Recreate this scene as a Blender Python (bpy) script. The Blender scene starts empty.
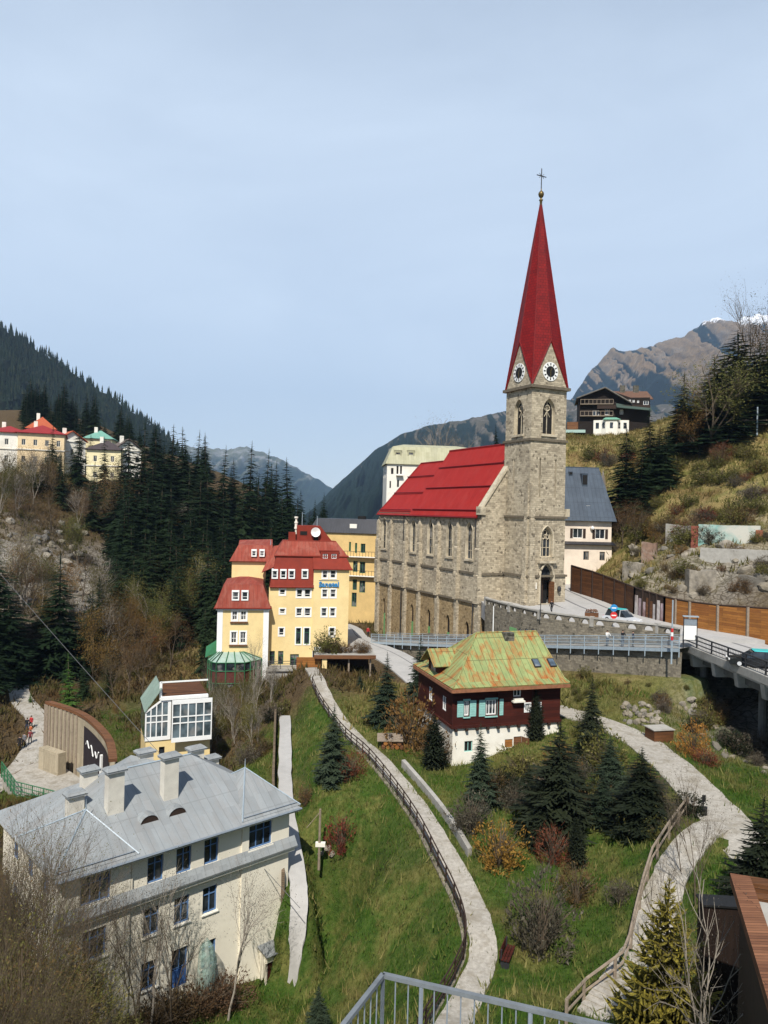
import bpy, math, random
import numpy as np
from mathutils import Vector, Matrix, noise as mn
random.seed(7)
SC = bpy.context.scene
COL = SC.collection
R = math.radians
FPX = 740.0
ROLL = R(1.4)
S_, C_ = math.sin(ROLL), math.cos(ROLL)
def uv(px, py):
 dx, dy = px - 384, py - 512
 return C_ * dx + S_ * dy, -S_ * dx + C_ * dy
def at(px, py, Y):
 u, v = uv(px, py)
 return Vector((u / FPX * Y, Y, -v / FPX * Y))
def atz(px, py, z):
 u, v = uv(px, py)
 Y = -z * FPX / v
 return Vector((u / FPX * Y, Y, z))
# ------------------------------------------------------------------ objects
def link(o):
 COL.objects.link(o)
 return o
def tag(o, label=None, cat=None, group=None, kind=None):
 if label:
  o['label'] = label
 if cat:
  o['category'] = cat
 if group:
  o['group'] = group
 if kind:
  o['kind'] = kind
 return o
def T(name, label, cat, loc=(0, 0, 0), group=None):
 o = link(bpy.data.objects.new(name, None))
 o.empty_display_size = 0.2
 o.location = loc
 return tag(o, label, cat, group)
def base_of(o):
 p = Vector((0, 0, 0))
 while o is not None:
  p = p + Vector(o.location)
  o = o.parent
 return p
class FR:
 """a wall frame: x runs along the wall, y into the building, z up"""
 def __init__(s, o, ang):
  s.o = Vector((o[0], o[1], 0))
  s.ang = ang
  s.d = Vector((math.cos(ang), math.sin(ang), 0))
  s.n = Vector((-math.sin(ang), math.cos(ang), 0))
 def p(s, x, y, z):
  return s.o + s.d * x + s.n * y + Vector((0, 0, z))
 def sub(s, x, y, rot):
  return FR(s.p(x, y, 0), s.ang + rot)
 def hit(s, px, py, y=0.0):
  u, v = uv(px, py)
  ray = Vector((u / FPX, 1, -v / FPX))
  o = s.o + s.n * y
  Y = o.dot(s.n) / ray.dot(s.n)
  P = ray * Y
  return (P - o).dot(s.d), P.z
class MB:
 def __init__(s):
  s.v = []
  s.f = []
  s.m = []
 def add(s, vs, fs, mi=0):
  b = len(s.v)
  s.v += [tuple(v) for v in vs]
  for f in fs:
   s.f.append(tuple(b + i for i in f))
   s.m.append(mi)
 def poly(s, pts, mi=0):
  s.add(pts, [tuple(range(len(pts)))], mi)
 def hexa(s, p, mi=0):
  s.add(p, [(3, 2, 1, 0), (4, 5, 6, 7), (0, 1, 5, 4), (1, 2, 6, 5), (2, 3, 7, 6), (3, 0, 4, 7)], mi)
 def fbox(s, fr, x0, x1, y0, y1, z0, z1, mi=0):
  s.hexa([fr.p(x0, y0, z0), fr.p(x1, y0, z0), fr.p(x1, y1, z0), fr.p(x0, y1, z0),
    fr.p(x0, y0, z1), fr.p(x1, y0, z1), fr.p(x1, y1, z1), fr.p(x0, y1, z1)], mi)
 def prism(s, pts, off, mi=0):
  """polygon extruded by the vector off"""
  n = len(pts)
  q = [Vector(p) + Vector(off) for p in pts]
  s.add(list(pts) + q, [tuple(reversed(range(n))), tuple(range(n, 2 * n))] +
   [(i, (i + 1) % n, n + (i + 1) % n, n + i) for i in range(n)], mi)
 def tube(s, pts, rad, n=6, mi=0):
  pts = [Vector(p) for p in pts]
  if not hasattr(rad, '__len__'):
   rad = [rad] * len(pts)
  b = len(s.v)
  for i, p in enumerate(pts):
   a = pts[max(0, i - 1)]
   c = pts[min(len(pts) - 1, i + 1)]
   t = (c - a)
   if t.length < 1e-6:
    t = Vector((0, 0, 1))
   t.normalize()
   r = Vector((0, 0, 1)) if abs(t.z) < .9 else Vector((1, 0, 0))
   x = t.cross(r).normalized()
   y = t.cross(x)
   for k in range(n):
    q = 2 * math.pi * k / n
    s.v.append(tuple(p + (x * math.cos(q) + y * math.sin(q)) * rad[i]))
  for i in range(len(pts) - 1):
   for k in range(n):
    k2 = (k + 1) % n
    s.f.append((b + i * n + k, b + i * n + k2, b + (i + 1) * n + k2, b + (i + 1) * n + k))
    s.m.append(mi)
  if n > 2:
   s.f.append(tuple(b + k for k in range(n)))
   s.m.append(mi)
   e = b + (len(pts) - 1) * n
   s.f.append(tuple(e + k for k in reversed(range(n))))
   s.m.append(mi)
 def lathe(s, c, prof, n=12, mi=0):
  b = len(s.v)
  for r, z in prof:
   for k in range(n):
    q = 2 * math.pi * k / n
    s.v.append((c[0] + r * math.cos(q), c[1] + r * math.sin(q), c[2] + z))
  for i in range(len(prof) - 1):
   for k in range(n):
    k2 = (k + 1) % n
    s.f.append((b + i * n + k, b + i * n + k2, b + (i + 1) * n + k2, b + (i + 1) * n + k))
    s.m.append(mi)
 def build(s, name, mats, parent=None, smooth=False, boxuv=True, loc=None):
  off = base_of(parent) if parent is not None else Vector((0, 0, 0))
  if loc is not None:
   off = Vector(loc)
  me = bpy.data.meshes.new(name)
  vs = np.array(s.v, dtype=float).reshape(-1, 3) - np.array(off)
  me.from_pydata([tuple(x) for x in vs], [], s.f)
  if not isinstance(mats, (list, tuple)):
   mats = [mats]
  for m in mats:
   me.materials.append(m)
  if len(mats) > 1:
   me.polygons.foreach_set('material_index', np.minimum(s.m, len(mats) - 1))
  if boxuv and len(s.f) < 30000:
   lay = me.uv_layers.new(name='UVMap')
   me.update()
   V_ = s.v
   out = np.zeros((len(me.loops), 2), dtype=np.float32)
   li = 0
   for pl in me.polygons:
    n = pl.normal
    if abs(n.z) > .985:
     t = (1.0, 0.0, 0.0); bt = (0.0, 1.0, 0.0)
    else:
     l = math.hypot(n.x, n.y)
     t = (-n.y / l, n.x / l, 0.0)
     bt = (n.y * t[2] - n.z * t[1], n.z * t[0] - n.x * t[2], n.x * t[1] - n.y * t[0])
    for vi in pl.vertices:
     p = V_[vi]
     out[li, 0] = p[0] * t[0] + p[1] * t[1] + p[2] * t[2]
     out[li, 1] = p[0] * bt[0] + p[1] * bt[1] + p[2] * bt[2]
     li += 1
   lay.data.foreach_set('uv', out.ravel())
  if smooth:
   me.polygons.foreach_set('use_smooth', [True] * len(me.polygons))
  me.update()
  o = link(bpy.data.objects.new(name, me))
  if parent is not None:
   o.parent = parent
  elif loc is not None:
   o.location = loc
  return o
# ------------------------------------------------------------------ materials
def _new(name):
 m = bpy.data.materials.new(name)
 m.use_nodes = True
 nt = m.node_tree
 b = nt.nodes['Principled BSDF']
 return m, nt, b
def N(nt, typ, **kw):
 n = nt.nodes.new(typ)
 for k, v in kw.items():
  if k in n.inputs:
   n.inputs[k].default_value = v
  else:
   setattr(n, k, v)
 return n
def c4(c):
 return (c[0], c[1], c[2], 1.0)
def mixc(nt, fac, a, b, blend='MIX'):
 n = nt.nodes.new('ShaderNodeMix')
 n.data_type = 'RGBA'
 n.blend_type = blend
 for sock, val in ((n.inputs[0], fac), (n.inputs[6], a), (n.inputs[7], b)):
  if hasattr(val, 'is_linked'):
   nt.links.new(val, sock)
  elif isinstance(val, (int, float)):
   sock.default_value = val
  else:
   sock.default_value = c4(val)
 return n.outputs[2]
def ramp(nt, inp, stops):
 r = nt.nodes.new('ShaderNodeValToRGB')
 e = r.color_ramp.elements
 while len(e) < len(stops):
  e.new(0.5)
 for i, (p, c) in enumerate(stops):
  e[i].position = p
  e[i].color = c4(c) if hasattr(c, '__len__') else (c, c, c, 1)
 nt.links.new(inp, r.inputs[0])
 return r.outputs[0]
def noise_n(nt, co, scale, detail=5, rough=.6, dist=0.0):
 n = N(nt, 'ShaderNodeTexNoise', Scale=scale, Detail=detail, Roughness=rough, Distortion=dist)
 nt.links.new(co, n.inputs['Vector'])
 return n.outputs['Fac']
def geo(nt):
 return nt.nodes.new('ShaderNodeNewGeometry').outputs['Position']
def uvmap(nt):
 return nt.nodes.new('ShaderNodeTexCoord').outputs['UV']
def finish(nt, b, col, rough=.8, bump=None, bstr=.3, bdist=.05, spec=.3, metal=0.0):
 if hasattr(col, 'is_linked'):
  nt.links.new(col, b.inputs['Base Color'])
 else:
  b.inputs['Base Color'].default_value = c4(col)
 b.inputs['Roughness'].default_value = rough
 b.inputs['Specular IOR Level'].default_value = spec
 b.inputs['Metallic'].default_value = metal
 if bump is not None:
  bm = N(nt, 'ShaderNodeBump', Strength=bstr, Distance=bdist)
  nt.links.new(bump, bm.inputs['Height'])
  nt.links.new(bm.outputs[0], b.inputs['Normal'])
def plain(name, col, rough=.7, var=.12, scale=2.0, stain=None, stain_amt=.5, spec=.3, metal=0.0, bstr=.15):
 """one paint or surface colour with wear: fine mottling, larger patches, optional stain colour"""
 m, nt, b = _new(name)
 co = geo(nt)
 n1 = noise_n(nt, co, scale, 6, .65)
 n2 = noise_n(nt, co, scale * .22, 4, .6, .4)
 lo = tuple(c * (1 - var) for c in col)
 hi = tuple(min(1, c * (1 + var)) for c in col)
 c = ramp(nt, n1, [(.3, lo), (.7, hi)])
 if stain:
  f = ramp(nt, n2, [(.48, 0.0), (.66, stain_amt)])
  c = mixc(nt, f, c, stain)
 finish(nt, b, c, rough, n1, bstr, .03, spec, metal)
 return m
def stone(name, c1, c2, mortar, bw=.7, bh=.34, dirt=(.09, .07, .045), dirt_amt=.6, bstr=.7):
 m, nt, b = _new(name)
 u = uvmap(nt)
 g = geo(nt)
 nz = N(nt, 'ShaderNodeTexNoise', Scale=1.2, Detail=3.0)
 nt.links.new(u, nz.inputs['Vector'])
 ad = nt.nodes.new('ShaderNodeVectorMath'); ad.operation = 'MULTIPLY_ADD'
 nt.links.new(nz.outputs['Color'], ad.inputs[0]); ad.inputs[1].default_value = (.14, .10, 0)
 nt.links.new(u, ad.inputs[2])
 bt = N(nt, 'ShaderNodeTexBrick', Scale=1.0)
 bt.inputs['Brick Width'].default_value = bw
 bt.inputs['Row Height'].default_value = bh
 bt.inputs['Mortar Size'].default_value = .022
 bt.inputs['Mortar Smooth'].default_value = .3
 bt.inputs['Bias'].default_value = -.1
 bt.inputs['Color1'].default_value = c4(c1)
 bt.inputs['Color2'].default_value = c4(c2)
 bt.inputs['Mortar'].default_value = c4(mortar)
 nt.links.new(ad.outputs[0], bt.inputs['Vector'])
 n1 = noise_n(nt, g, 3.2, 8, .75)
 c = mixc(nt, .55, bt.outputs['Color'], ramp(nt, n1, [(.3, (.35, .33, .3)), (.5, (1, 1, 1)), (.75, (1.25, 1.2, 1.1))]), 'MULTIPLY')
 # dark weathered single stones
 vo = N(nt, 'ShaderNodeTexVoronoi', Scale=3.2)
 nt.links.new(g, vo.inputs['Vector'])
 f1 = ramp(nt, vo.outputs['Color'], [(.10, .8), (.22, 0.0)])
 c = mixc(nt, f1, c, dirt)
 n2 = noise_n(nt, g, .32, 5, .65, .5)
 f2 = ramp(nt, n2, [(.5, 0.0), (.72, dirt_amt)])
 c = mixc(nt, f2, c, tuple(x * 1.3 for x in dirt))
 hb = nt.nodes.new('ShaderNodeMath'); hb.operation = 'MULTIPLY_ADD'
 nt.links.new(bt.outputs['Fac'], hb.inputs[0]); hb.inputs[1].default_value = -.8
 nt.links.new(n1, hb.inputs[2])
 finish(nt, b, c, .9, hb.outputs[0], bstr, .08, .15)
 return m
def seam_roof(name, col, col2, pitch=.6, rough=.45, stain=None, stain_amt=.6, spec=.4, seam=.55, hor=None, var_scale=.5, sheet=.6):
 """sheet metal with standing seams running up the slope"""
 m, nt, b = _new(name)
 u = uvmap(nt)
 sx = nt.nodes.new('ShaderNodeSeparateXYZ')
 nt.links.new(u, sx.inputs[0])
 def lines(out, p, w):
  a = nt.nodes.new('ShaderNodeMath'); a.operation = 'DIVIDE'
  nt.links.new(out, a.inputs[0]); a.inputs[1].default_value = p
  f = nt.nodes.new('ShaderNodeMath'); f.operation = 'FRACT'
  nt.links.new(a.outputs[0], f.inputs[0])
  l = nt.nodes.new('ShaderNodeMath'); l.operation = 'LESS_THAN'
  nt.links.new(f.outputs[0], l.inputs[0]); l.inputs[1].default_value = w
  return l.outputs[0]
 ln = lines(sx.outputs[0], pitch, .09)
 g = geo(nt)
 n1 = noise_n(nt, g, var_scale, 6, .65, .3)
 c = ramp(nt, n1, [(.3, col), (.7, col2)])
 # sheets differ a little
 bt = N(nt, 'ShaderNodeTexBrick', Scale=1.0)
 bt.inputs['Brick Width'].default_value = pitch
 bt.inputs['Row Height'].default_value = pitch * 3.7
 bt.inputs['Mortar Size'].default_value = 0.0
 bt.offset = .35
 bt.inputs['Color1'].default_value = (.82, .82, .82, 1)
 bt.inputs['Color2'].default_value = (1.12, 1.12, 1.12, 1)
 nt.links.new(u, bt.inputs['Vector'])
 c = mixc(nt, sheet, c, bt.outputs['Color'], 'MULTIPLY')
 if stain:
  mq = N(nt, 'ShaderNodeMapping')
  mq.inputs['Scale'].default_value = (1.25, .38, 1)
  nt.links.new(u, mq.inputs[0])
  n2 = noise_n(nt, mq.outputs[0], .9, 7, .7, .5)
  f = ramp(nt, n2, [(.46, 0.0), (.63, stain_amt)])
  c = mixc(nt, f, c, stain)
 dk = mixc(nt, seam, c, (c4((0, 0, 0)))[:3])
 c = mixc(nt, ln, c, dk)
 if hor:
  l2 = lines(sx.outputs[1], hor, .03)
  c = mixc(nt, l2, c, dk)
 finish(nt, b, c, rough, ln, .5, .04, spec)
 return m
def planks(name, col, col2, w=.18, vertical=False, rough=.75, gap=(.015, .01, .008)):
 m, nt, b = _new(name)
 u = uvmap(nt)
 src = u
 if vertical:
  mp = N(nt, 'ShaderNodeMapping')
  mp.inputs['Rotation'].default_value = (0, 0, math.pi / 2)
  nt.links.new(u, mp.inputs[0])
  src = mp.outputs[0]
 bt = N(nt, 'ShaderNodeTexBrick', Scale=1.0)
 bt.inputs['Brick Width'].default_value = 3.4
 bt.inputs['Row Height'].default_value = w
 bt.inputs['Mortar Size'].default_value = .008
 bt.inputs['Color1'].default_value = c4(col)
 bt.inputs['Color2'].default_value = c4(col2)
 bt.inputs['Mortar'].default_value = c4(gap)
 nt.links.new(src, bt.inputs['Vector'])
 mp2 = N(nt, 'ShaderNodeMapping')
 mp2.inputs['Scale'].default_value = (.8, 9, 1)
 nt.links.new(src, mp2.inputs[0])
 n1 = noise_n(nt, mp2.outputs[0], 1.6, 6, .7)
 c = mixc(nt, .7, bt.outputs['Color'], ramp(nt, n1, [(.3, (.5, .47, .44)), (.7, (1.3, 1.25, 1.2))]), 'MULTIPLY')
 n2 = noise_n(nt, geo(nt), .35, 4, .6, .4)
 c = mixc(nt, ramp(nt, n2, [(.5, 0.0), (.75, .5)]), c, tuple(x * .35 for x in col))
 finish(nt, b, c, rough, bt.outputs['Fac'], -.4, .03, .2)
 return m
def leafm(name, c1, c2, c3=None, scale=1.5, trans=.25, rough=.7):
 """leaves or needles: colours vary through the crown and from tree to tree"""
 m, nt, b = _new(name)
 tc = nt.nodes.new('ShaderNodeTexCoord').outputs['Object']
 oi = nt.nodes.new('ShaderNodeObjectInfo')
 n1 = noise_n(nt, tc, scale, 4, .7)
 c = ramp(nt, n1, [(.32, c1), (.68, c2)])
 if c3:
  n2 = noise_n(nt, tc, scale * 3.1, 3, .7)
  c = mixc(nt, ramp(nt, n2, [(.52, 0.0), (.7, 1.0)]), c, c3)
 hs = N(nt, 'ShaderNodeHueSaturation')
 ma = nt.nodes.new('ShaderNodeMath'); ma.operation = 'MULTIPLY_ADD'
 nt.links.new(oi.outputs['Random'], ma.inputs[0]); ma.inputs[1].default_value = .5; ma.inputs[2].default_value = .75
 nt.links.new(ma.outputs[0], hs.inputs['Value'])
 mb = nt.nodes.new('ShaderNodeMath'); mb.operation = 'MULTIPLY_ADD'
 nt.links.new(oi.outputs['Random'], mb.inputs[0]); mb.inputs[1].default_value = -.03; mb.inputs[2].default_value = .515
 nt.links.new(mb.outputs[0], hs.inputs['Hue'])
 nt.links.new(c, hs.inputs['Color'])
 finish(nt, b, hs.outputs[0], rough, spec=.12)
 if trans:
  tr = nt.nodes.new('ShaderNodeBsdfTranslucent')
  nt.links.new(hs.outputs[0], tr.inputs[0])
  mx = nt.nodes.new('ShaderNodeMixShader')
  mx.inputs[0].default_value = trans
  nt.links.new(b.outputs[0], mx.inputs[1])
  nt.links.new(tr.outputs[0], mx.inputs[2])
  nt.links.new(mx.outputs[0], nt.nodes['Material Output'].inputs[0])
 return m
def glassm(name, col=(.02, .025, .03), rough=.06):
 m, nt, b = _new(name)
 n1 = noise_n(nt, geo(nt), .9, 2, .5)
 c = ramp(nt, n1, [(.35, tuple(x * .5 for x in col)), (.65, tuple(x * 1.8 for x in col))])  # lighter patches in the colour stand in for brighter reflections
 n3 = noise_n(nt, geo(nt), .55, 2, .5)
 c = mixc(nt, ramp(nt, n3, [(.56, 0.0), (.64, .55)]), c, (.30, .29, .27))   # curtains behind some panes
 finish(nt, b, c, rough, spec=.5)
 return m
M = {}
M['church'] = stone('church_stone', (.55, .47, .34), (.31, .26, .185), (.38, .325, .235), .62, .30, (.11, .09, .065), .5)
M['church_low'] = stone('church_rubble', (.42, .31, .17), (.26, .185, .095), (.31, .235, .14), .45, .26, (.10, .07, .04), .5)
M['church_trim'] = plain('church_trim_stone', (.50, .43, .31), .85, .2, 3.0, (.16, .13, .09), .6)
M['trim_dark'] = plain('church_dark_string', (.14, .115, .08), .85, .3, 3.0)
M['red_roof'] = seam_roof('church_red_sheet', (.27, .011, .007), (.33, .015, .009), .55, .62, (.36, .05, .04), .3, seam=.28, spec=.2, sheet=.22)
M['red_bar'] = plain('red_snow_guard', (.20, .006, .008), .5, .15)
M['spire_red'] = None
M['dark_roof'] = seam_roof('slate_blue_sheet', (.035, .05, .07), (.06, .08, .105), .7, .45, seam=.3, hor=2.9)
M['black_roof'] = seam_roof('black_sheet', (.012, .013, .018), (.025, .026, .034), .6, .5, seam=.3)
M['grey_roof'] = seam_roof('pale_grey_sheet', (.235, .25, .25), (.285, .30, .30), .62, .75, (.25, .20, .16), .2, spec=.2, seam=.14, hor=3.1)
M['rust_roof'] = seam_roof('rusty_green_sheet', (.20, .255, .10), (.30, .33, .13), .62, .7, (.33, .095, .02), .95, spec=.2, seam=.45, hor=2.7, var_scale=1.3)
M['tile_red'] = seam_roof('brownred_sheet', (.215, .040, .024), (.275, .058, .036), .55, .75, (.34, .14, .10), .4, seam=.3, spec=.2)
M['red_wall'] = plain('red_cladding', (.205, .031, .018), .75, .14, 1.2, (.17, .03, .02), .5, spec=.15)
M['yellow'] = plain('yellow_render', (.78, .60, .29), .85, .06, 1.0, (.62, .45, .2), .4)
M['yellow_old'] = plain('ochre_render', (.66, .46, .19), .85, .08, 1.0, (.5, .34, .14), .4)
M['cream'] = plain('cream_render', (.80, .74, .60), .85, .05, 1.0, (.62, .56, .44), .4)
M['chim'] = plain('chimney_render', (.62, .58, .49), .9, .1, 1.5, (.34, .30, .25), .55)
M['white_r'] = plain('white_render', (.80, .76, .66), .85, .06, 1.2, (.55, .48, .36), .45)
M['white'] = plain('white_paint', (.82, .81, .77), .5, .04, 3)
M['pinkish'] = plain('pale_pink_render', (.78, .66, .53), .85, .06, 1.2, (.5, .42, .33), .4)
M['glass'] = glassm('window_glass')
M['glass_blue'] = glassm('window_glass_grey', (.06, .08, .10))
M['dark'] = plain('dark_interior', (.012, .011, .010), .9, .2)
M['blue_frame'] = plain('blue_window_paint', (.10, .19, .36), .5, .15, 3)
M['blue_door'] = plain('blue_door_paint', (.055, .13, .33), .5, .15, 3)
M['green_paint'] = plain('green_paint', (.03, .14, .06), .5, .15, 3)
M['green_door'] = plain('green_shutter_paint', (.14, .34, .13), .6, .2, 3, (.2, .25, .12), .4)
M['mint'] = plain('mint_shutter_paint', (.27, .50, .45), .6, .12, 3)
M['log'] = planks('dark_log_boards', (.075, .016, .010), (.045, .010, .007), .3)
M['brown_wood'] = planks('brown_boards', (.22, .10, .045), (.13, .06, .028), .16)
M['fence_wood'] = planks('orange_brown_boards', (.37, .16, .04), (.22, .085, .024), .27)
M['fence_old'] = planks('dark_brown_boards', (.15, .065, .026), (.09, .038, .016), .27)
M['rail_wood'] = planks('grey_brown_rail', (.20, .15, .10), (.12, .09, .06), .14)
M['redbrown'] = planks('red_brown_edge_boards', (.25, .115, .06), (.15, .065, .035), .14)
M['post_wood'] = plain('weathered_wood', (.24, .19, .14), .85, .25, 4)
M['dark_wood'] = plain('dark_stained_wood', (.035, .02, .013), .8, .25, 4)
M['board_marked'] = planks('timber_wall', (.46, .40, .29), (.36, .31, .22), 1.0, True, gap=(.12, .1, .07))
M['concrete'] = plain('concrete', (.36, .34, .30), .9, .15, 2, (.18, .16, .13), .5)
M['concrete_d'] = plain('dark_concrete', (.13, .125, .11), .9, .25, 2, (.06, .055, .05), .6)
M['asphalt'] = plain('pale_asphalt', (.40, .385, .36), .9, .08, 1.5, (.30, .29, .27), .4)
M['asphalt_d'] = plain('asphalt_wheel_track', (.17, .165, .16), .9, .12, 1.5)
M['gravel'] = plain('pale_gravel_path', (.36, .33, .28), .95, .26, 4.5, (.23, .20, .15), .75)
M['metal'] = plain('grey_steel', (.20, .23, .26), .45, .15, 4, spec=.5)
M['metal_d'] = plain('dark_iron', (.03, .03, .033), .5, .2, 4)
M['metal_p'] = plain('galvanised_rail', (.30, .36, .40), .45, .15, 4, spec=.5)
M['gold'] = plain('gilded_metal', (.16, .11, .04), .4, .1, 4, metal=.6)
M['black'] = plain('black_paint', (.012, .012, .012), .6, .2)
M['wall_stone'] = stone('retaining_stone', (.27, .235, .175), (.15, .13, .10), (.20, .175, .135), .55, .28, (.055, .05, .035), .6)
M['dark_stone'] = stone('dark_masonry', (.16, .15, .12), (.085, .08, .065), (.11, .10, .08), .55, .28, (.03, .03, .02), .6)  # dark tones; on the bridge abutment they stand in for shade
M['skin'] = plain('skin', (.50, .30, .21), .6, .05)
M['hair'] = plain('hair', (.05, .032, .02), .7, .1)
M['turq'] = plain('turquoise_roof', (.05, .48, .47), .3, .06, spec=.5)  # even turquoise tone for both car roofs
M['silver'] = plain('silver_paint', (.55, .56, .57), .3, .06, spec=.5)
M['carblack'] = plain('black_car_paint', (.012, .013, .015), .2, .1, spec=.6)
M['carred'] = plain('red_car_paint', (.45, .02, .02), .3, .1, spec=.5)
M['red'] = plain('red_paint', (.55, .03, .03), .5, .1)
M['signblue'] = plain('blue_letters', (.03, .22, .48), .5, .1)
M['pale_teal'] = plain('faded_teal_plaster', (.20, .37, .33), .9, .25, 1.0, (.52, .50, .43), .98)
M['olive_roof'] = seam_roof('olive_grey_sheet', (.36, .34, .20), (.43, .41, .27), .7, .6, seam=.15)
M['net'] = plain('green_netting', (.22, .42, .34), .8, .2, 5)
M['bark'] = plain('bark', (.10, .075, .05), .95, .3, 6)
M['bark_pale'] = plain('pale_bark', (.27, .235, .19), .95, .25, 5)
M['terracotta'] = plain('terracotta', (.40, .15, .07), .8, .15, 4)
M['rockm'] = plain('grey_rock', (.17, .155, .13), .95, .5, 1.3, (.12, .105, .08), .7, bstr=.8)
M['rockpale'] = plain('pale_rock', (.25, .22, .175), .95, .5, 1.3, (.18, .15, .10), .7, bstr=.8)
def spire_mat():
 m, nt, b = _new('red_shingles')
 u = uvmap(nt)
 bt = N(nt, 'ShaderNodeTexBrick', Scale=1.0)
 bt.inputs['Brick Width'].default_value = .5
 bt.inputs['Row Height'].default_value = .42
 bt.inputs['Mortar Size'].default_value = .03
 bt.inputs['Color1'].default_value = (.22, .008, .007, 1)
 bt.inputs['Color2'].default_value = (.155, .006, .006, 1)
 bt.inputs['Mortar'].default_value = (.09, .004, .005, 1)
 nt.links.new(u, bt.inputs['Vector'])
 n1 = noise_n(nt, geo(nt), .5, 5, .6)
 c = mixc(nt, .7, bt.outputs['Color'], ramp(nt, n1, [(.3, (.7, .7, .7)), (.7, (1.2, 1.15, 1.15))]), 'MULTIPLY')
 finish(nt, b, c, .6, bt.outputs['Fac'], -.6, .06, .18)
 return m
M['spire_red'] = spire_mat()
# ------------------------------------------------------------------ terrain
PATHS = {}   # name -> (points, width)
def P3(lst):
 return [at(*q) for q in lst]
PATHS['left'] = (P3([(311, 668, 92), (318, 680, 85), (329, 704, 79.5), (352, 735, 73), (378, 758, 66), (405, 790, 60), (430, 825, 54), (452, 865, 49),
     (470, 900, 45.5), (481, 930, 42.5), (483, 957, 40.5), (472, 988, 38), (456, 1018, 35.5), (440, 1050, 32)]), 1.55)
PATHS['side'] = (P3([(285, 716, 82), (285, 760, 71), (286, 800, 63), (295, 860, 55.5), (299, 900, 52.5), (297, 935, 51.5), (290, 985, 51)]), 1.2)
PATHS['right'] = (P3([(552, 708, 76), (572, 714, 74), (605, 724, 70.6), (640, 741, 65.8), (672, 766, 59), (704, 798, 53), (735, 832, 47.4), (770, 872, 42.8), (810, 920, 38.5)]), 3.3)
PATHS['branch'] = (P3([(722, 822, 49), (700, 835, 46.5), (677, 862, 44), (663, 893, 41.5), (652, 930, 39.5), (643, 955, 38.6)]), 1.9)
PATHS['leftroad'] = (P3([(40, 668, 118), (20, 684, 108), (22, 700, 100), (40, 722, 92), (36, 745, 86), (14, 775, 78), (-30, 800, 70)]), 2.7)
PATHS['walk'] = ([Vector((31.2, 75.2, -13.05)), Vector((20, 90.5, -15.7)), Vector((10, 104, -18.3)), Vector((-.3, 117.5, -20.5))], 3.0)
PATHS['street'] = ([Vector((-9, 150, -23)), Vector((-6.5, 138, -22)), Vector((-5.2, 126, -21.2)), Vector((-2.5, 115, -20.6)), Vector((1, 107, -20.5)), Vector((3.6, 100, -20.7)), Vector((6, 92, -21.0))], 5.5)
PATHS['road'] = ([Vector((38, 40, -13.1)), Vector((37, 60, -13.0)), Vector((36.5, 75, -13.1)), Vector((34.5, 88, -13.1)), Vector((30.5, 100, -12.8)), Vector((28.8, 112, -12.2)), Vector((28, 125, -11.5)), Vector((30, 150, -10))], 7.0)
CT = []
for k in ('left', 'side', 'right', 'branch', 'leftroad', 'street'):
 for p in PATHS[k][0]:
  CT.append(tuple(p))
for q in [(330, 780, 63), (340, 850, 56), (333, 900, 51.5), (400, 900, 48), (380, 960, 45), (328, 960, 47.5), (300, 1010, 48.5), (360, 1010, 43), (190, 990, 49), (130, 1012, 46), (262, 994, 51), (230, 1003, 49.5), (284, 1003, 49.5), (160, 1003, 47.5),
  (400, 840, 53), (360, 800, 60), (340, 740, 71), (310, 740, 74), (310, 700, 82),
  (500, 850, 51), (560, 900, 46), (580, 850, 50), (540, 800, 58), (600, 800, 57), (520, 950, 41.5), (560, 960, 40.5), (640, 800, 55), (600, 990, 37.5),
  (455, 765, 68), (548, 735, 69), (430, 730, 75), (400, 720, 78), (360, 690, 88), (400, 685, 90), (440, 690, 86), (600, 700, 74.2), (470, 700, 80), (540, 690, 80),
  (700, 760, 61), (740, 780, 58), (768, 825, 50.5), (768, 770, 62), (740, 745, 66), (700, 725, 70), (660, 702, 72.5), (620, 693, 75), (600, 690, 77), (570, 686, 79), (650, 690, 77), (520, 684, 84),
  (730, 705, 78), (700, 900, 40),
  # right slope
  (705, 585, 99), (768, 590, 92), (640, 585, 104), (620, 572, 116), (650, 545, 120), (720, 558, 103), (768, 560, 99), (768, 525, 108), (700, 522, 112), (650, 512, 128),
  (720, 470, 128), (768, 448, 135), (690, 482, 131), (740, 428, 140), (600, 475, 170), (600, 442, 190), (570, 434, 200), (650, 436, 190), (700, 425, 170), (768, 405, 160),
  (800, 375, 190), (820, 395, 165), (640, 435, 260), (700, 425, 240), (800, 560, 99), (800, 450, 130), (600, 560, 128), (580, 562, 132),
  # left
  (100, 780, 77), (110, 740, 84), (150, 768, 74), (215, 762, 75), (240, 722, 90), (270, 740, 77), (280, 690, 98), (215, 690, 108), (180, 690, 115), (130, 685, 118), (190, 645, 140), (150, 645, 140),
  (200, 600, 165), (150, 562, 185), (60, 570, 150), (60, 640, 121), (20, 620, 121), (20, 520, 160), (60, 505, 185), (20, 482, 200), (100, 486, 205), (150, 486, 205),
  (200, 492, 215), (250, 505, 235), (290, 525, 250), (10, 425, 290), (-60, 480, 190), (-80, 560, 130), (-60, 650, 100), (-100, 450, 260), (60, 480, 260), (20, 800, 68), (40, 860, 55), (-40, 860, 50), (110, 700, 100), (170, 730, 88),
  (60, 600, 136)]:
 CT.append(tuple(at(*q)))
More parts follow.
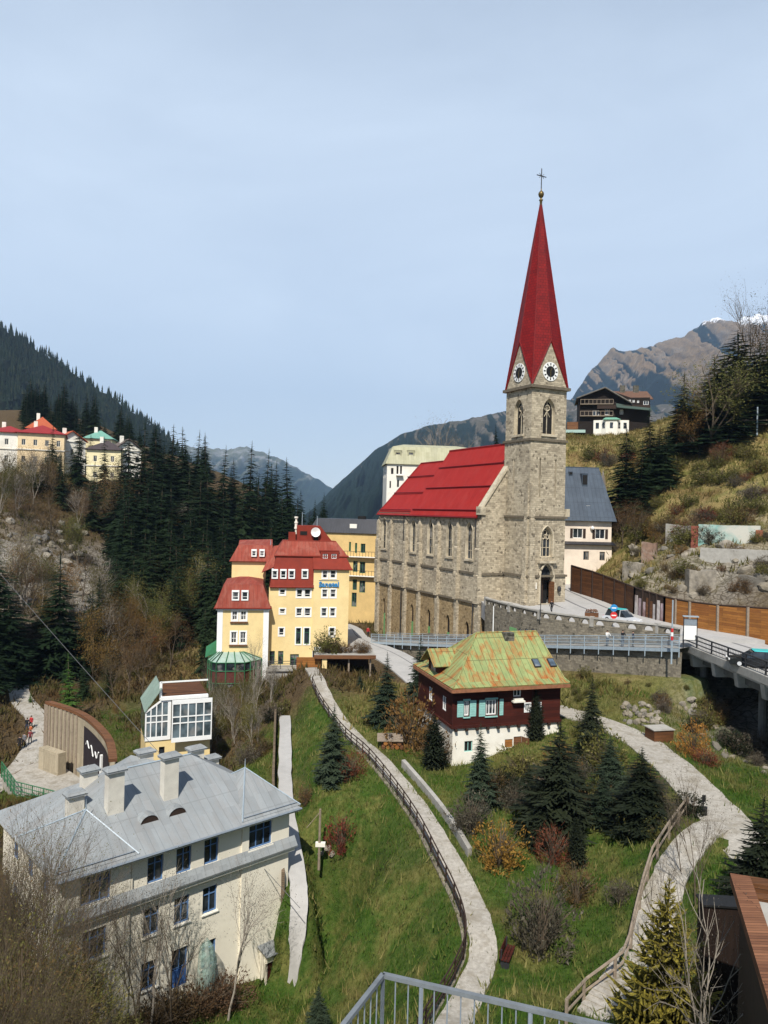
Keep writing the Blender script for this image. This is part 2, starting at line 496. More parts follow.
CT += [(0, 6, -9), (0, 20, -20), (0, 30, -23.6), (-12, 30, -24.5), (-12, 40, -29), (-22, 32, -25), (-25, 42, -28.5), (12, 30, -23), (20, 30, -22), (14, 20, -21), (-20, 15, -16), (20, 10, -13), (-40, 20, -16), (45, 15, -15),
 (10, 100, -19.3), (20, 100, -18), (30, 85, -16), (29, 95, -15), (32, 115, -13.2), (26, 112, -14.5), (10, 112, -19.5), (0, 128, -22), (4, 140, -22.5), (10, 150, -20), (25, 140, -13), (15, 170, -15), (-2, 148, -23.4),
 (40, 45, -19.5), (36, 60, -19.5), (45, 70, -18.5), (40, 76, -17.8), (37, 82, -15.5), (46, 88, -14), (55, 80, -13), (55, 60, -14), (70, 70, 0), (90, 100, 25), (80, 60, 5), (60, 40, -13), (90, 30, 0),
 (-15, 118, -26), (-22, 120, -26), (-12, 150, -25), (-15, 170, -24), (-30, 260, -12), (10, 200, -12), (10, 260, -20), (40, 260, 5), (70, 260, 16), (0, 330, -45), (-60, 330, 10), (-150, 330, 42), (60, 330, -5), (110, 330, 25),
 (-150, 200, 30), (-160, 100, 20), (-100, 60, -12), (-150, 20, 0), (110, 200, 38), (110, 100, 45), (20, 230, 0), (33, 205, 20), (38, 190, 19)]
CT = np.array(CT)
# drop near-duplicates
keep = []
for i, c in enumerate(CT):
 if all((c[0] - CT[j][0]) ** 2 + (c[1] - CT[j][1]) ** 2 > 2.2 for j in keep):
  keep.append(i)
CT = CT[keep]
RC = 2.0
def _rbf_fit():
 X = CT[:, :2]
 d = np.sqrt(((X[:, None, :] - X[None, :, :]) ** 2).sum(-1) + RC * RC)
 n = len(X)
 A = np.zeros((n + 3, n + 3))
 A[:n, :n] = -d + np.eye(n) * .5
 A[:n, n] = 1
 A[:n, n + 1:] = X / 100
 A[n, :n] = 1
 A[n + 1:, :n] = X.T / 100
 return np.linalg.solve(A, np.concatenate([CT[:, 2], [0, 0, 0]]))
WT = _rbf_fit()
def vnoise(x, y, seed=0):
 """cheap smooth pseudo noise, about -1..1"""
 r = np.zeros_like(x)
 a = 1.0
 rs = np.random.RandomState(seed)
 for k in range(5):
  f = 2.0 ** k
  for q in range(3):
   th = rs.uniform(0, 6.28)
   r = r + a * .45 * np.sin(f * (x * math.cos(th) + y * math.sin(th)) + rs.uniform(0, 6.28) + 1.3 * np.sin(f * .7 * (x * math.sin(th) - y * math.cos(th)) + q))
  a *= .5
 return r
def seg_dist(x, y, pts):
 best = np.full(x.shape, 1e9)
 bz = np.zeros(x.shape)
 for a, b in zip(pts[:-1], pts[1:]):
  dx, dy = b[0] - a[0], b[1] - a[1]
  L = dx * dx + dy * dy
  t = np.clip(((x - a[0]) * dx + (y - a[1]) * dy) / L, 0, 1)
  d = np.hypot(x - a[0] - t * dx, y - a[1] - t * dy)
  z = a[2] + t * (b[2] - a[2])
  w = d < best
  best = np.where(w, d, best)
  bz = np.where(w, z, bz)
 return best, bz
def inpoly(x, y, poly):
 r = np.zeros(x.shape, bool)
 n = len(poly)
 for i in range(n):
  x1, y1 = poly[i]
  x2, y2 = poly[(i + 1) % n]
  c = ((y1 > y) != (y2 > y)) & (x < (x2 - x1) * (y - y1) / (y2 - y1 + 1e-12) + x1)
  r ^= c
 return r
PATHS['foot'] = ([], 4.0)
_r = at(289.5, 808, 54)
for _x, _z in ((-21, -31.2), (-14, -31.6), (-8, -32.3), (-3, -33.2), (.6, -33.6)):
 PATHS['foot'][0].append(Vector((_r.x + .738 * _x + .674 * 1.3, _r.y + .674 * _x - .738 * 1.3, _z)))
FL = [('foot', 4.0, 0.0), ('left', 1.5, .10), ('side', 1.4, .5), ('right', 2.0, .08), ('branch', 1.2, .08), ('leftroad', 2.5, .1), ('walk', 1.6, 2.9), ('street', 3, .12)]
def rockw(x, y):
 """where bare rock shows"""
 a = np.exp(-(((x + 66) / 17) ** 2 + ((y - 141) / 17) ** 2))
 a = np.maximum(a, .85 * np.exp(-(((x + 60) / 9) ** 2 + ((y - 172) / 14) ** 2)))
 b = .55 * np.exp(-(((x - 46) / 15) ** 2 + ((y - 101) / 11) ** 2))
 c = .8 * np.exp(-(((x - 43) / 11) ** 2 + ((y - 66) / 13) ** 2))
 return np.clip(np.maximum(np.maximum(a, b), c) * 1.4, 0, 1)
def HN(x, y):
 x = np.asarray(x, float)
 y = np.asarray(y, float)
 sh = x.shape
 x = x.ravel()
 y = y.ravel()
 z = np.zeros_like(x)
 n = len(CT)
 for i0 in range(0, len(x), 20000):
  xs, ys = x[i0:i0 + 20000], y[i0:i0 + 20000]
  d = np.sqrt((xs[:, None] - CT[None, :, 0]) ** 2 + (ys[:, None] - CT[None, :, 1]) ** 2 + RC * RC)
  z[i0:i0 + 20000] = -d @ WT[:n] + WT[n] + xs / 100 * WT[n + 1] + ys / 100 * WT[n + 2]
 far = np.clip((y - 85) / 60, 0, 1)
 z = z + vnoise(x / 6.5, y / 6.5, 3) * (.16 + .55 * far) + vnoise(x / 1.7, y / 1.7, 5) * (.045 + .12 * far)
 rw = rockw(x, y)
 z = z + rw * (np.abs(vnoise(x / 3.3, y / 3.3, 9)) * 1.5 - .8 + vnoise(x / 1.1, y / 1.1, 11) * .35)
 for k, fall, sink in FL:
  pts, w = PATHS[k]
  d, pz = seg_dist(x, y, pts)
  t = np.clip((d - w / 2 - .25) / fall, 0, 1)
  t = t * t * (3 - 2 * t)
  z = (pz - sink) * (1 - t) + z * t
 # nothing pokes through the church square, the bridge or the ground inside the buildings
 z = np.where(inpoly(x, y, SQUARE), np.minimum(z, -14.2), z)
 d, pz = seg_dist(x, y, PATHS['road'][0])
 z = np.where((d < 5.2) & (y > 78), np.minimum(z, pz - .9), z)
 z = np.where((d < 6.5) & (y <= 80), np.minimum(z, pz - 2.4), z)
 return z.reshape(sh)
SQUARE = [(14.6, 103.7), (16.8, 97), (19.5, 91), (24.5, 86), (30.6, 82), (32, 79.5), (41, 79), (38, 90), (35, 100), (31, 118), (31, 135), (25, 135), (14.5, 110)]
def H(x, y):
 return float(HN(np.array([x]), np.array([y]))[0])
_ys = np.concatenate([np.linspace(22, 330, 1400)])
def gh(px, py, y0=22):
 """where the ray through a pixel meets the ground"""
 u, v = uv(px, py)
 ys = _ys[_ys >= y0]
 z = HN(u / FPX * ys, ys)
 below = (-v / FPX * ys) <= z
 i = int(np.argmax(below)) if below.any() else len(ys) - 1
 Y = ys[i]
 return Vector((u / FPX * Y, Y, float(z[i])))
def axis(lo, hi, c0, c1, st, g):
 a = list(np.arange(c0, c1 + .01, st))
 s = st
 while a[-1] < hi:
  s *= g
  a.append(a[-1] + s)
 s = st
 while a[0] > lo:
  s *= g
  a.insert(0, a[0] - s)
 return np.array(a)
gx = axis(-170, 125, -50, 50, .62, 1.03)
gy = axis(5, 335, 30, 112, .62, 1.025)
GX, GY = np.meshgrid(gx, gy)
GZ = HN(GX, GY)
nx_, ny_ = len(gx), len(gy)
def grid_mesh(name, X, Y, Z, mats, cols=None, smooth=True, uvs=None):
 ny, nx = X.shape
 v = np.stack([X.ravel(), Y.ravel(), Z.ravel()], 1)
 i = np.arange(nx * ny).reshape(ny, nx)
 f = np.stack([i[:-1, :-1].ravel(), i[:-1, 1:].ravel(), i[1:, 1:].ravel(), i[1:, :-1].ravel()], 1)
 me = bpy.data.meshes.new(name)
 me.vertices.add(len(v)); me.vertices.foreach_set('co', v.ravel())
 me.loops.add(f.size); me.loops.foreach_set('vertex_index', f.ravel())
 me.polygons.add(len(f))
 me.polygons.foreach_set('loop_start', np.arange(0, f.size, 4))
 me.polygons.foreach_set('use_smooth', np.full(len(f), smooth))
 me.update(); me.validate()
 for m in mats:
  me.materials.append(m)
 if cols is not None:
  a = me.color_attributes.new('zone', 'FLOAT_COLOR', 'POINT')
  a.data.foreach_set('color', cols.astype(np.float32).ravel())
 return link(bpy.data.objects.new(name, me))
def zones(x, y, z):
 n = vnoise(x / 5, y / 5, 21) * .5
 n2 = vnoise(x / 1.6, y / 1.6, 22) * .3
 green = np.clip((84 - y) / 8, 0, 1) * np.clip((x + 15) / 3, 0, 1)
 green = np.maximum(green, np.exp(-(((x + 33) / 5) ** 2 + ((y - 80) / 14) ** 2)))
 green = np.maximum(green, np.exp(-(((x + 10) / 4) ** 2 + ((y - 69) / 6) ** 2)))
 green = np.maximum(green, .75 * np.exp(-(((x - 40) / 14) ** 2 + ((y - 195) / 16) ** 2)))
 under = np.clip((x - 32) / 2, 0, 1) * (y < 80) * np.clip((y - 58) / 4, 0, 1)
 green = green * (1 - under)
 # drier bank under the rust roofed house and below the carport
 dryb = np.clip((y - 60) / 14, 0, 1) * np.clip((x + 5) / 3, 0, 1) * (y < 92) * (x < 30) * .55
 dry = np.clip((x - 22) / 14, 0, 1) * np.clip((y - 96) / 10, 0, 1)
 dry = np.maximum(dry, dryb)
 dry = np.maximum(dry, .9 * np.exp(-(((x + 30) / 10) ** 2 + ((y - 130) / 16) ** 2)))
 dry = np.maximum(dry, .8 * np.exp(-(((x - 27) / 6) ** 2 + ((y - 79) / 4) ** 2)))
 rock = rockw(x, y)
 return np.stack([np.clip(green + (n + n2) * .35 * (green > .05), 0, 1), np.clip(rock + n * .4 * (rock > .05), 0, 1),
     np.clip(dry + n * .3 * (dry > .05), 0, 1), np.ones_like(x)], -1)
def ground_mat():
 m, nt, b = _new('ground')
 g = geo(nt)
 at_ = nt.nodes.new('ShaderNodeVertexColor'); at_.layer_name = 'zone'
 sp = nt.nodes.new('ShaderNodeSeparateColor')
 nt.links.new(at_.outputs[0], sp.inputs[0])
 fine = noise_n(nt, g, 2.6, 8, .75)
 mid = noise_n(nt, g, .42, 6, .65, .3)
 big = noise_n(nt, g, .13, 5, .6, .4)
 floor = ramp(nt, fine, [(.3, (.03, .021, .012)), (.5, (.085, .058, .03)), (.72, (.15, .11, .06))])
 gr = ramp(nt, fine, [(.28, (.018, .042, .007)), (.5, (.045, .088, .013)), (.75, (.10, .135, .03))])
 gr2 = ramp(nt, fine, [(.28, (.07, .075, .02)), (.5, (.15, .145, .04)), (.75, (.24, .21, .075))])
 gr = mixc(nt, ramp(nt, mid, [(.46, 0.0), (.62, .8)]), gr, gr2)
 gr = mixc(nt, ramp(nt, big, [(.55, 0.0), (.72, .55)]), gr, (.115, .075, .03))
 dr = ramp(nt, fine, [(.28, (.07, .052, .018)), (.5, (.24, .18, .07)), (.75, (.42, .33, .15))])
 dr2 = ramp(nt, fine, [(.28, (.05, .055, .012)), (.6, (.15, .15, .04)), (.8, (.22, .20, .07))])
 dr = mixc(nt, ramp(nt, mid, [(.44, 0.0), (.6, .9)]), dr, dr2)
 dr = mixc(nt, ramp(nt, big, [(.52, 0.0), (.66, .6)]), dr, (.10, .05, .02))
 vo = N(nt, 'ShaderNodeTexVoronoi', Scale=.9)
 vo.feature = 'DISTANCE_TO_EDGE'
 nt.links.new(g, vo.inputs['Vector'])
 rk = ramp(nt, fine, [(.25, (.07, .06, .05)), (.48, (.26, .235, .195)), (.75, (.48, .45, .39))])
 rk = mixc(nt, ramp(nt, vo.outputs['Distance'], [(.0, .85), (.09, 0.0)]), rk, (.03, .026, .02))
 rk = mixc(nt, ramp(nt, mid, [(.5, 0.0), (.66, .75)]), rk, (.09, .075, .03))
 c = mixc(nt, sp.outputs[0], floor, gr)
 c = mixc(nt, sp.outputs[2], c, dr)
 c = mixc(nt, sp.outputs[1], c, rk)
 finish(nt, b, c, .95, fine, .9, .25, .08)
 return m
M['ground'] = ground_mat()
terrain = grid_mesh('terrain', GX, GY, GZ, [M['ground']], zones(GX, GY, GZ))
tag(terrain, 'steep spring hillside of grass, brush and rock', 'hillside', kind='structure')
# ------------------------------------------------------------------ ribbons (paths, roads)
def catmull(pts, n=6):
 pts = [Vector(p) for p in pts]
 out = []
 for i in range(len(pts) - 1):
  p0, p1, p2, p3 = pts[max(0, i - 1)], pts[i], pts[i + 1], pts[min(len(pts) - 1, i + 2)]
  for k in range(n):
   t = k / n
   out.append(.5 * ((2 * p1) + (p2 - p0) * t + (2 * p0 - 5 * p1 + 4 * p2 - p3) * t * t + (3 * p1 - p0 - 3 * p2 + p3) * t ** 3))
 out.append(pts[-1])
 return out
def side_of(cl, i):
 a, b = cl[max(0, i - 1)], cl[min(len(cl) - 1, i + 1)]
 d = Vector((b.x - a.x, b.y - a.y, 0)).normalized()
 return Vector((d.y, -d.x, 0))          # to the right of travel
def ribbon(name, pts, w, mat, zoff=.05, rag=.12, n=6, thick=.25, label=None, cat='path', off=0.0):
 cl = catmull(pts, n)
 mb = MB()
 rows = []
 for i, p in enumerate(cl):
  s = side_of(cl, i)
  wl = w / 2 + (mn.noise(Vector((i * .7, 1.3, w))) * rag)
  wr = w / 2 + (mn.noise(Vector((i * .7, 7.3, w))) * rag)
  z = Vector((0, 0, zoff))
  rows.append([p + s * (off - wl) + z, p + s * (off - wl * .4) + z + Vector((0, 0, .015)), p + s * (off + wr * .4) + z + Vector((0, 0, .015)), p + s * (off + wr) + z])
 b = []
 for r in rows:
  b += r
 lo = [p - Vector((0, 0, thick)) for p in b]
 k = len(b)
 fs = []
 for i in range(len(rows) - 1):
  for j in range(3):
   fs.append((i * 4 + j, i * 4 + j + 1, i * 4 + j + 5, i * 4 + j + 4))
  fs.append((i * 4, i * 4 + 4, k + i * 4 + 4, k + i * 4))
  fs.append((i * 4 + 3, k + i * 4 + 3, k + i * 4 + 7, i * 4 + 7))
 mb.add(b + lo, fs)
 o = mb.build(name, mat)
 tag(o, label, cat, kind='structure')
 return cl
CL = {}
CL['left'] = ribbon('gravel_path', PATHS['left'][0], 1.55, M['gravel'], label='pale gravel footpath winding down the meadow beside a brown railing')
CL['side'] = ribbon('paved_path', PATHS['side'][0], 1.2, M['concrete'] if False else M['asphalt'], label='straight pale walkway running past the cream house')
CL['right'] = ribbon('gravel_path', PATHS['right'][0], 3.3, M['gravel'], label='wide pale gravel path past the brown box below the bridge', rag=.22)
CL['branch'] = ribbon('gravel_path', PATHS['branch'][0], 1.9, M['gravel'], zoff=.06, label='short pale path curving down to the wooden steps', rag=.15)
CL['leftroad'] = ribbon('forest_road', PATHS['leftroad'][0], 2.7, M['gravel'], label='pale forest road with walkers at the foot of the cliff', rag=.2, cat='road')
CL['street'] = ribbon('street', PATHS['street'][0], 5.5, M['asphalt'], label='pale street between the yellow hotel and the church', rag=.1, cat='road')
CL['road'] = ribbon('road', PATHS['road'][0], 9.6, M['asphalt'], zoff=.02, rag=.0, thick=.8, label='pale asphalt road behind the bridge railing and church square', cat='road')
for off in (-1.9, 1.6):
 ribbon('road_marking', PATHS['road'][0], .35, M['asphalt_d'], zoff=.045, rag=.08, thick=.02, off=off, label='dark wheel track on the asphalt road', cat='road')
ribbon('road_marking', PATHS['street'][0], .3, M['asphalt_d'], zoff=.055, rag=.08, thick=.02, off=-1.0, label='dark wheel track on the hotel street', cat='road')
# church square, a solid terrace
sq = MB()
sq.prism([(x, y, -15.0) for x, y in reversed(SQUARE)][::-1], (0, 0, 2.3))
o = sq.build('pavement', M['asphalt'])
tag(o, 'pale paved square in front of the church door', 'pavement', kind='structure')
# ------------------------------------------------------------------ far land
far = MB()
a_, r_ = 96, [300, 500, 900, 1600, 3000, 5000, 8000, 12500]
vs = [(0, 150, -62)]
for r in r_:
 for k in range(a_):
  q = 2 * math.pi * k / a_
  vs.append((r * math.sin(q), 150 + r * math.cos(q), -62 - min(r, 2000) * .015))
fs = [(0, 1 + (k + 1) % a_, 1 + k) for k in range(a_)]
for j in range(len(r_) - 1):
 for k in range(a_):
  k2 = (k + 1) % a_
  fs.append((1 + j * a_ + k, 1 + j * a_ + k2, 1 + (j + 1) * a_ + k2, 1 + (j + 1) * a_ + k))
far.add(vs, fs)
m, nt, b = _new('valley_floor')
n1 = noise_n(nt, geo(nt), .004, 6, .6)
finish(nt, b, ramp(nt, n1, [(.35, (.03, .05, .02)), (.65, (.10, .11, .05))]), .95, spec=.05)
tag(far.build('valley_ground', m, boxuv=False), 'wide valley floor reaching the horizon', 'ground', kind='structure')
def mountain(name, crest, zb, run, mat, nS=260, nT=70, amp=.10, fs=9, rough=.02, seed=1, label=None, power=1.15, crestamp=.012, back=True):
 C = [at(*q) for q in crest]
 # resample the crest evenly
 L = [0]
 for a, b in zip(C[:-1], C[1:]):
  L.append(L[-1] + (b - a).length)
 pts = []
 for i in range(nS):
  s = L[-1] * i / (nS - 1)
  j = max(k for k in range(len(L)) if L[k] <= s + 1e-6)
  j = min(j, len(C) - 2)
  t = (s - L[j]) / (L[j + 1] - L[j])
  pts.append(C[j].lerp(C[j + 1], t))
 X = np.zeros((nT + 6, nS)); Y = X.copy(); Z = X.copy(); Tt = X.copy()
 for i, c in enumerate(pts):
  h = c.z - zb
  s = i / nS * fs
  dirv = Vector((-c.x / c.y * .4, -1, 0)).normalized()
  cn = mn.fractal(Vector((s * 4.5, seed * 3.1, 0)), .9, 2.1, 6) * crestamp * h
  for k in range(nT + 6):
   t = (k - 5) / (nT - 1)
   if t < 0:
    q = c - dirv * run * .5 * (-t) * 8
    z = c.z + cn - h * (-t) * 6
    X[k, i], Y[k, i], Z[k, i] = q.x, q.y, max(z, zb)
    Tt[k, i] = 0
    continue
   wob = mn.fractal(Vector((s * .6, t * 1.4, seed)), 1, 2, 3) * .55
   rg = 1 - abs(mn.fractal(Vector((s * 2.1 + wob + t * .9, t * .8, seed * 1.7)), .75, 2.1, 6)) * 2.2
   env = min(1, t * 3.0) * (1 - t * .6)
   d = (rg - .45) * amp * h * env + mn.fractal(Vector((s * 8, t * 12, seed)), .8, 2, 5) * rough * h * min(1, t * 6) + (.5 - abs(mn.fractal(Vector((s * 6.5 + wob * 2, t * 2.2, seed * 2.3)), .7, 2, 5)) * 1.6) * amp * .45 * h * env
   q = c + dirv * run * t
   z = zb + h * max(0.0, 1 - t) ** power + cn * (1 - t)
   X[k, i] = q.x + d * .25
   Y[k, i] = q.y - d * 1.1
   Z[k, i] = z + d * .9
   Tt[k, i] = rg * .75 + .25 * (1 - abs(mn.fractal(Vector((s * 6.5 + wob * 2, t * 2.2, seed * 2.3)), .7, 2, 5)) * 2)
 cols = np.stack([np.clip(Tt, 0, 1), np.clip((Z - zb) / (Z.max() - zb), 0, 1), np.zeros_like(Z), np.ones_like(Z)], -1)
 o = grid_mesh(name, X, Y, Z, [mat], cols)
 tag(o, label, 'mountain', kind='structure')
 return X, Y, Z
def mount_mat(name, forest, meadow, rockc, tree_lo, tree_hi, snow=None, sc=.004, patch=.5):
 """forest up to a ragged tree line, then brown turf and rock, and snow on the very top"""
 m, nt, b = _new(name)
 g = geo(nt)
 at_ = nt.nodes.new('ShaderNodeVertexColor'); at_.layer_name = 'zone'
 sp = nt.nodes.new('ShaderNodeSeparateColor')
 nt.links.new(at_.outputs[0], sp.inputs[0])
 fine = noise_n(nt, g, sc * 9, 8, .75)
 mid = noise_n(nt, g, sc * 1.6, 6, .7, .5)
 fo = ramp(nt, fine, [(.3, tuple(x * .45 for x in forest)), (.6, forest), (.8, tuple(x * 2.0 for x in forest))])
 me = ramp(nt, fine, [(.3, tuple(x * .55 for x in meadow)), (.7, tuple(x * 1.35 for x in meadow))])
 rk = ramp(nt, fine, [(.3, tuple(x * .5 for x in rockc)), (.7, tuple(x * 1.5 for x in rockc))])
 # height + gully + noise decide how far the trees climb
 s1 = nt.nodes.new('ShaderNodeMath'); s1.operation = 'MULTIPLY_ADD'
 nt.links.new(sp.outputs[0], s1.inputs[0]); s1.inputs[1].default_value = patch
 nt.links.new(sp.outputs[1], s1.inputs[2])
 s2 = nt.nodes.new('ShaderNodeMath'); s2.operation = 'MULTIPLY_ADD'
 nt.links.new(mid, s2.inputs[0]); s2.inputs[1].default_value = .5
 nt.links.new(s1.outputs[0], s2.inputs[2])
 s2b = nt.nodes.new('ShaderNodeMath'); s2b.operation = 'MULTIPLY'
 nt.links.new(s2.outputs[0], s2b.inputs[0]); s2b.inputs[1].default_value = .5
 s2 = s2b
 top = mixc(nt, ramp(nt, mid, [(.5, 0.0), (.62, .8)]), me, rk)
 c = mixc(nt, ramp(nt, s2.outputs[0], [(tree_lo / 2, 0.0), (tree_hi / 2, 1.0)]), fo, top)
 if snow:
  s3 = nt.nodes.new('ShaderNodeMath'); s3.operation = 'MULTIPLY_ADD'
  nt.links.new(fine, s3.inputs[0]); s3.inputs[1].default_value = .25
  nt.links.new(sp.outputs[1], s3.inputs[2])
  s3b = nt.nodes.new('ShaderNodeMath'); s3b.operation = 'MULTIPLY'
  nt.links.new(s3.outputs[0], s3b.inputs[0]); s3b.inputs[1].default_value = .5
  c = mixc(nt, ramp(nt, s3b.outputs[0], [(snow / 2, 0.0), (snow / 2 + .01, 1.0)]), c, (.85, .87, .9))
 finish(nt, b, c, .95, fine, .8, 1.0 / sc * .03, .05)
 return m
MT_R = mount_mat('mountain_turf_and_forest', (.012, .022, .022), (.20, .14, .08), (.20, .165, .13), 1.42, 1.5, 1.03, .004, 1.0)
MT_M = mount_mat('mountain_forest', (.012, .024, .018), (.09, .08, .055), (.19, .16, .14), 1.50, 1.60, None, .005, 1.0)
MT_F = mount_mat('mountain_blue', (.03, .05, .04), (.14, .14, .09), (.3, .3, .3), .95, 1.15, 1.16, .003, .35)
MT_L = mount_mat('forest_floor', (.018, .022, .012), (.05, .045, .022), (.05, .045, .022), 2.0, 2.1, None, .02)
mountain('mountain', [(490, 470, 4300), (530, 445, 4300), (560, 418, 4400), (575, 393, 4450), (592, 369, 4500), (612, 349, 4500), (626, 351, 4550), (650, 347, 4600), (668, 339, 4650), (684, 336, 4700), (704, 322, 4750), (717, 319, 4800), (735, 322, 4800), (748, 316, 4850), (775, 313, 4900), (830, 322, 5000), (900, 335, 5000)],
  -90, 3000, MT_R, 420, 110, .17, 12, .016, 3, 'brown mountain ridge with snow on its crest behind the dark chalet')
mountain('mountain', [(285, 535, 2900), (312, 512, 2950), (330, 491, 3000), (350, 473, 3000), (375, 450, 3050), (400, 435, 3050), (430, 425, 3100), (470, 419, 3100), (505, 411, 3150), (540, 402, 3200), (580, 400, 3200), (640, 405, 3250), (760, 400, 3300)],
  -90, 2100, MT_M, 360, 90, .15, 12, .02, 8, 'forested mountain flank rising behind the church')
mountain('mountain', [(120, 470, 6800), (170, 448, 6900), (205, 447, 7000), (228, 450, 7000), (246, 446, 7000), (262, 452, 7000), (285, 462, 7000), (308, 474, 7000), (330, 487, 7100), (352, 497, 7100), (380, 508, 7100), (420, 520, 7100)],
  -120, 3200, MT_F, 260, 60, .10, 9, .012, 5, 'distant blue mountain closing the valley', crestamp=.03)
LX, LY, LZ = mountain('forest_hill', [(-260, 150, 1250), (-120, 245, 1300), (-60, 285, 1330), (0, 327, 1350), (40, 352, 1370), (80, 378, 1400), (120, 404, 1420), (160, 432, 1450), (185, 458, 1480), (215, 492, 1500), (260, 525, 1520), (320, 560, 1550)],
     -70, 1000, MT_L, 260, 90, .05, 8, .008, 11, 'steep hill under dark spruce forest')
# ------------------------------------------------------------------ sky, sun, air, camera
SUN_EL, SUN_AZ = 50.0, 8.0        # height; degrees to the left of straight behind the camera
w = bpy.data.worlds.new('World')
SC.world = w
w.use_nodes = True
nt = w.node_tree
bg = nt.nodes['Background']
sky = nt.nodes.new('ShaderNodeTexSky')
sky.sky_type = 'NISHITA'
sky.sun_disc = False
sky.sun_elevation = R(SUN_EL)
sdir = Vector((-math.sin(R(SUN_AZ)) * math.cos(R(SUN_EL)), -math.cos(R(SUN_AZ)) * math.cos(R(SUN_EL)), math.sin(R(SUN_EL))))
sky.sun_rotation = math.atan2(sdir.x, sdir.y)
sky.altitude = 1000
sky.air_density = 1.0
sky.dust_density = .6
sky.ozone_density = 1.0
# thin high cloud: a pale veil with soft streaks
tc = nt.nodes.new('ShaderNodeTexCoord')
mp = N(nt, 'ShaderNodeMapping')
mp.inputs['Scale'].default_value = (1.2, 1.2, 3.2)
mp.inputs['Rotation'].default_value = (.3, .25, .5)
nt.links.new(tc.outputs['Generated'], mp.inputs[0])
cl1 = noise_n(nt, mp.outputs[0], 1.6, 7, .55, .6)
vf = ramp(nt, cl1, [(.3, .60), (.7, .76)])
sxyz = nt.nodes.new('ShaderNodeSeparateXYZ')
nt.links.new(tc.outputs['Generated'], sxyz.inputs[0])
north = ramp(nt, sxyz.outputs[1], [(.0, .12), (.55, 1.0)])     # veil kept ahead and thinned behind the camera, shaped to cut fill light
low = ramp(nt, sxyz.outputs[2], [(.46, 1.0), (.85, .08)])  # thinned overhead too, so less sky light fills the shade
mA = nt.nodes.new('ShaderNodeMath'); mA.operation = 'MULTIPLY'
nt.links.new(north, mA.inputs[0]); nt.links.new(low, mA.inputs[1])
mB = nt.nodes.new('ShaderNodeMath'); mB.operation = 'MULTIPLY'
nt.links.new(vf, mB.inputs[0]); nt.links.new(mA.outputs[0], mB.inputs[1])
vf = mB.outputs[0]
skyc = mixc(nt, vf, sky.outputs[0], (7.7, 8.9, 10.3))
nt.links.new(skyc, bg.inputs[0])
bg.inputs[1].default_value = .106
sun = bpy.data.lights.new('sun', 'SUN')
sun.energy = 5.0
sun.angle = R(.53)
sun.color = (1.0, .955, .88)
so = link(bpy.data.objects.new('sun', sun))
so.rotation_euler = sdir.to_track_quat('Z', 'Y').to_euler()
hz = MB()
F0 = FR((0, 0), 0)
hz.fbox(F0, -9000, 9000, -300, 9400, -128, 1500)
m = bpy.data.materials.new('air')
m.use_nodes = True
m.node_tree.nodes.clear()
out = m.node_tree.nodes.new('ShaderNodeOutputMaterial')
pv = m.node_tree.nodes.new('ShaderNodeVolumePrincipled')
pv.inputs['Color'].default_value = (.50, .72, 1.0, 1)
pv.inputs['Density'].default_value = 8.0e-5
pv.inputs['Anisotropy'].default_value = .2
m.node_tree.links.new(pv.outputs[0], out.inputs['Volume'])
HAZE = hz.build('haze', m, boxuv=False)
tag(HAZE, 'thin blue air between the near slopes and the mountains', 'haze', kind='stuff')
cam = bpy.data.cameras.new('camera')
cam.sensor_fit = 'VERTICAL'
cam.sensor_height = 36
cam.lens = FPX / 1024 * 36
cam.clip_start = .1
cam.clip_end = 20000
co_ = link(bpy.data.objects.new('camera', cam))
co_.matrix_world = Matrix.Rotation(math.pi / 2, 4, 'X') @ Matrix.Rotation(ROLL, 4, 'Z')
SC.camera = co_
SC.view_settings.view_transform = 'Standard'
SC.view_settings.look = 'None'
SC.view_settings.exposure = .2
SC.view_settings.gamma = 1
SC.view_settings.use_curve_mapping = False
SC.cycles.use_denoising = True
SC.cycles.max_bounces = 6
SC.cycles.diffuse_bounces = 3
SC.cycles.glossy_bounces = 3
SC.cycles.transmission_bounces = 3
SC.cycles.transparent_max_bounces = 8
SC.cycles.volume_bounces = 0
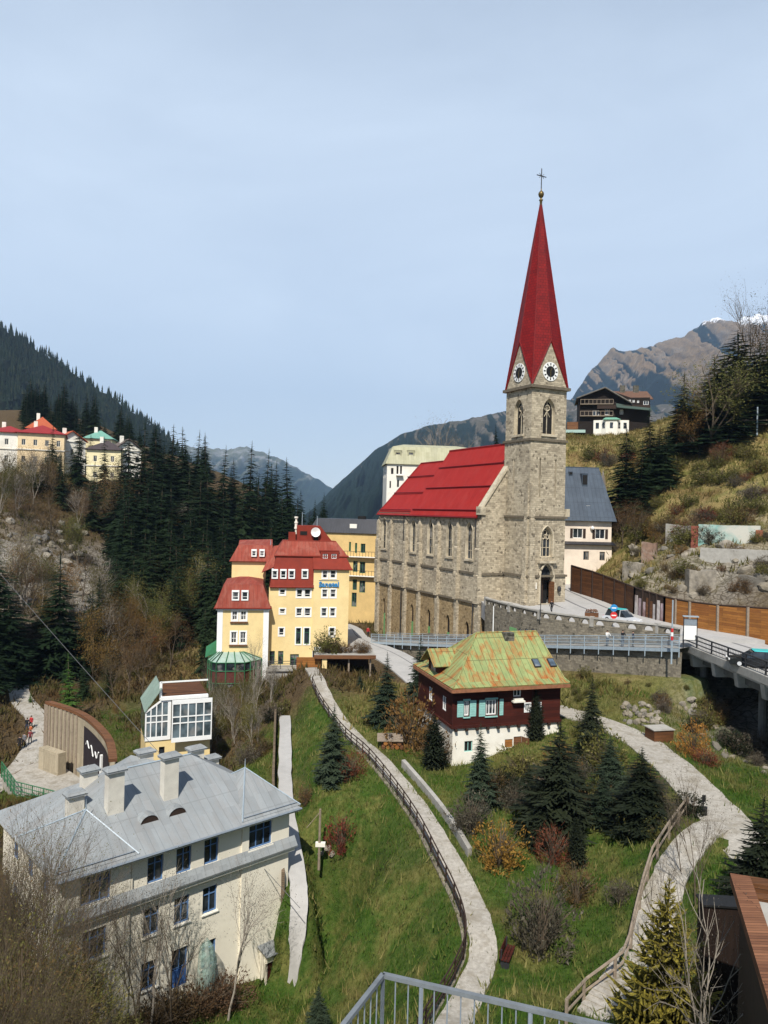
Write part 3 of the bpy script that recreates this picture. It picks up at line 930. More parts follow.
# ------------------------------------------------------------------ wall and window helpers
def arch_pts(x0, x1, zb, zt, rise, n=7, th=68):
 """outline of an opening from bottom left, over the arch, to bottom right"""
 if rise <= 0:
  return [(x0, zb), (x0, zt), (x1, zt), (x1, zb)]
 xm, hw = (x0 + x1) / 2, (x1 - x0) / 2
 zs = zt - rise
 L = []
 for k in range(n + 1):
  q = R(th) * k / n
  L.append((x0 + hw * (1 - math.cos(q)) / (1 - math.cos(R(th))), zs + rise * math.sin(q) / math.sin(R(th))))
 Rr = [(2 * xm - x, z) for x, z in reversed(L[:-1])]
 return [(x0, zb)] + L + Rr + [(x1, zb)]
def wall(mb, fr, x0, x1, z0, z1, holes=(), dep=.22, mi=0, y=0.0, rev=None, gable=None):
 """a wall face with real openings and their reveals; hole = (x0, x1, z0, z1, arch rise[, theta])"""
 rev = mi if rev is None else rev
 holes = [h if len(h) > 4 else tuple(h) + (0,) for h in holes]
 xs = sorted(set([x0, x1] + [h[0] for h in holes] + [h[1] for h in holes]))
 zs = sorted(set([z0, z1] + [h[2] for h in holes] + [h[3] for h in holes]))
 xs = [x for x in xs if x0 - 1e-6 <= x <= x1 + 1e-6]
 zs = [z for z in zs if z0 - 1e-6 <= z <= z1 + 1e-6]
 for i in range(len(xs) - 1):
  for j in range(len(zs) - 1):
   cx, cz = (xs[i] + xs[i + 1]) / 2, (zs[j] + zs[j + 1]) / 2
   if any(h[0] < cx < h[1] and h[2] < cz < h[3] for h in holes):
    continue
   mb.poly([fr.p(xs[i], y, zs[j]), fr.p(xs[i + 1], y, zs[j]), fr.p(xs[i + 1], y, zs[j + 1]), fr.p(xs[i], y, zs[j + 1])], mi)
 for h in holes:
  th = h[5] if len(h) > 5 else 68
  o = arch_pts(h[0], h[1], h[2], h[3], h[4], th=th)
  if h[4] > 0:
   k = len(o)
   mid = k // 2
   for a in range(1, mid):
    mb.poly([fr.p(h[0], y, h[3]), fr.p(o[a][0], y, o[a][1]), fr.p(o[a + 1][0], y, o[a + 1][1])], mi)
   for a in range(mid, k - 2):
    mb.poly([fr.p(h[1], y, h[3]), fr.p(o[a][0], y, o[a][1]), fr.p(o[a + 1][0], y, o[a + 1][1])], mi)
  for a in range(len(o)):
   p, q = o[a], o[(a + 1) % len(o)]
   mb.poly([fr.p(p[0], y, p[1]), fr.p(p[0], y + dep, p[1]), fr.p(q[0], y + dep, q[1]), fr.p(q[0], y, q[1])], rev)
def win(fr, h, parent, fm, pm, dep=.22, nx=2, nz=1, bw=.07, y=0.0, name='window', zsplit=None, label=None):
 """frame (bars) with one pane sheet behind it"""
 x0, x1, z0, z1 = h[:4]
 rise = h[4] if len(h) > 4 else 0
 th = h[5] if len(h) > 5 else 68
 o = arch_pts(x0, x1, z0, z1, rise, th=th)
 mb = MB()
 ya, yb = y + dep - .09, y + dep - .015
 zt = z1 - rise
 mb.fbox(fr, x0 + .002, x0 + bw, ya, yb, z0, zt)
 mb.fbox(fr, x1 - bw, x1 - .002, ya, yb, z0, zt)
 mb.fbox(fr, x0 + bw, x1 - bw, ya, yb, z0, z0 + bw)
 if rise <= 0:
  mb.fbox(fr, x0 + bw, x1 - bw, ya, yb, z1 - bw, z1 - .002)
 else:
  for a in range(1, len(o) - 2):
   p, q = o[a], o[a + 1]
   cx, cz = (x0 + x1) / 2, zt
   s = 1 - bw / max(.3, (x1 - x0) / 2)
   pi, qi = (cx + (p[0] - cx) * s, cz + (p[1] - cz) * s), (cx + (q[0] - cx) * s, cz + (q[1] - cz) * s)
   mb.hexa([fr.p(p[0], ya, p[1]), fr.p(q[0], ya, q[1]), fr.p(qi[0], ya, qi[1]), fr.p(pi[0], ya, pi[1]),
     fr.p(p[0], yb, p[1]), fr.p(q[0], yb, q[1]), fr.p(qi[0], yb, qi[1]), fr.p(pi[0], yb, pi[1])])
 for k in range(1, nx):
  x = x0 + (x1 - x0) * k / nx
  t = abs(2 * k / nx - 1)
  top = z1 - (rise * t * .8 if rise else bw) - (.02 if rise else 0)
  mb.fbox(fr, x - bw * .4, x + bw * .4, ya + .01, yb - .01, z0 + bw, top)
 zz = zsplit if zsplit else [z0 + (zt - z0) * k / nz for k in range(1, nz)]
 for z in zz:
  mb.fbox(fr, x0 + bw, x1 - bw, ya + .015, yb - .012, z - bw * .35, z + bw * .35)
 f = mb.build(name, fm, parent)
 if label:
  f['label'] = label
 pb = MB()
 pb.poly([fr.p(x, y + dep - .008, z) for x, z in reversed(o)][::-1])
 pb.build('pane', pm, f)
 return f
def sill(mb, fr, h, out=.09, th=.07, mi=0, ex=.08):
 mb.fbox(fr, h[0] - ex, h[1] + ex, -out, .002, h[2] - th, h[2] - .003, mi)
def surround(mb, fr, h, w=.14, out=.03, mi=0):
 x0, x1, z0, z1 = h[:4]
 mb.fbox(fr, x0 - w, x0 - .003, -out, .002, z0 - w, z1 + w, mi)
 mb.fbox(fr, x1 + .003, x1 + w, -out, .002, z0 - w, z1 + w, mi)
 mb.fbox(fr, x0 - .003, x1 + .003, -out, .002, z1 + .003, z1 + w, mi)
 mb.fbox(fr, x0 - .003, x1 + .003, -out, .002, z0 - w, z0 - .003, mi)
def slab_poly(mb, pts, t=.12, mi=0):
 """roof sheet with thickness: polygon extruded down along its normal"""
 pts = [Vector(p) for p in pts]
 n = Vector((0, 0, 0))
 for i in range(len(pts)):
  a, b = pts[i], pts[(i + 1) % len(pts)]
  n += a.cross(b)
 n.normalize()
 if n.z < 0:
  pts = pts[::-1]
  n = -n
 lo = [p - n * t for p in pts]
 k = len(pts)
 mb.add(pts + lo, [tuple(range(k)), tuple(reversed(range(k, 2 * k)))] + [(i, k + i, k + (i + 1) % k, (i + 1) % k) for i in range(k)], mi)
def rail(name, label, pts, h, mat, parent=None, posts=None, nrail=2, r=.04, balusters=0, top_r=None, cat='railing', group=None, gap=1.8, base=0.0, panel=None):
 """railing along a polyline: posts, rails and optional balusters"""
 root = T(name, label, cat, pts[0], group)
 pts = [Vector(p) for p in pts]
 Lt = [0]
 for a, b in zip(pts[:-1], pts[1:]):
  Lt.append(Lt[-1] + (b - a).length)
 def pos(s):
  for i in range(len(pts) - 1):
   if s <= Lt[i + 1] + 1e-6:
    return pts[i].lerp(pts[i + 1], (s - Lt[i]) / max(1e-6, Lt[i + 1] - Lt[i]))
  return pts[-1]
 n = max(1, round(Lt[-1] / gap))
 for k in range(n + 1):
  p = pos(Lt[-1] * k / n)
  mb = MB()
  mb.tube([p + Vector((0, 0, base)), p + Vector((0, 0, h))], r * 1.15, 6)
  mb.build('post', mat, root)
 for j in range(nrail):
  z = h * (1 - j / nrail) if nrail > 1 else h
  mb = MB()
  mb.tube([p + Vector((0, 0, z)) for p in pts], (top_r or r) if j == 0 else r * .8, 6)
  mb.build('rail', mat, root)
 if balusters:
  mb = MB()
  m_ = int(Lt[-1] / balusters)
  for k in range(m_):
   p = pos(Lt[-1] * (k + .5) / m_)
   mb.tube([p + Vector((0, 0, .08)), p + Vector((0, 0, h - .02))], .014, 4)
  o = mb.build('baluster', mat, root)
  o['kind'] = 'stuff'
 return root
def text_on(txt, size, fr, x, z, depth, mat, parent, name='lettering', y=-.12, width=None):
 cu = bpy.data.curves.new('lettering_curve', 'FONT')
 cu.body = txt
 cu.size = size
 cu.extrude = depth
 cu.offset = size * .025
 ob = link(bpy.data.objects.new('lettering_curve', cu))
 dg = bpy.context.evaluated_depsgraph_get()
 me = bpy.data.meshes.new_from_object(ob.evaluated_get(dg))
 bpy.data.objects.remove(ob)
 xs = [v.co.x for v in me.vertices]
 k = (width / (max(xs) - min(xs))) if width else 1
 mb = MB()
 mb.add([fr.p(x + (v.co.x - min(xs)) * k, y - v.co.z, z + v.co.y) for v in me.vertices], [tuple(p.vertices) for p in me.polygons])
 bpy.data.meshes.remove(me)
 return mb.build(name, mat, parent)
# ================================================================== the church
A26 = R(26)
CH = FR((20.60, 105.0), A26)
church = T('church', 'grey stone church with red roof and tall red pointed spire', 'church', CH.p(3, 20, -13))
TW, NX0, NX1, NY0, NL = 6.2, -4.23, 10.43, 5.6, 37.0
LW = CH.sub(NX0, NY0 + 34.5, -math.pi / 2)          # the long wall towards the camera, x from the far end
LT = 34.5
ZB = -28.0
def lx(t):
 return LT - t
hol, low, ocu = [], [], None
for t in (3.2, 8.95, 15.0, 20.9, 32.3):
 hol.append((lx(t) - .88, lx(t) + .88, -6.75, -1.2, 1.7))
for t in (3.4, 9.0, 15.1, 20.9, 31.8):
 low.append((lx(t) - .62, lx(t) + .62, -25.5, -16.0 + .4 * math.sin(t), 1.3))
ocu = (lx(4.6) - .75, lx(4.6) + .75, -10.6, -9.1, .75, 90)
mb = MB()
wall(mb, LW, 0, LT, -13.1, 0, hol, .32, 0, rev=1)
mb2 = MB()
wall(mb2, LW, 0, LT, ZB, -13.1, low, .5, 0)
# chamfered far end, far side and gable front
CE = [(NX0, NY0 + LT), (-.6, NY0 + 38), (6.8, NY0 + 38), (NX1, NY0 + LT), (NX1, NY0)]
for (xa, ya), (xb, yb) in zip(CE[:-1], CE[1:]):
 mb.poly([CH.p(xb, yb, -13.1), CH.p(xa, ya, -13.1), CH.p(xa, ya, 0), CH.p(xb, yb, 0)])
 mb2.poly([CH.p(xb, yb, ZB), CH.p(xa, ya, ZB), CH.p(xa, ya, -13.1), CH.p(xb, yb, -13.1)])
def gz(x):
 return 11.0 * (1 - abs(x - 3.1) / 7.33)
mb.poly([CH.p(NX0, NY0, -13.1), CH.p(0, NY0, -13.1), CH.p(0, NY0, gz(0) + .5), CH.p(NX0, NY0, .75)])
mb.poly([CH.p(TW, NY0, -13.1), CH.p(NX1, NY0, -13.1), CH.p(NX1, NY0, .75), CH.p(TW, NY0, gz(TW) + .5)])
mb2.poly([CH.p(NX0, NY0, ZB), CH.p(NX1, NY0, ZB), CH.p(NX1, NY0, -13.1), CH.p(NX0, NY0, -13.1)])
mb.poly([CH.p(0, NY0 + .7, 0), CH.p(NX0, NY0 + .7, 0), CH.p(NX0, NY0 + .7, .75), CH.p(0, NY0 + .7, gz(0) + .5)])
mb.build('nave_wall', [M['church'], M['church_trim']], church)
mb2.build('undercroft_wall', M['church_low'], church)
for h in hol:
 win(LW, h, church, M['church_trim'], M['glass'], .32, 2, 3, .07, name='window')
for h in hol:
 mb = MB()
 o = arch_pts(h[0] - .1, h[1] + .1, h[2], h[3] + .13, 1.82)
 mb.tube([LW.p(x, -.04, z) for x, z in o], .1, 5)
 mb.fbox(LW, h[0] - .3, h[1] + .3, -.2, -.003, h[2] - .3, h[2] - .02)
 mb.build('window_surround', M['church_trim'], church)
win(LW, ocu, church, M['church_trim'], M['glass'], .5, 2, 1, .12, name='round_window')
for i, h in enumerate(low):
 f = win(LW, h, church, M['dark_wood'], M['dark'], .5, 2, 1, .09, name='window')
 d = MB()
 d.fbox(LW, h[0] + .1, h[1] - .1, .28, .36, h[2] + .05, -18.7)
 d.build('door', M['green_door'], church)
# string courses, cornice, copings
mb = MB()
for z, t, o in ((-8.75, .32, .2), (-13.1, .28, .28)):
 mb.fbox(LW, -.1, LT + .1, -o, -.003, z - t / 2, z + t / 2)
 mb.fbox(CH, NX0 - o, -.003, NY0 - o, NY0 - .003, z - t / 2, z + t / 2)
 mb.fbox(CH, TW + .003, NX1 + o, NY0 - o, NY0 - .003, z - t / 2, z + t / 2)
mb.fbox(LW, 0, LT - .2, -.22, -.003, -.55, -.02)
mb.build('string_course', M['trim_dark'], church)
for xa, xb, za, zb_ in ((NX0 - .45, -.02, .2, gz(0) + .9), (NX1 + .45, TW + .02, .2, gz(TW) + .9)):
 mb = MB()
 y0, y1 = NY0 - .22, NY0 + .85
 mb.hexa([CH.p(xa, y0, za), CH.p(xb, y0, zb_ - .5), CH.p(xb, y1, zb_ - .5), CH.p(xa, y1, za),
   CH.p(xa, y0, za + .55), CH.p(xb, y0, zb_ + .1), CH.p(xb, y1, zb_ + .1), CH.p(xa, y1, za + .55)])
 mb.fbox(CH, min(xa, xa + .9), max(xa, xa + .9), y0 - .06, y1 + .06, za - .25, za + .95)
 mb.build('gable_coping', M['church_trim'], church)
# buttresses
for t in (.35, 6.2, 12.1, 18.3, 23.3, 29.1, 34.3):
 mb = MB()
 x = lx(t)
 wd = .85 if t not in (.35, 34.3) else 1.15
 for z0, z1, o in ((ZB, -13.1, .42), (-13.1, -8.75, .7), (-8.75, -4.9, .6)):
  mb.fbox(LW, x - wd / 2, x + wd / 2, -o, -.002, z0, z1 - .25)
  mb.hexa([LW.p(x - wd / 2, -o, z1 - .25), LW.p(x + wd / 2, -o, z1 - .25), LW.p(x + wd / 2, -.002, z1 - .25), LW.p(x - wd / 2, -.002, z1 - .25),
    LW.p(x - wd / 2, -o + .2, z1), LW.p(x + wd / 2, -o + .2, z1), LW.p(x + wd / 2, -.002, z1), LW.p(x - wd / 2, -.002, z1)])
 w2 = wd * .72
 mb.fbox(LW, x - w2 / 2, x + w2 / 2, -.48, -.002, -4.9, -1.9)
 mb.hexa([LW.p(x - w2 / 2, -.48, -1.9), LW.p(x + w2 / 2, -.48, -1.9), LW.p(x + w2 / 2, -.002, -1.9), LW.p(x - w2 / 2, -.002, -1.9),
   LW.p(x - .05, -.1, -.75), LW.p(x + .05, -.1, -.75), LW.p(x + .05, -.002, -.75), LW.p(x - .05, -.002, -.75)])
 mb.build('buttress', M['church'], church)
for t in (23.95, 1.05):
 mb = MB()
 mb.tube([LW.p(lx(t), -.35, -.3), LW.p(lx(t), -.5, -13), LW.p(lx(t), -.6, -13.6), LW.p(lx(t), -.6, -26)], .09, 6)
 mb.build('downpipe', M['metal_d'], church)
# roof of nave and choir
RX, RZ = 3.1, 11.05
def rp(x, y, z):
 return CH.p(x, NY0 + y, z)
ro = MB()
ex = NX0 - .5
k = RZ / (RX - NX0)
zE = -.35
slab_poly(ro, [rp(ex, .8, zE), rp(ex, 21.8, zE), rp(RX, 21.8, RZ), rp(RX, .8, RZ)], .22)
slab_poly(ro, [rp(NX1 + .5, .8, zE), rp(NX1 + .5, 21.8, zE), rp(RX, 21.8, RZ), rp(RX, .8, RZ)], .22)
ro.poly([rp(ex + .2, 21.75, zE - .1), rp(RX, 21.75, RZ - .2), rp(NX1 + .3, 21.75, zE - .1)])
CZ = 9.35
slab_poly(ro, [rp(ex + .12, 21.8, zE - .05), rp(ex + .12, 34.8, zE - .05), rp(RX, 32.2, CZ), rp(RX, 21.8, CZ)], .2)
slab_poly(ro, [rp(NX1 + .4, 21.8, zE - .05), rp(NX1 + .4, 34.8, zE - .05), rp(RX, 32.2, CZ), rp(RX, 21.8, CZ)], .2)
slab_poly(ro, [rp(ex + .12, 34.8, zE - .05), rp(-.8, 38.5, zE - .05), rp(RX, 32.2, CZ)], .2)
slab_poly(ro, [rp(-.8, 38.5, zE - .05), rp(7.0, 38.5, zE - .05), rp(RX, 32.2, CZ)], .2)
slab_poly(ro, [rp(7.0, 38.5, zE - .05), rp(NX1 + .4, 34.8, zE - .05), rp(RX, 32.2, CZ)], .2)
roof = ro.build('roof', M['red_roof'], church)
for y0, y1, f, zr in ((.9, 21.5, .40, RZ), (.9, 21.5, .72, RZ), (.9, 21.5, .075, RZ), (22.2, 33.2, .72, CZ), (22.2, 33.6, .40, CZ), (22.2, 34.3, .075, CZ)):
 mb = MB()
 xa = ex + (RX - ex) * f
 za = zE + (zr - zE) * f
 mb.tube([rp(xa - .12, y0, za + .12), rp(xa - .12, y1, za + .12)], .1, 5)
 mb.build('snow_guard', M['red_bar'], roof)
mb = MB()
mb.tube([rp(RX, .8, RZ + .05), rp(RX, 21.8, RZ + .05)], .14, 6)
mb.tube([rp(RX, 21.8, CZ + .05), rp(RX, 32.2, CZ + .05)], .14, 6)
mb.tube([rp(RX, 32.2, CZ + .05), rp(ex + .12, 34.8, zE)], .11, 6)
mb.build('ridge_cap', M['red_bar'], roof)
mb = MB()
mb.tube([rp(ex - .03, .8, zE - .16), rp(ex - .03, 34.8, zE - .16)], .13, 6)
mb.build('gutter', M['red_bar'], roof)
# ---- tower
tower = T('tower', None, None, CH.p(0, 0, -13))
tower.parent = church
tower.location = Vector(tower.location) - base_of(church)
FRT = CH
LFT = CH.sub(0, TW, -math.pi / 2)
BCK = CH.sub(TW, TW, math.pi)
RGT = CH.sub(TW, 0, math.pi / 2)
stages = [(-15, -8.6, .32), (-8.6, -.2, .16), (-.2, 10.85, .06), (10.85, 18.4, 0.0)]
bell = (2.0, 4.2, 11.7, 16.9, 1.9)
lowin = (2.15, 4.1, -5.9, -1.6, 1.6)
door = (2.05, 4.15, -12.6, -7.0, 1.9)
mb = MB()
for z0, z1, o in stages:
 for fr, kind in ((FRT, 'f'), (LFT, 'l'), (BCK, 'b'), (RGT, 'r')):
  hs = []
  if z0 == 10.85:
   hs = [bell]
  if kind == 'f' and z0 == -15:
   hs = [(door[0], door[1], door[2], -8.6, 0)]
  if kind == 'f' and z0 == -8.6:
   hs = [lowin, (door[0], door[1], -8.6, door[3], 1.58)]
  if kind in 'fr' and z0 == -.2:
   hs = [(1.55, 1.85, 2.6, 8.2, 0), (4.35, 4.65, 2.6, 8.2, 0)]
  if kind == 'l' and z0 == -.2:
   hs = [(2.2, 2.5, 2.6, 8.2, 0)]
  wall(mb, fr, -o, TW + o, z0, z1, hs, .6, 0, y=-o, rev=1)
mb.build('tower_wall', [M['church'], M['church_trim']], church)
bpy.data.objects.remove(tower)
for z0, z1, o in stages[:-1]:
 pass
mb = MB()
for z, t, o in ((18.42, .42, .42), (10.85, .34, .26), (-.2, .3, .4), (-8.6, .3, .5)):
 oo = {18.42: .0, 10.85: .06, -.2: .16, -8.6: .32}[z]
 mb.fbox(CH, -o, TW + o, -o, -oo - .003, z - t / 2, z + t / 2)
 mb.fbox(CH, -o, -oo - .003, -oo - .003, TW + o, z - t / 2, z + t / 2)
 mb.fbox(CH, TW + oo + .003, TW + o, -oo - .003, TW + o, z - t / 2, z + t / 2)
 mb.fbox(CH, -oo - .003, TW + oo + .003, TW + oo + .003, TW + o, z - t / 2, z + t / 2)
mb.build('tower_string_course', M['trim_dark'], church)
for fr in (FRT, LFT, RGT, BCK):
 f = win(fr, bell, church, M['church_trim'], M['dark'], .6, 2, 1, .16, name='belfry_window')
 mb = MB()
 q = [(3.1 + .42 * math.cos(a), 15.55 + .42 * math.sin(a)) for a in [i * math.pi / 5 for i in range(11)]]
 mb.tube([fr.p(x, .5, z) for x, z in q], .1, 4)
 mb.tube([fr.p(3.1 + .5 * sgn * (1 - t) + 0, .5, 14.3 + .8 * t) for sgn in (-1,) for t in (0, .5, 1)], .07, 4)
 mb.tube([fr.p(3.1 + .5 * (1 - t), .5, 14.3 + .8 * t) for t in (0, .5, 1)], .07, 4)
 mb.build('tracery', M['church_trim'], f)
 mb = MB()
 mb.fbox(fr, bell[0] - .25, bell[1] + .25, -.2, .5, bell[2] - .3, bell[2] - .002)
 mb.build('window_ledge', M['church_trim'], church)
f = win(FRT, lowin, church, M['church_trim'], M['glass'], .6, 3, 2, .12, y=-.16, name='tracery_window')
mb = MB()
for cx in (2.75, 3.5, 3.12):
 q = [(cx + .32 * math.cos(a), (-3.05 if cx != 3.12 else -2.4) + .32 * math.sin(a)) for a in [i * math.pi / 4 for i in range(9)]]
 mb.tube([FRT.p(x, .32, z) for x, z in q], .07, 4)
mb.build('tracery', M['church_trim'], f)
d = MB()
d.fbox(FRT, door[0] + .05, door[0] + .95, .3, .36, door[2] + .02, -9.25)
d.fbox(FRT, door[0] + .05, door[1] - .05, .2, .42, -9.2, -8.95)
dd = d.build('door', M['dark_wood'], church)
d = MB()
d.hexa([FRT.p(door[1] - .1, .32, door[2] + .02), FRT.p(door[1] - .02, .32, door[2] + .02), FRT.p(door[1] + .05, -.75, door[2] + .02), FRT.p(door[1] - .03, -.75, door[2] + .02),
  FRT.p(door[1] - .1, .32, -9.4), FRT.p(door[1] - .02, .32, -9.4), FRT.p(door[1] + .05, -.75, -9.4), FRT.p(door[1] - .03, -.75, -9.4)])
d.build('open_door_leaf', M['brown_wood'], church)
d = MB()
d.poly([FRT.p(x, .25, z) for x, z in arch_pts(door[0], door[1], -8.95, door[3], 1.58)])
d.build('tympanum', M['glass'], church)
d = MB()
d.poly([FRT.p(door[0], .9, door[2]), FRT.p(door[1], .9, door[2]), FRT.p(door[1], .9, -8.95), FRT.p(door[0], .9, -8.95)])
d.build('porch_shade', M['dark'], church)
# moulded portal and hood over the door
mb = MB()
o = arch_pts(door[0] - .2, door[1] + .2, door[2], door[3] + .35, 2.1)
mb.tube([FRT.p(x, -.36, z) for x, z in o], .17, 6)
o = arch_pts(lowin[0] - .15, lowin[1] + .15, lowin[2], lowin[3] + .2, 1.75)
mb.tube([FRT.p(x, -.2, z) for x, z in o], .11, 6)
mb.fbox(FRT, 1.5, 4.7, -.75, -.17, -6.75, -6.45)
mb.build('portal_moulding', M['church_trim'], church)
mb = MB()
for xa, xb in ((.75, 1.35),):
 mb.fbox(FRT, xa, xb, -.4, -.33, -10.4, -9.5)
mb.build('wall_plaque', M['white_r'], church)
mb = MB()
mb.lathe(FRT.p(5.2, -.6, -10.9), [(.02, 0), (.25, .1), (.3, .5), (.22, .75), (.02, .85)], 8)
mb.build('wall_lantern', M['metal_d'], church)
for x0, x1, y0, y1 in ((-.35, .7, -.95, -.02), (-.8, -.02, -.34, .6)):
 mb = MB()
 for z0, z1, g in ((-15, -8.6, .0), (-8.6, -4.2, .12), (-4.2, -.2, .22), (-.2, 4.6, .3)):
  xa, xb, ya, yb = (x0 + g * .4, x1 - g * .6, y0 + g, y1) if x0 > -.5 else (x0 + g, x1, y0 + g * .4, y1 - g * .6)
  mb.fbox(CH, xa, xb, ya, yb, z0, z1 - .3)
  mb.fbox(CH, xa + .08, xb - .08, ya + .12, yb, z1 - .3, z1)
 mb.build('buttress', M['church'], church)
# clock gables
CXT = TW / 2
GA = 25.1
ZC = 18.64
for fr in (FRT, LFT, RGT, BCK):
 mb = MB()
 mb.poly([fr.p(0, 0, ZC), fr.p(TW, 0, ZC), fr.p(CXT, 0, GA)])
 mb.build('clock_gable', M['church'], church)
 mb = MB()
 for xa in (-.08, TW + .08):
  mb.tube([fr.p(xa, -.06, ZC + .02), fr.p(CXT, -.06, GA + .12)], .12, 5)
 mb.build('gable_trim', M['spire_red'], church)
 # clock: white ring, dark centre, hour marks and gilt hands
 zc = 20.75
 n = 28
 mb = MB()
 ring = [(math.cos(2 * math.pi * i / n), math.sin(2 * math.pi * i / n)) for i in range(n)]
 mb.prism([fr.p(CXT + 1.36 * c, -.03, zc + 1.36 * s) for c, s in ring], fr.n * -.07)
 ck = mb.build('clock_face', M['white'], church)
 mb = MB()
 mb.prism([fr.p(CXT + .78 * c, -.104, zc + .78 * s) for c, s in ring], fr.n * -.03)
 mb.build('clock_centre', M['black'], ck)
 mb = MB()
 for i in range(12):
  q = 2 * math.pi * i / 12
  c, s = math.cos(q), math.sin(q)
  p1, p2 = .88, 1.22
  mb.hexa([fr.p(CXT + c * r - s * w_, -.104 - y, zc + s * r + c * w_) for y in (0, .02) for r, w_ in ((p1, -.07), (p2, -.1), (p2, .1), (p1, .07))])
 mb.build('hour_mark', M['black'], ck)
 mb = MB()
 for ang, ln in ((R(90 - 20), .62), (R(270), 1.15)):
  c, s = math.cos(ang), math.sin(ang)
  mb.hexa([fr.p(CXT + c * r - s * w_, -.14 - y, zc + s * r + c * w_) for y in (0, .02) for r, w_ in ((-.2, -.08), (ln, -.035), (ln, .035), (-.2, .08))])
 mb.build('clock_hand', M['gold'], ck)
# spire
ZT = 46.9
tip = CH.p(CXT, CXT, ZT)
e = .12
cor = [(-e, -e), (TW + e, -e), (TW + e, TW + e), (-e, TW + e)]
mid = [(CXT, -e), (TW + e, CXT), (CXT, TW + e), (-e, CXT)]
sp = MB()
for i in range(4):
 c0, c1 = CH.p(*cor[i], ZC - .05), CH.p(*cor[(i + 1) % 4], ZC - .05)
 m_ = CH.p(*mid[i], GA + .05)
 for pa, pb in ((c0, m_), (m_, c1)):
  q1, q2 = pa.lerp(tip, .5), pb.lerp(tip, .5)
  sp.poly([pa, pb, q2, q1])
  sp.poly([q1, q2, tip])
sp.build('spire', M['spire_red'], church)
mb = MB()
for i in range(4):
 mb.tube([CH.p(*cor[i], ZC), tip], [.11, .03], 5)
 mb.tube([CH.p(*mid[i], GA), tip], [.09, .03], 5)
mb.build('spire_ridge', M['spire_red'], church)
mb = MB()
mb.lathe(tip, [(.16, -1.3), (.2, -.5), (.32, -.35), (.16, -.2), (.16, .0), (.3, .12), (.43, .45), (.4, .68), (.26, .9), (.1, 1.02), (.07, 1.3)], 12)
fin = mb.build('finial_ball', M['gold'], church, smooth=True)
mb = MB()
mb.tube([tip + Vector((0, 0, 1.1)), tip + Vector((0, 0, 4.3))], .075, 5)
mb.tube([tip + CH.d * -.85 + Vector((0, 0, 3.2)), tip + CH.d * .85 + Vector((0, 0, 3.2))], .07, 5)
for q in (-.42, .42):
 mb.tube([tip + CH.d * q + Vector((0, 0, 2.9)), tip + CH.d * q * .2 + Vector((0, 0, 3.25)), tip + CH.d * q + Vector((0, 0, 3.55))], .045, 4)
mb.build('cross', M['metal_d'], church)
# ================================================================== cream house with the pale grey roof (front left)
RH = at(289.5, 808, 54)
CR = FR((RH.x, RH.y), math.atan2(.674, .738))
house = T('house', 'cream house with pale grey hipped metal roof and many chimneys', 'house', CR.p(-9, 5, -33))
zE = CR.hit(289, 808)[1]
xL = CR.hit(62, 880)[0]                 # left end of the front
zC = CR.hit(289.5, 845)[1]              # the middle cornice
zB = -36.0
DP = 11.5
pl_ = CR.hit(131, 870)[0]               # inner edge of the near pavilion
pr_ = CR.hit(243, 820)[0]
w_r1 = [(334, 365, 350, 418), (407, 438, 327, 388), (478, 508, 304, 367)]
w_r2 = [(322, 356, 483, 552), (402, 432, 456, 520), (474, 504, 431, 494)]
w_r3 = [(317, 351, 623, 688), (396, 427, 594, 678), (472, 500, 560, 640)]
def cpx(c):          # crop coordinates of the house close-up to photo pixels
 return 20 + c[0] * .390625, 20 + c[1] * .390625, 720 + c[2] * .390625, 720 + c[3] * .390625
holes = []
styles = []
for row, r in ((1, w_r1), (2, w_r2), (3, w_r3)):
 zz = []
 for c in r:
  x0, x1, y0, y1 = cpx(c)
  ym = (y0 + y1) / 2
  xm = (x0 + x1) / 2
  cx, cz = CR.hit(xm, ym)
  wd = 1.08
  ht = 1.75 if not (row == 3 and c[0] == 396) else 2.5
  zz.append((cx, cz, wd, ht))
 zc = sum(z for _, z, _, _ in zz) / 3
 for cx, cz, wd, ht in zz:
  if row == 3:
   zc = cz if ht < 2 else cz
  holes.append((cx - wd / 2, cx + wd / 2, zc - ht / 2, zc + ht / 2))
  styles.append('door' if ht > 2 else 'w')
z1c = (holes[0][2] + holes[0][3]) / 2
z2c = (holes[3][2] + holes[3][3]) / 2
for (xa, xb) in ((587, 645),):
 a = CR.hit(20 + 587 * .3906, 835)[0]
 b = CR.hit(20 + 645 * .3906, 830)[0]
 holes.append((a, b, z1c - .8, z1c + .95)); styles.append('triple')
a = CR.hit(20 + 155 * .3906, 885)[0]
b = CR.hit(20 + 232 * .3906, 880)[0]
holes.append((a, b, z1c - .8, z1c + .95)); styles.append('triple')
holes.append((a + .2, b - .2, z2c - .9, z2c + .9)); styles.append('triple')
z3c = z2c - (z1c - z2c)
holes.append((a + .2, b - .2, z3c - .9, z3c + .9)); styles.append('triple')
mb = MB()
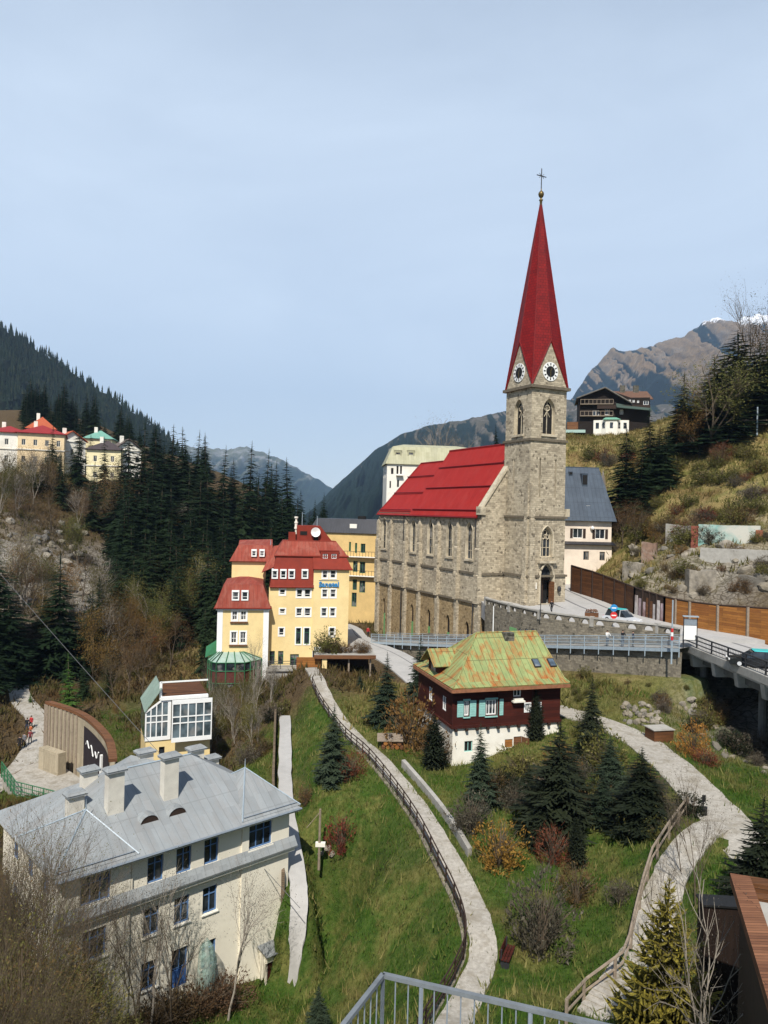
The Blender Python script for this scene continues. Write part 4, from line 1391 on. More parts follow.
# middle part slightly recessed behind the two pavilions
def cut(h, lo, hi):
 return lo <= (h[0] + h[1]) / 2 <= hi
wall(mb, CR, xL, pl_, zB, zE, [h for h in holes if cut(h, xL, pl_)], .2, y=0)
wall(mb, CR, pl_, pr_, zB, zE, [h for h in holes if cut(h, pl_, pr_)], .2, y=.15)
wall(mb, CR, pr_, 0, zB, zE, [h for h in holes if cut(h, pr_, 0)], .2, y=0)
for x in (pl_, pr_):
 mb.poly([CR.p(x, 0, zB), CR.p(x, .15, zB), CR.p(x, .15, zE), CR.p(x, 0, zE)])
Rr_ = CR.sub(0, 0, math.pi / 2)
Ll_ = CR.sub(xL, DP, -math.pi / 2)
Bb_ = CR.sub(0, DP, math.pi)
sideh = [(2.2, 3.3, z1c - .8, z1c + .9), (5.2, 6.3, z1c - .8, z1c + .9), (8.2, 9.3, z1c - .8, z1c + .9), (2.2, 3.3, z2c - .8, z2c + .9), (6.2, 7.3, z2c - .8, z2c + .9)]
wall(mb, Rr_, 0, DP, zB, zE, [], .2)
wall(mb, Ll_, 0, DP, zB, zE, sideh, .2)
wall(mb, Bb_, 0, -xL, zB, zE, [], .2)
mb.build('wall', M['cream'], house)
for h, s in zip(holes, styles):
 y = .15 if cut(h, pl_, pr_) else 0
 if s == 'triple':
  win(CR, h, house, M['blue_frame'], M['glass'], .2, 3, 2, .085, y=y, zsplit=[h[3] - .55])
 elif s == 'door':
  f = win(CR, h, house, M['blue_frame'], M['glass'], .2, 2, 2, .08, y=y, zsplit=[h[2] + 1.2], name='door')
  mb = MB()
  mb.fbox(CR, h[0] + .06, h[1] - .06, y + .06, y + .13, h[2] + .03, h[2] + 1.12)
  mb.build('door_panel', M['blue_door'], f)
 else:
  win(CR, h, house, M['blue_frame'], M['glass'], .2, 2, 2, .085, y=y, zsplit=[h[3] - .55])
for h in sideh:
 win(Ll_, h, house, M['blue_frame'], M['glass'], .2, 2, 2, .085, zsplit=[h[3] - .5])
for h, s in zip(holes, styles):
 if s == 'door':
  continue
 y = .15 if cut(h, pl_, pr_) else 0
 mb = MB()
 mb.fbox(CR, h[0] - .1, h[1] + .1, y - .1, y - .002, h[2] - .1, h[2] - .02)
 mb.build('window_sill', M['white_r'], house)
# eaves, middle cornice with its own little sheet roof
mb = MB()
mb.fbox(CR, xL - .55, .55, -.62, -.003, zE - .16, zE + .02)
mb.fbox(CR, .003, .55, -.003, DP + .5, zE - .16, zE + .02)
mb.fbox(CR, xL - .55, xL - .003, -.003, DP + .5, zE - .16, zE + .02)
mb.build('eaves', M['cream'], house)
mb = MB()
mb.tube([CR.p(xL - .6, -.68, zE + .02), CR.p(.6, -.68, zE + .02)], .085, 6)
mb.build('gutter', M['metal'], house)
mb = MB()
mb.hexa([CR.p(xL - .45, -.42, zC - .1), CR.p(.5, -.42, zC - .1), CR.p(.5, -.003, zC - .1), CR.p(xL - .45, -.003, zC - .1),
  CR.p(xL - .45, -.45, zC + .02), CR.p(.5, -.45, zC + .02), CR.p(.5, -.003, zC + .62), CR.p(xL - .45, -.003, zC + .62)])
mb.build('cornice_roof', M['grey_roof'], house)
mb = MB()
mb.fbox(CR, xL - .3, .34, -.3, -.003, zC - .34, zC - .104)
mb.build('cornice', M['cream'], house)
# roof
ro = MB()
zR = CR.hit(148, 764, 5.6)[1]
e = .66
yr = 5.7
def hp(x, y, z):
 return CR.p(x, y, z)
z0 = zE + .04
rl, rr = xL + 5.2, -5.0
slab_poly(ro, [hp(xL - e, -e, z0), hp(e, -e, z0), hp(rr, yr, zR), hp(rl, yr, zR)], .1)
slab_poly(ro, [hp(xL - e, DP + e, z0), hp(e, DP + e, z0), hp(rr, yr, zR), hp(rl, yr, zR)], .1)
slab_poly(ro, [hp(xL - e, -e, z0), hp(xL - e, DP + e, z0), hp(rl, yr, zR)], .1)
slab_poly(ro, [hp(e, -e, z0), hp(e, DP + e, z0), hp(rr, yr, zR)], .1)
roof = ro.build('roof', M['grey_roof'], house)
# pavilion pyramids
for (xa, xb, ap) in ((pr_ - .3, e, (245, 768)), (xL - e, pl_ + .3, (86, 810))):
 xm = (xa + xb) / 2
 zt = CR.hit(ap[0], ap[1], 2.7)[1]
 xt = CR.hit(ap[0], ap[1], 2.7)[0]
 pb = MB()
 ys, yt = -e - .02, 2.7
 zz = z0 + .16
 y2 = 6.2
 q = [hp(xa, ys + .25, zz), hp(xb, ys + .25, zz), hp(xb, y2, zz + .2), hp(xa, y2, zz + .2)]
 tp = hp(xt, yt, zt)
 for i in range(4):
  slab_poly(pb, [q[i], q[(i + 1) % 4], tp], .08)
 p_ = pb.build('pavilion_roof', M['grey_roof'], house)
 mb = MB()
 mb.tube([hp(xa + .2, ys + .4, zz + .2), hp(xb - .2, ys + .4, zz + .2)], .035, 4)
 for k in range(6):
  x = xa + .3 + (xb - xa - .6) * k / 5
  mb.tube([hp(x, ys + .4, zz - .05), hp(x, ys + .4, zz + .22)], .025, 4)
 mb.build('snow_guard', M['metal'], p_)
 mb = MB()
 for i in range(4):
  mb.tube([q[i] + Vector((0, 0, .03)), tp + Vector((0, 0, .03))], .05, 4)
 mb.tube([tp, tp + Vector((0, 0, .7))], [.05, .012], 5)
 mb.build('roof_ridge', M['metal_p'], p_)
# back pavilion
tp = hp(*([CR.hit(131, 755, 9.5)[0], 9.5, CR.hit(131, 755, 9.5)[1]]))
pb = MB()
xq = CR.hit(131, 755, 9.5)[0]
q = [hp(xq - 4, 6.3, zR - 1.6), hp(xq + 4, 6.3, zR - 1.6), hp(xq + 4, DP + e, z0 + .1), hp(xq - 4, DP + e, z0 + .1)]
for i in range(4):
 slab_poly(pb, [q[i], q[(i + 1) % 4], tp], .08)
pb.build('pavilion_roof', M['grey_roof'], house)
mb = MB()
mb.tube([hp(rl, yr, zR + .03), hp(rr, yr, zR + .03)], .07, 5)
mb.tube([hp(rr, yr, zR + .03), hp(e, DP + e, z0 + .06)], .05, 4)
mb.build('roof_ridge', M['metal_p'], house)
# eyebrow dormers on the front slope
sl = (zR - z0) / (yr + e)
for px, py in ((150, 814), (178, 806)):
 yy = 1.35
 x, z = CR.hit(px, py, yy)
 z = z0 + sl * (yy + e)
 mb = MB()
 n = 9
 arc = [(x + .62 * math.cos(math.pi * i / n), .5 * math.sin(math.pi * i / n)) for i in range(n + 1)]
 for i in range(n):
  (xa, ha), (xb, hb) = arc[i], arc[i + 1]
  mb.poly([hp(xa, yy, z + ha), hp(xb, yy, z + hb), hp(xb + (x - xb) * -.25, yy + .5 + hb / sl, z + hb + .5 * sl * .2), hp(xa + (x - xa) * -.25, yy + .5 + ha / sl, z + ha + .5 * sl * .2)])
 dm = mb.build('dormer', M['grey_roof'], house)
 mb = MB()
 mb.poly([hp(xa, yy + .06, z + ha) for xa, ha in arc])
 mb.build('dormer_opening', M['dark_wood'], dm)
# chimneys: pixel of the cap centre, depth, width, length down
for px, py, yy, wd, ht in ((75, 793, 4.4, 1.0, 2.6), (89, 769, 6.6, 1.0, 3.8), (115, 769, 2.9, 1.05, 3.6), (170, 755.5, 2.9, 1.05, 3.6), (145, 751, 9.2, 1.1, 2.4), (196, 748, 8.2, 1.1, 3.9), (212, 757, 10.4, .95, 4.2)):
 x, z = CR.hit(px, py, yy)
 mb = MB()
 mb.fbox(CR, x - wd / 2, x + wd / 2, yy - .32, yy + .32, z - ht - 1.0, z - .12)
 ch = mb.build('chimney', M['chim'], house)
 mb = MB()
 mb.fbox(CR, x - wd / 2 - .14, x + wd / 2 + .14, yy - .5, yy + .5, z - .12, z)
 mb.hexa([hp(x - wd / 2 - .18, yy - .54, z + .02), hp(x + wd / 2 + .18, yy - .54, z + .02), hp(x + wd / 2 + .18, yy + .54, z + .02), hp(x - wd / 2 - .18, yy + .54, z + .02),
   hp(x - wd / 2, yy - .3, z + .17), hp(x + wd / 2, yy - .3, z + .17), hp(x + wd / 2, yy + .3, z + .17), hp(x - wd / 2, yy + .3, z + .17)])
 mb.build('chimney_cap', M['grey_roof'], ch)
# downpipe between pavilion and middle
mb = MB()
mb.tube([CR.p(pl_ + .1, .06, zE - .2), CR.p(pl_ + .1, .06, zC + .5)], .05, 5)
mb.build('downpipe', M['cream'], house)
# low annex with the brown door at the right end
an = MB()
xa = CR.hit(259, 975)[0]
zA = CR.hit(289, 939)[1] + .2
zd = zA - 3.4
dh = (CR.hit(266, 975, -1.0)[0], CR.hit(266, 975, -1.0)[0] + 1.25, zA - 2.85, zA - .55)
wall(an, CR, xa, .1, zB, zA, [dh], .2, y=-1.0)
an.poly([CR.p(xa, -1.0, zB), CR.p(xa, -.002, zB), CR.p(xa, -.002, zA), CR.p(xa, -1.0, zA)][::-1])
an.poly([CR.p(.1, -1.0, zB), CR.p(.1, -.002, zB), CR.p(.1, -.002, zA), CR.p(.1, -1.0, zA)])
an.build('annex_wall', M['cream'], house)
an = MB()
slab_poly(an, [CR.p(xa - .2, -1.25, zA + .03), CR.p(.35, -1.25, zA + .03), CR.p(.35, -.003, zA + .3), CR.p(xa - .2, -.003, zA + .3)], .08)
an.build('annex_roof', M['grey_roof'], house)
an = MB()
an.fbox(CR, dh[0] + .02, dh[1] - .02, -.9, -.82, dh[2], dh[3] - .01)
an.build('door', M['log'], house)
# ================================================================== house with the rusty green roof
RS = FR(at(453, 700, 66.8).to_2d(), R(17))
rust = T('house', 'old house with rusty green sheet roof, dark log storey and white base', 'house', RS.p(4, 4, -23))
xr = RS.hit(560, 715)[0]
zr0 = RS.hit(457, 728)[1]            # top of the white base
zre = RS.hit(455, 690)[1]            # eaves
RD = 9.2
zrb = -27.0
def rpx(c):
 return 440 + c[0] * .18229, 620 + c[1] * .18229
def hole_px(fr, x0, y0, x1, y1, y=0.0):
 xm, ym = (x0 + x1) / 2, (y0 + y1) / 2
 a, za = fr.hit(x0, ym, y)
 b, zb = fr.hit(x1, ym, y)
 z1 = fr.hit(xm, y0, y)[1]
 z0 = fr.hit(xm, y1, y)[1]
 return (min(a, b), max(a, b), z0, z1)
def rh(x0, y0, x1, y1, fr=None):
 a, b = rpx((x0, y0))
 c, d = rpx((x1, y1))
 return hole_px(fr or RS, a, b, c, d)
wl = [rh(133, 445, 158, 525), rh(252, 438, 308, 520), rh(403, 372, 445, 420), rh(466, 458, 494, 500), rh(524, 455, 550, 497)]
mb = MB()
zt_ = zre + .1
wall(mb, RS, 0, xr, zr0, zt_, wl, .16)
LS = RS.sub(0, RD, -math.pi / 2)
RSd = RS.sub(xr, 0, math.pi / 2)
BS = RS.sub(xr, RD, math.pi)
lws = [(RD - 2.6, RD - 1.6, wl[0][2], wl[0][3]), (RD - 6.2, RD - 5.2, wl[0][2], wl[0][3])]
wall(mb, LS, 0, RD, zr0, zt_, lws, .16)
wall(mb, RSd, 0, RD, zr0, zt_, [], .16)
wall(mb, BS, 0, xr, zr0, zt_, [], .16)
mb.build('log_wall', M['log'], rust)
mb = MB()
bw_ = [rh(135, 665, 180, 725), rh(357, 655, 400, 700), rh(492, 650, 525, 695)]
bd = rh(405, 640, 450, 720)
bd = (bd[0], bd[1], bd[2] - .4, bd[3])
wall(mb, RS, .06, xr - .06, zrb, zr0, bw_ + [bd], .2, y=.06)
wall(mb, LS, .06, RD - .06, zrb, zr0, [], .2, y=.06)
wall(mb, RSd, .06, RD - .06, zrb, zr0, [], .2, y=.06)
wall(mb, BS, .06, xr - .06, zrb, zr0, [], .2, y=.06)
mb.build('base_wall', M['white_r'], rust)
for i, h in enumerate(wl):
 win(RS, h, rust, M['white'], M['glass'], .16, 3 if i == 1 else 2, 1, .09)
for h in lws:
 win(LS, h, rust, M['white'], M['glass'], .16, 2, 2, .08)
win(RS, bw_[0], rust, M['mint'], M['dark'], .2, 2, 1, .07, y=.06)
win(RS, bw_[2], rust, M['dark_wood'], M['dark'], .2, 2, 1, .07, y=.06)
mb = MB()
mb.fbox(RS, bw_[1][0] + .02, bw_[1][1] - .02, .12, .18, bw_[1][2], bw_[1][3])
mb.build('boarded_window', M['fence_wood'], rust)
mb = MB()
mb.fbox(RS, bd[0] + .02, bd[1] - .02, .12, .18, bd[2], bd[3])
mb.build('door', M['brown_wood'], rust)
mb = MB()
mb.hexa([RS.p(bd[1] - .05, .0, bd[2]), RS.p(bd[1], .0, bd[2]), RS.p(bd[1] + .3, -.8, bd[2]), RS.p(bd[1] + .25, -.8, bd[2]),
  RS.p(bd[1] - .05, .0, bd[3]), RS.p(bd[1], .0, bd[3]), RS.p(bd[1] + .3, -.8, bd[3]), RS.p(bd[1] + .25, -.8, bd[3])])
mb.build('door_leaf', M['brown_wood'], rust)
for h, ws in ((wl[0], .62), (wl[1], .62)):
 for s in (-1, 1):
  mb = MB()
  xa = h[0] - ws - .08 if s < 0 else h[1] + .08
  mb.fbox(RS, xa, xa + ws, -.07, -.003, h[2] - .08, h[3] + .05)
  sh = mb.build('shutter', M['mint'], rust)
  mb = MB()
  for k in range(5):
   z = h[2] + .12 + (h[3] - h[2] - .24) * k / 5
   mb.fbox(RS, xa + .08, xa + ws - .08, -.085, -.071, z, z + .1)
  mb.build('shutter_louvre', M['mint'], sh)
 mb = MB()
 mb.fbox(RS, h[0] - .12, h[1] + .12, -.12, -.003, h[3] + .06, h[3] + .2)
 mb.fbox(RS, h[0] - .12, h[1] + .12, -.14, -.003, h[2] - .2, h[2] - .1)
 mb.build('window_trim', M['mint'], rust)
for h in wl[3:]:
 mb = MB()
 surround(mb, RS, h, .1, .04)
 mb.build('window_trim', M['white'], rust)
# beam ends along the top of the white base, sill beam, corner boards
mb = MB()
mb.fbox(RS, -.1, xr + .1, -.16, -.003, zr0 - .03, zr0 + .2)
for x in (0.02, xr * .41, xr * .74):
 mb.fbox(RS, x - .1, x + .1, -.1, -.003, zr0 + .21, zre - .02)
mb.fbox(LS, -.1, RD + .1, -.16, -.003, zr0 - .03, zr0 + .2)
mb.build('beam', M['log'], rust)
for k in range(11):
 x = .3 + (xr - .5) * k / 10
 mb = MB()
 mb.fbox(RS, x - .11, x + .11, -.3, .055, zr0 - .27, zr0 - .04)
 mb.build('beam_end', M['dark_wood'], rust)
b_ = MB()
fx = (wl[2][0] + wl[2][1]) / 2
b_.fbox(RS, fx - .6, fx + .6, -.5, -.01, wl[2][2] - .45, wl[2][2] - .3)
b_.fbox(RS, fx - .45, fx + .45, -.4, -.05, wl[2][2] - .3, wl[2][2] - .1)
b_.build('flower_box', M['white_r'], rust)
# roof: hipped, long front slope
zRr = RS.hit(505, 632, 4.4)[1]
xa_, xb_ = RS.hit(477, 633, 4.4)[0], RS.hit(536, 631, 4.4)[0]
o = .95
zl = RS.hit(455, 688.5, -o)[1]
xe0, xe1 = RS.hit(452.5, 689, -o)[0], RS.hit(570, 681, -o)[0]
ro = MB()
fl, fr_, bl, br = RS.p(xe0, -o, zl), RS.p(xe1, -o, zl), RS.p(xe0 + .1, RD + .6, zl), RS.p(xe1, RD + .6, zl)
ra, rb = RS.p(xa_, 4.4, zRr), RS.p(xb_, 4.4, zRr)
# slight kick at the eaves
def kick(a, b, ra, rb, t=.16, drop=.35):
 a2, b2 = a.lerp(ra, t), b.lerp(rb, t)
 a2.z -= drop; b2.z -= drop
 return a2, b2
a2, b2 = kick(fl, fr_, ra, rb)
c2, d2 = kick(bl, br, ra, rb)
slab_poly(ro, [fl, fr_, b2, a2], .12)
slab_poly(ro, [a2, b2, rb, ra], .12)
slab_poly(ro, [br, bl, c2, d2], .12)
slab_poly(ro, [d2, c2, ra, rb], .12)
slab_poly(ro, [bl, fl, a2, c2], .12)
slab_poly(ro, [c2, a2, ra], .12)
slab_poly(ro, [fr_, br, d2, b2], .12)
slab_poly(ro, [b2, d2, rb], .12)
roof = ro.build('roof', M['rust_roof'], rust)
mb = MB()
mb.tube([ra, rb], .1, 5)
for p, q, t in ((fl, a2, ra), (fr_, b2, rb), (bl, c2, ra)):
 mb.tube([p, q, t], .08, 5)
mb.build('roof_ridge', M['rust_roof'], roof)
mb = MB()
for p, q in ((fl, fr_), (bl, fl), (fr_, br)):
 d = (q - p).normalized()
 nn = Vector((d.y, -d.x, 0)) * .06
 mb.hexa([p - nn + Vector((0, 0, -.42)), q - nn + Vector((0, 0, -.42)), q + nn + Vector((0, 0, -.42)), p + nn + Vector((0, 0, -.42)),
   p - nn + Vector((0, 0, -.13)), q - nn + Vector((0, 0, -.13)), q + nn + Vector((0, 0, -.13)), p + nn + Vector((0, 0, -.13))])
mb.build('fascia', plain('rusty_fascia', (.26, .11, .055), .8, .3, 2.5), roof)
nrm = (fr_ - fl).cross(ra - fl).normalized()
if nrm.z < 0:
 nrm = -nrm
for px, py in ((536, 663.5), (551.5, 663)):
 # roof windows: intersect the ray with the front slope
 u, v = uv(px, py)
 ray = Vector((u / FPX, 1, -v / FPX))
 nn = (b2 - a2).cross(ra - a2).normalized()
 P = ray * (a2.dot(nn) / ray.dot(nn))
 up = (ra - fl) - RS.d * (ra - fl).dot(RS.d)
 up.normalize()
 mb = MB()
 nn = nn if nn.z > 0 else -nn
 q = [P + RS.d * sx * .34 + up * sy * .5 + nn * h for h in (.02, .14) for sx, sy in ((-1, -1), (1, -1), (1, 1), (-1, 1))]
 mb.hexa(q)
 f = mb.build('roof_window', M['metal_d'], roof)
 mb = MB()
 mb.poly([P + RS.d * sx * .27 + up * sy * .42 + nn * .146 for sx, sy in ((-1, -1), (1, -1), (1, 1), (-1, 1))])
 mb.build('pane', M['glass_blue'], f)
mb = MB()
pc = RS.p(*(RS.hit(508, 634, 3.9)[0], 3.9, zRr - .5))
mb.fbox(FR((pc.x, pc.y), R(17)), -.5, .5, -.4, .4, zRr - 1.0, zRr + .05)
mb.build('chimney', M['dark_stone'], roof)
# gable dormer on the left slope
dz = RS.p(xe0 + .6, 5.4, zl + .5)
DF = FR((dz.x, dz.y), R(17) - math.pi / 2)
mb = MB()
mb.fbox(DF, -1.4, 1.4, .02, 3.2, zl - .2, zl + 1.3)
dm = mb.build('dormer', M['log'], roof)
mb = MB()
slab_poly(mb, [DF.p(-1.9, -.7, zl + 1.0), DF.p(0, -.7, zl + 2.4), DF.p(0, 3.2, zl + 2.4), DF.p(-1.9, 3.2, zl + 1.0)], .1)
slab_poly(mb, [DF.p(1.9, -.7, zl + 1.0), DF.p(0, -.7, zl + 2.4), DF.p(0, 3.2, zl + 2.4), DF.p(1.9, 3.2, zl + 1.0)], .1)
mb.build('dormer_roof', M['rust_roof'], dm)
mb = MB()
mb.fbox(DF, -.6, .6, -.03, .018, zl + .1, zl + 1.1)
mb.build('pane', M['glass'], dm)
# ================================================================== the red-roofed yellow hotel
SA = FR(at(217, 640, 108).to_2d(), R(9))
hotel = T('hotel', 'yellow hotel with stepped red mansard roofs and blue letters on its front', 'hotel', SA.p(8, 5, -27))
def s4(x, y):            # 150 px close-up (205,560)
 return 205 + x * .19531, 560 + y * .19531
def sh(x0, y0, x1, y1, y=0.0):
 return hole_px(SA, *s4(x0, y0), *s4(x1, y1), y)
def paint_surround(h, y, w=.22):
 mb = MB()
 fr = SA.sub(0, y, 0)
 surround(mb, fr, h, w, .05)
 mb.build('window_surround', M['white'], hotel)
Y1, Y2 = 0.0, 1.6                 # left block in front, middle block behind it
xA0, xA1 = SA.hit(217, 640)[0], SA.hit(268, 640)[0]
zA1 = SA.hit(243, 608)[1]
zbase = -33.0
D1 = 11.0
lw1 = [sh(140, 262, 165, 308), sh(183, 262, 211, 308), sh(134, 368, 161, 426), sh(181, 368, 208, 426)]
mb = MB()
wall(mb, SA, xA0, xA1, zbase, zA1, lw1, .2, 0)
SL = SA.sub(xA0, D1, -math.pi / 2)
wall(mb, SL, 0, D1, zbase, zA1, [(3, 4, zA1 - 2.6, zA1 - 1), (7, 8, zA1 - 2.6, zA1 - 1)], .2)
SRr = SA.sub(xA1, 0, math.pi / 2)
wall(mb, SRr, 0, D1, zbase, zA1, [], .2)
mb.build('wall', M['yellow'], hotel)
for h in lw1:
 win(SA, h, hotel, M['white'], M['glass'], .2, 2, 2, .09, zsplit=[h[2] + .7])
 paint_surround(h, 0, .2)
for h in ((3, 4, zA1 - 2.6, zA1 - 1), (7, 8, zA1 - 2.6, zA1 - 1)):
 win(SL, h, hotel, M['white'], M['glass'], .2, 2, 2, .09)
mb = MB()
mb.fbox(SA, xA0 - .04, xA0 + .75, -.05, -.002, zbase, zA1 - .3)
mb.fbox(SA, xA1 - .75, xA1 + .04, -.05, -.002, zbase, zA1 - .3)
mb.fbox(SA, xA0 - .25, xA1 + .25, -.3, -.002, zA1 - .3, zA1 - .02)
mb.build('pilaster', M['white'], hotel)
# sills under pairs of windows
for a, b in ((0, 1), (2, 3)):
 mb = MB()
 mb.fbox(SA, lw1[a][0] - .3, lw1[b][1] + .3, -.25, -.055, lw1[a][2] - .42, lw1[a][2] - .24)
 mb.build('window_sill', M['brown_wood'], hotel)
def mansard(x0, x1, y0, y1, z0, z1, ins, mat='tile_red', insx=None, dorm=(), top=None, insb=None):
 """steep roof skirt from an eaves rectangle to an inset top, and the flat-ish top"""
 insx = ins if insx is None else insx
 mb = MB()
 a = [SA.p(x0, y0, z0), SA.p(x1, y0, z0), SA.p(x1, y1, z0), SA.p(x0, y1, z0)]
 b = [SA.p(x0 + insx, y0 + ins, z1), SA.p(x1 - insx, y0 + ins, z1), SA.p(x1 - insx, y1 - ins, z1), SA.p(x0 + insx, y1 - ins, z1)]
 for i in range(4):
  slab_poly(mb, [a[i], a[(i + 1) % 4], b[(i + 1) % 4], b[i]], .1)
 if top:
  c = [p + Vector((0, 0, .0)) for p in b]
  xm0, xm1, ym = x0 + insx + top[0], x1 - insx - top[0], (y0 + y1) / 2
  t0, t1 = SA.p(xm0, ym, top[1]), SA.p(xm1, ym, top[1])
  slab_poly(mb, [c[0], c[1], t1, t0], .1)
  slab_poly(mb, [c[2], c[3], t0, t1], .1)
  slab_poly(mb, [c[1], c[2], t1], .1)
  slab_poly(mb, [c[3], c[0], t0], .1)
 else:
  mb.poly(b)
 r = mb.build('roof', M[mat], hotel)
 eb = MB()
 for i in range(4):
  eb.tube([a[i], a[(i + 1) % 4]], .12, 5)
 eb.build('gutter', M['red_wall'], r)
 return r
def dormer_win(r, h, y, yroof, box=True):
 """a window let into the steep roof face, in a small upright box"""
 mb = MB()
 fr = SA.sub(0, y, 0)
 surround(mb, fr, h, .1, .06)
 mb.fbox(fr, h[0] - .1, h[1] + .1, .0, 1.6, h[3] + .1, h[3] + .22)
 mb.fbox(fr, h[0] - .1, h[0] - .003, .002, 1.4, h[2] - .1, h[3] + .1)
 mb.fbox(fr, h[1] + .003, h[1] + .1, .002, 1.4, h[2] - .1, h[3] + .1)
 d = mb.build('dormer', M['white'], r)
 f = win(SA, h, hotel, M['white'], M['glass'], .12, 1, 2, .08, y=y, zsplit=[h[2] + .45])
zA2 = SA.hit(243, 584, 1.2)[1]
zA3 = SA.hit(255, 577, 4.5)[1]
rA = mansard(xA0 - .45, xA1 + .3, -.45, D1, zA1, zA2, 1.0, insx=1.2, top=(2.2, zA3))
for q in (sh(141, 163, 172, 203), sh(190, 163, 219, 203)):
 dormer_win(rA, q, -.2, 0)
# middle block
xB0, xB1 = xA1 - .02, SA.hit(313, 600, Y2)[0]
xC1 = SA.hit(348, 620, Y2)[0]
zBe = SA.hit(290, 587, Y2)[1]
zCe = SA.hit(330, 569, Y2)[1]
def sm(x0, y0, x1, y1):
 return sh(x0, y0, x1, y1, Y2)
mbw = [sm(383, 150, 410, 178), sm(383, 250, 410, 274), sm(379, 348, 404, 386), sm(470, 150, 498, 190), sm(510, 150, 540, 190), sm(468, 247, 496, 287), sm(510, 247, 540, 287),
 sm(466, 348, 490, 430), sm(508, 348, 534, 430), sm(330, 466, 357, 535), sm(374, 466, 401, 535), sm(435, 482, 480, 556)]
cw = [sm(602, 52, 626, 92), sm(642, 52, 668, 92), sm(600, 150, 626, 190), sm(642, 150, 668, 190), sm(596, 245, 622, 287), sm(640, 245, 666, 287), sm(637, 346, 662, 388)]
cd = sm(548, 462, 574, 545)
mbw.append(cd) if cd[0] < xB1 else cw.append(cd)
mb = MB()
D2 = 14.0
mbw = [h for h in mbw if h[1] < xB1 and h[0] > xB0]
wall(mb, SA, xB0, xB1, zbase, zBe, mbw, .2, y=Y2)
SC2 = SA
wall(mb, SA, xB1, xC1, zbase, zCe, [h for h in cw if h[0] > xB1], .2, y=Y2 - .25)
mb.poly([SA.p(xB1, Y2 - .25, zbase), SA.p(xB1, Y2, zbase), SA.p(xB1, Y2, zBe), SA.p(xB1, Y2 - .25, zBe)])
SRt = SA.sub(xC1, Y2 - .25, math.pi / 2)
rw = [(2.2, 3.3, zCe - 6.6, zCe - 4.9), (2.2, 3.3, zCe - 10, zCe - 8.2)]
wall(mb, SRt, 0, D2, zbase, zCe, rw, .2)
mb.build('wall', M['yellow'], hotel)
for h in mbw:
 big = (h[3] - h[2]) > 2.0
 win(SA, h, hotel, M['green_paint'] if big else M['white'], M['glass'], .2, 1 if (h[1] - h[0]) < .9 else 2, 2, .08, y=Y2, zsplit=[h[2] + (h[3] - h[2]) * .35] if not big else [h[3] - .7])
 if h[2] > zBe - 11:
  paint_surround(h, Y2, .17)
for h in cw:
 if h[0] > xB1:
  win(SA, h, hotel, M['white'], M['glass'], .2, 1, 2, .08, y=Y2 - .25, zsplit=[h[2] + .6])
  if h is not cd:
   paint_surround(h, Y2 - .25, .17)
for h in rw:
 win(SRt, h, hotel, M['white'], M['glass'], .2, 2, 2, .08)
# roofs over the middle and right: skirt above the middle block, then the upper roof
zM1 = SA.hit(290, 556, Y2 + 1.0)[1]
zM2 = SA.hit(310, 541, 6.0)[1]
mb = MB()
xr0 = SA.hit(270, 570, Y2)[0]
mb2 = MB()
# steep red face above the middle block (upright cladding leaning back a little)
a = [SA.p(xr0, Y2 - .35, zBe), SA.p(xB1 + .05, Y2 - .35, zBe), SA.p(xB1 + .05, Y2 + .95, zM1), SA.p(xr0 + .9, Y2 + .95, zM1)]
slab_poly(mb2, a, .1)
slab_poly(mb2, [a[0], a[3], SA.p(xr0 + .9, D2, zM1), SA.p(xr0, D2, zBe)], .1)
# over the right block
b = [SA.p(xB1 - .1, Y2 - .6, zCe), SA.p(xC1 + .4, Y2 - .6, zCe), SA.p(xC1 - .4, Y2 + .95, zM1), SA.p(xB1 - .1, Y2 + .95, zM1)]
slab_poly(mb2, b, .1)
slab_poly(mb2, [b[1], SA.p(xC1 + .4, D2 + .3, zCe), SA.p(xC1 - .4, D2, zM1), b[2]], .1)
mb2.poly([SA.p(xB1 - .1, Y2 - .55, zCe - .05), SA.p(xB1 - .1, Y2 + .9, zM1 - .05), SA.p(xB1 - .1, Y2 + .9, zCe - .05)])
face = mb2.build('roof', M['red_wall'], hotel)
mb2 = MB()
c0, c1, c2, c3 = SA.p(xr0 + .6, Y2 + .8, zM1 + .02), SA.p(xC1 - .1, Y2 + .8, zM1 + .02), SA.p(xC1 - .1, D2, zM1 + .02), SA.p(xr0 + .6, D2, zM1 + .02)
xt0, xt1 = SA.hit(283, 546, 6)[0], SA.hit(336, 543, 6)[0]
t0, t1, t2, t3 = SA.p(xt0, 5.6, zM2), SA.p(xt1, 5.6, zM2), SA.p(xt1, 9.5, zM2), SA.p(xt0, 9.5, zM2)
slab_poly(mb2, [c0, c1, t1, t0], .1)
slab_poly(mb2, [c1, c2, t2, t1], .1)
slab_poly(mb2, [c2, c3, t3, t2], .1)
slab_poly(mb2, [c3, c0, t0, t3], .1)
mb2.poly([t0, t1, t2, t3])
up = mb2.build('upper_roof', M['tile_red'], hotel)
mb2 = MB()
mb2.tube([c0, c1, c2], .14, 5)
mb2.tube([b[0], b[1], SA.p(xC1 + .4, D2, zCe)], .12, 5)
mb2.tube([a[0], a[1]], .12, 5)
mb2.tube([t0, t1], .1, 5)
mb2.build('gutter', M['red_wall'], up)
for k, q in enumerate((sm(345, 55, 370, 92), sm(388, 55, 414, 92), sm(430, 55, 457, 92), sm(498, 55, 525, 92))):
 dormer_win(face, q, Y2 - .1, 0)
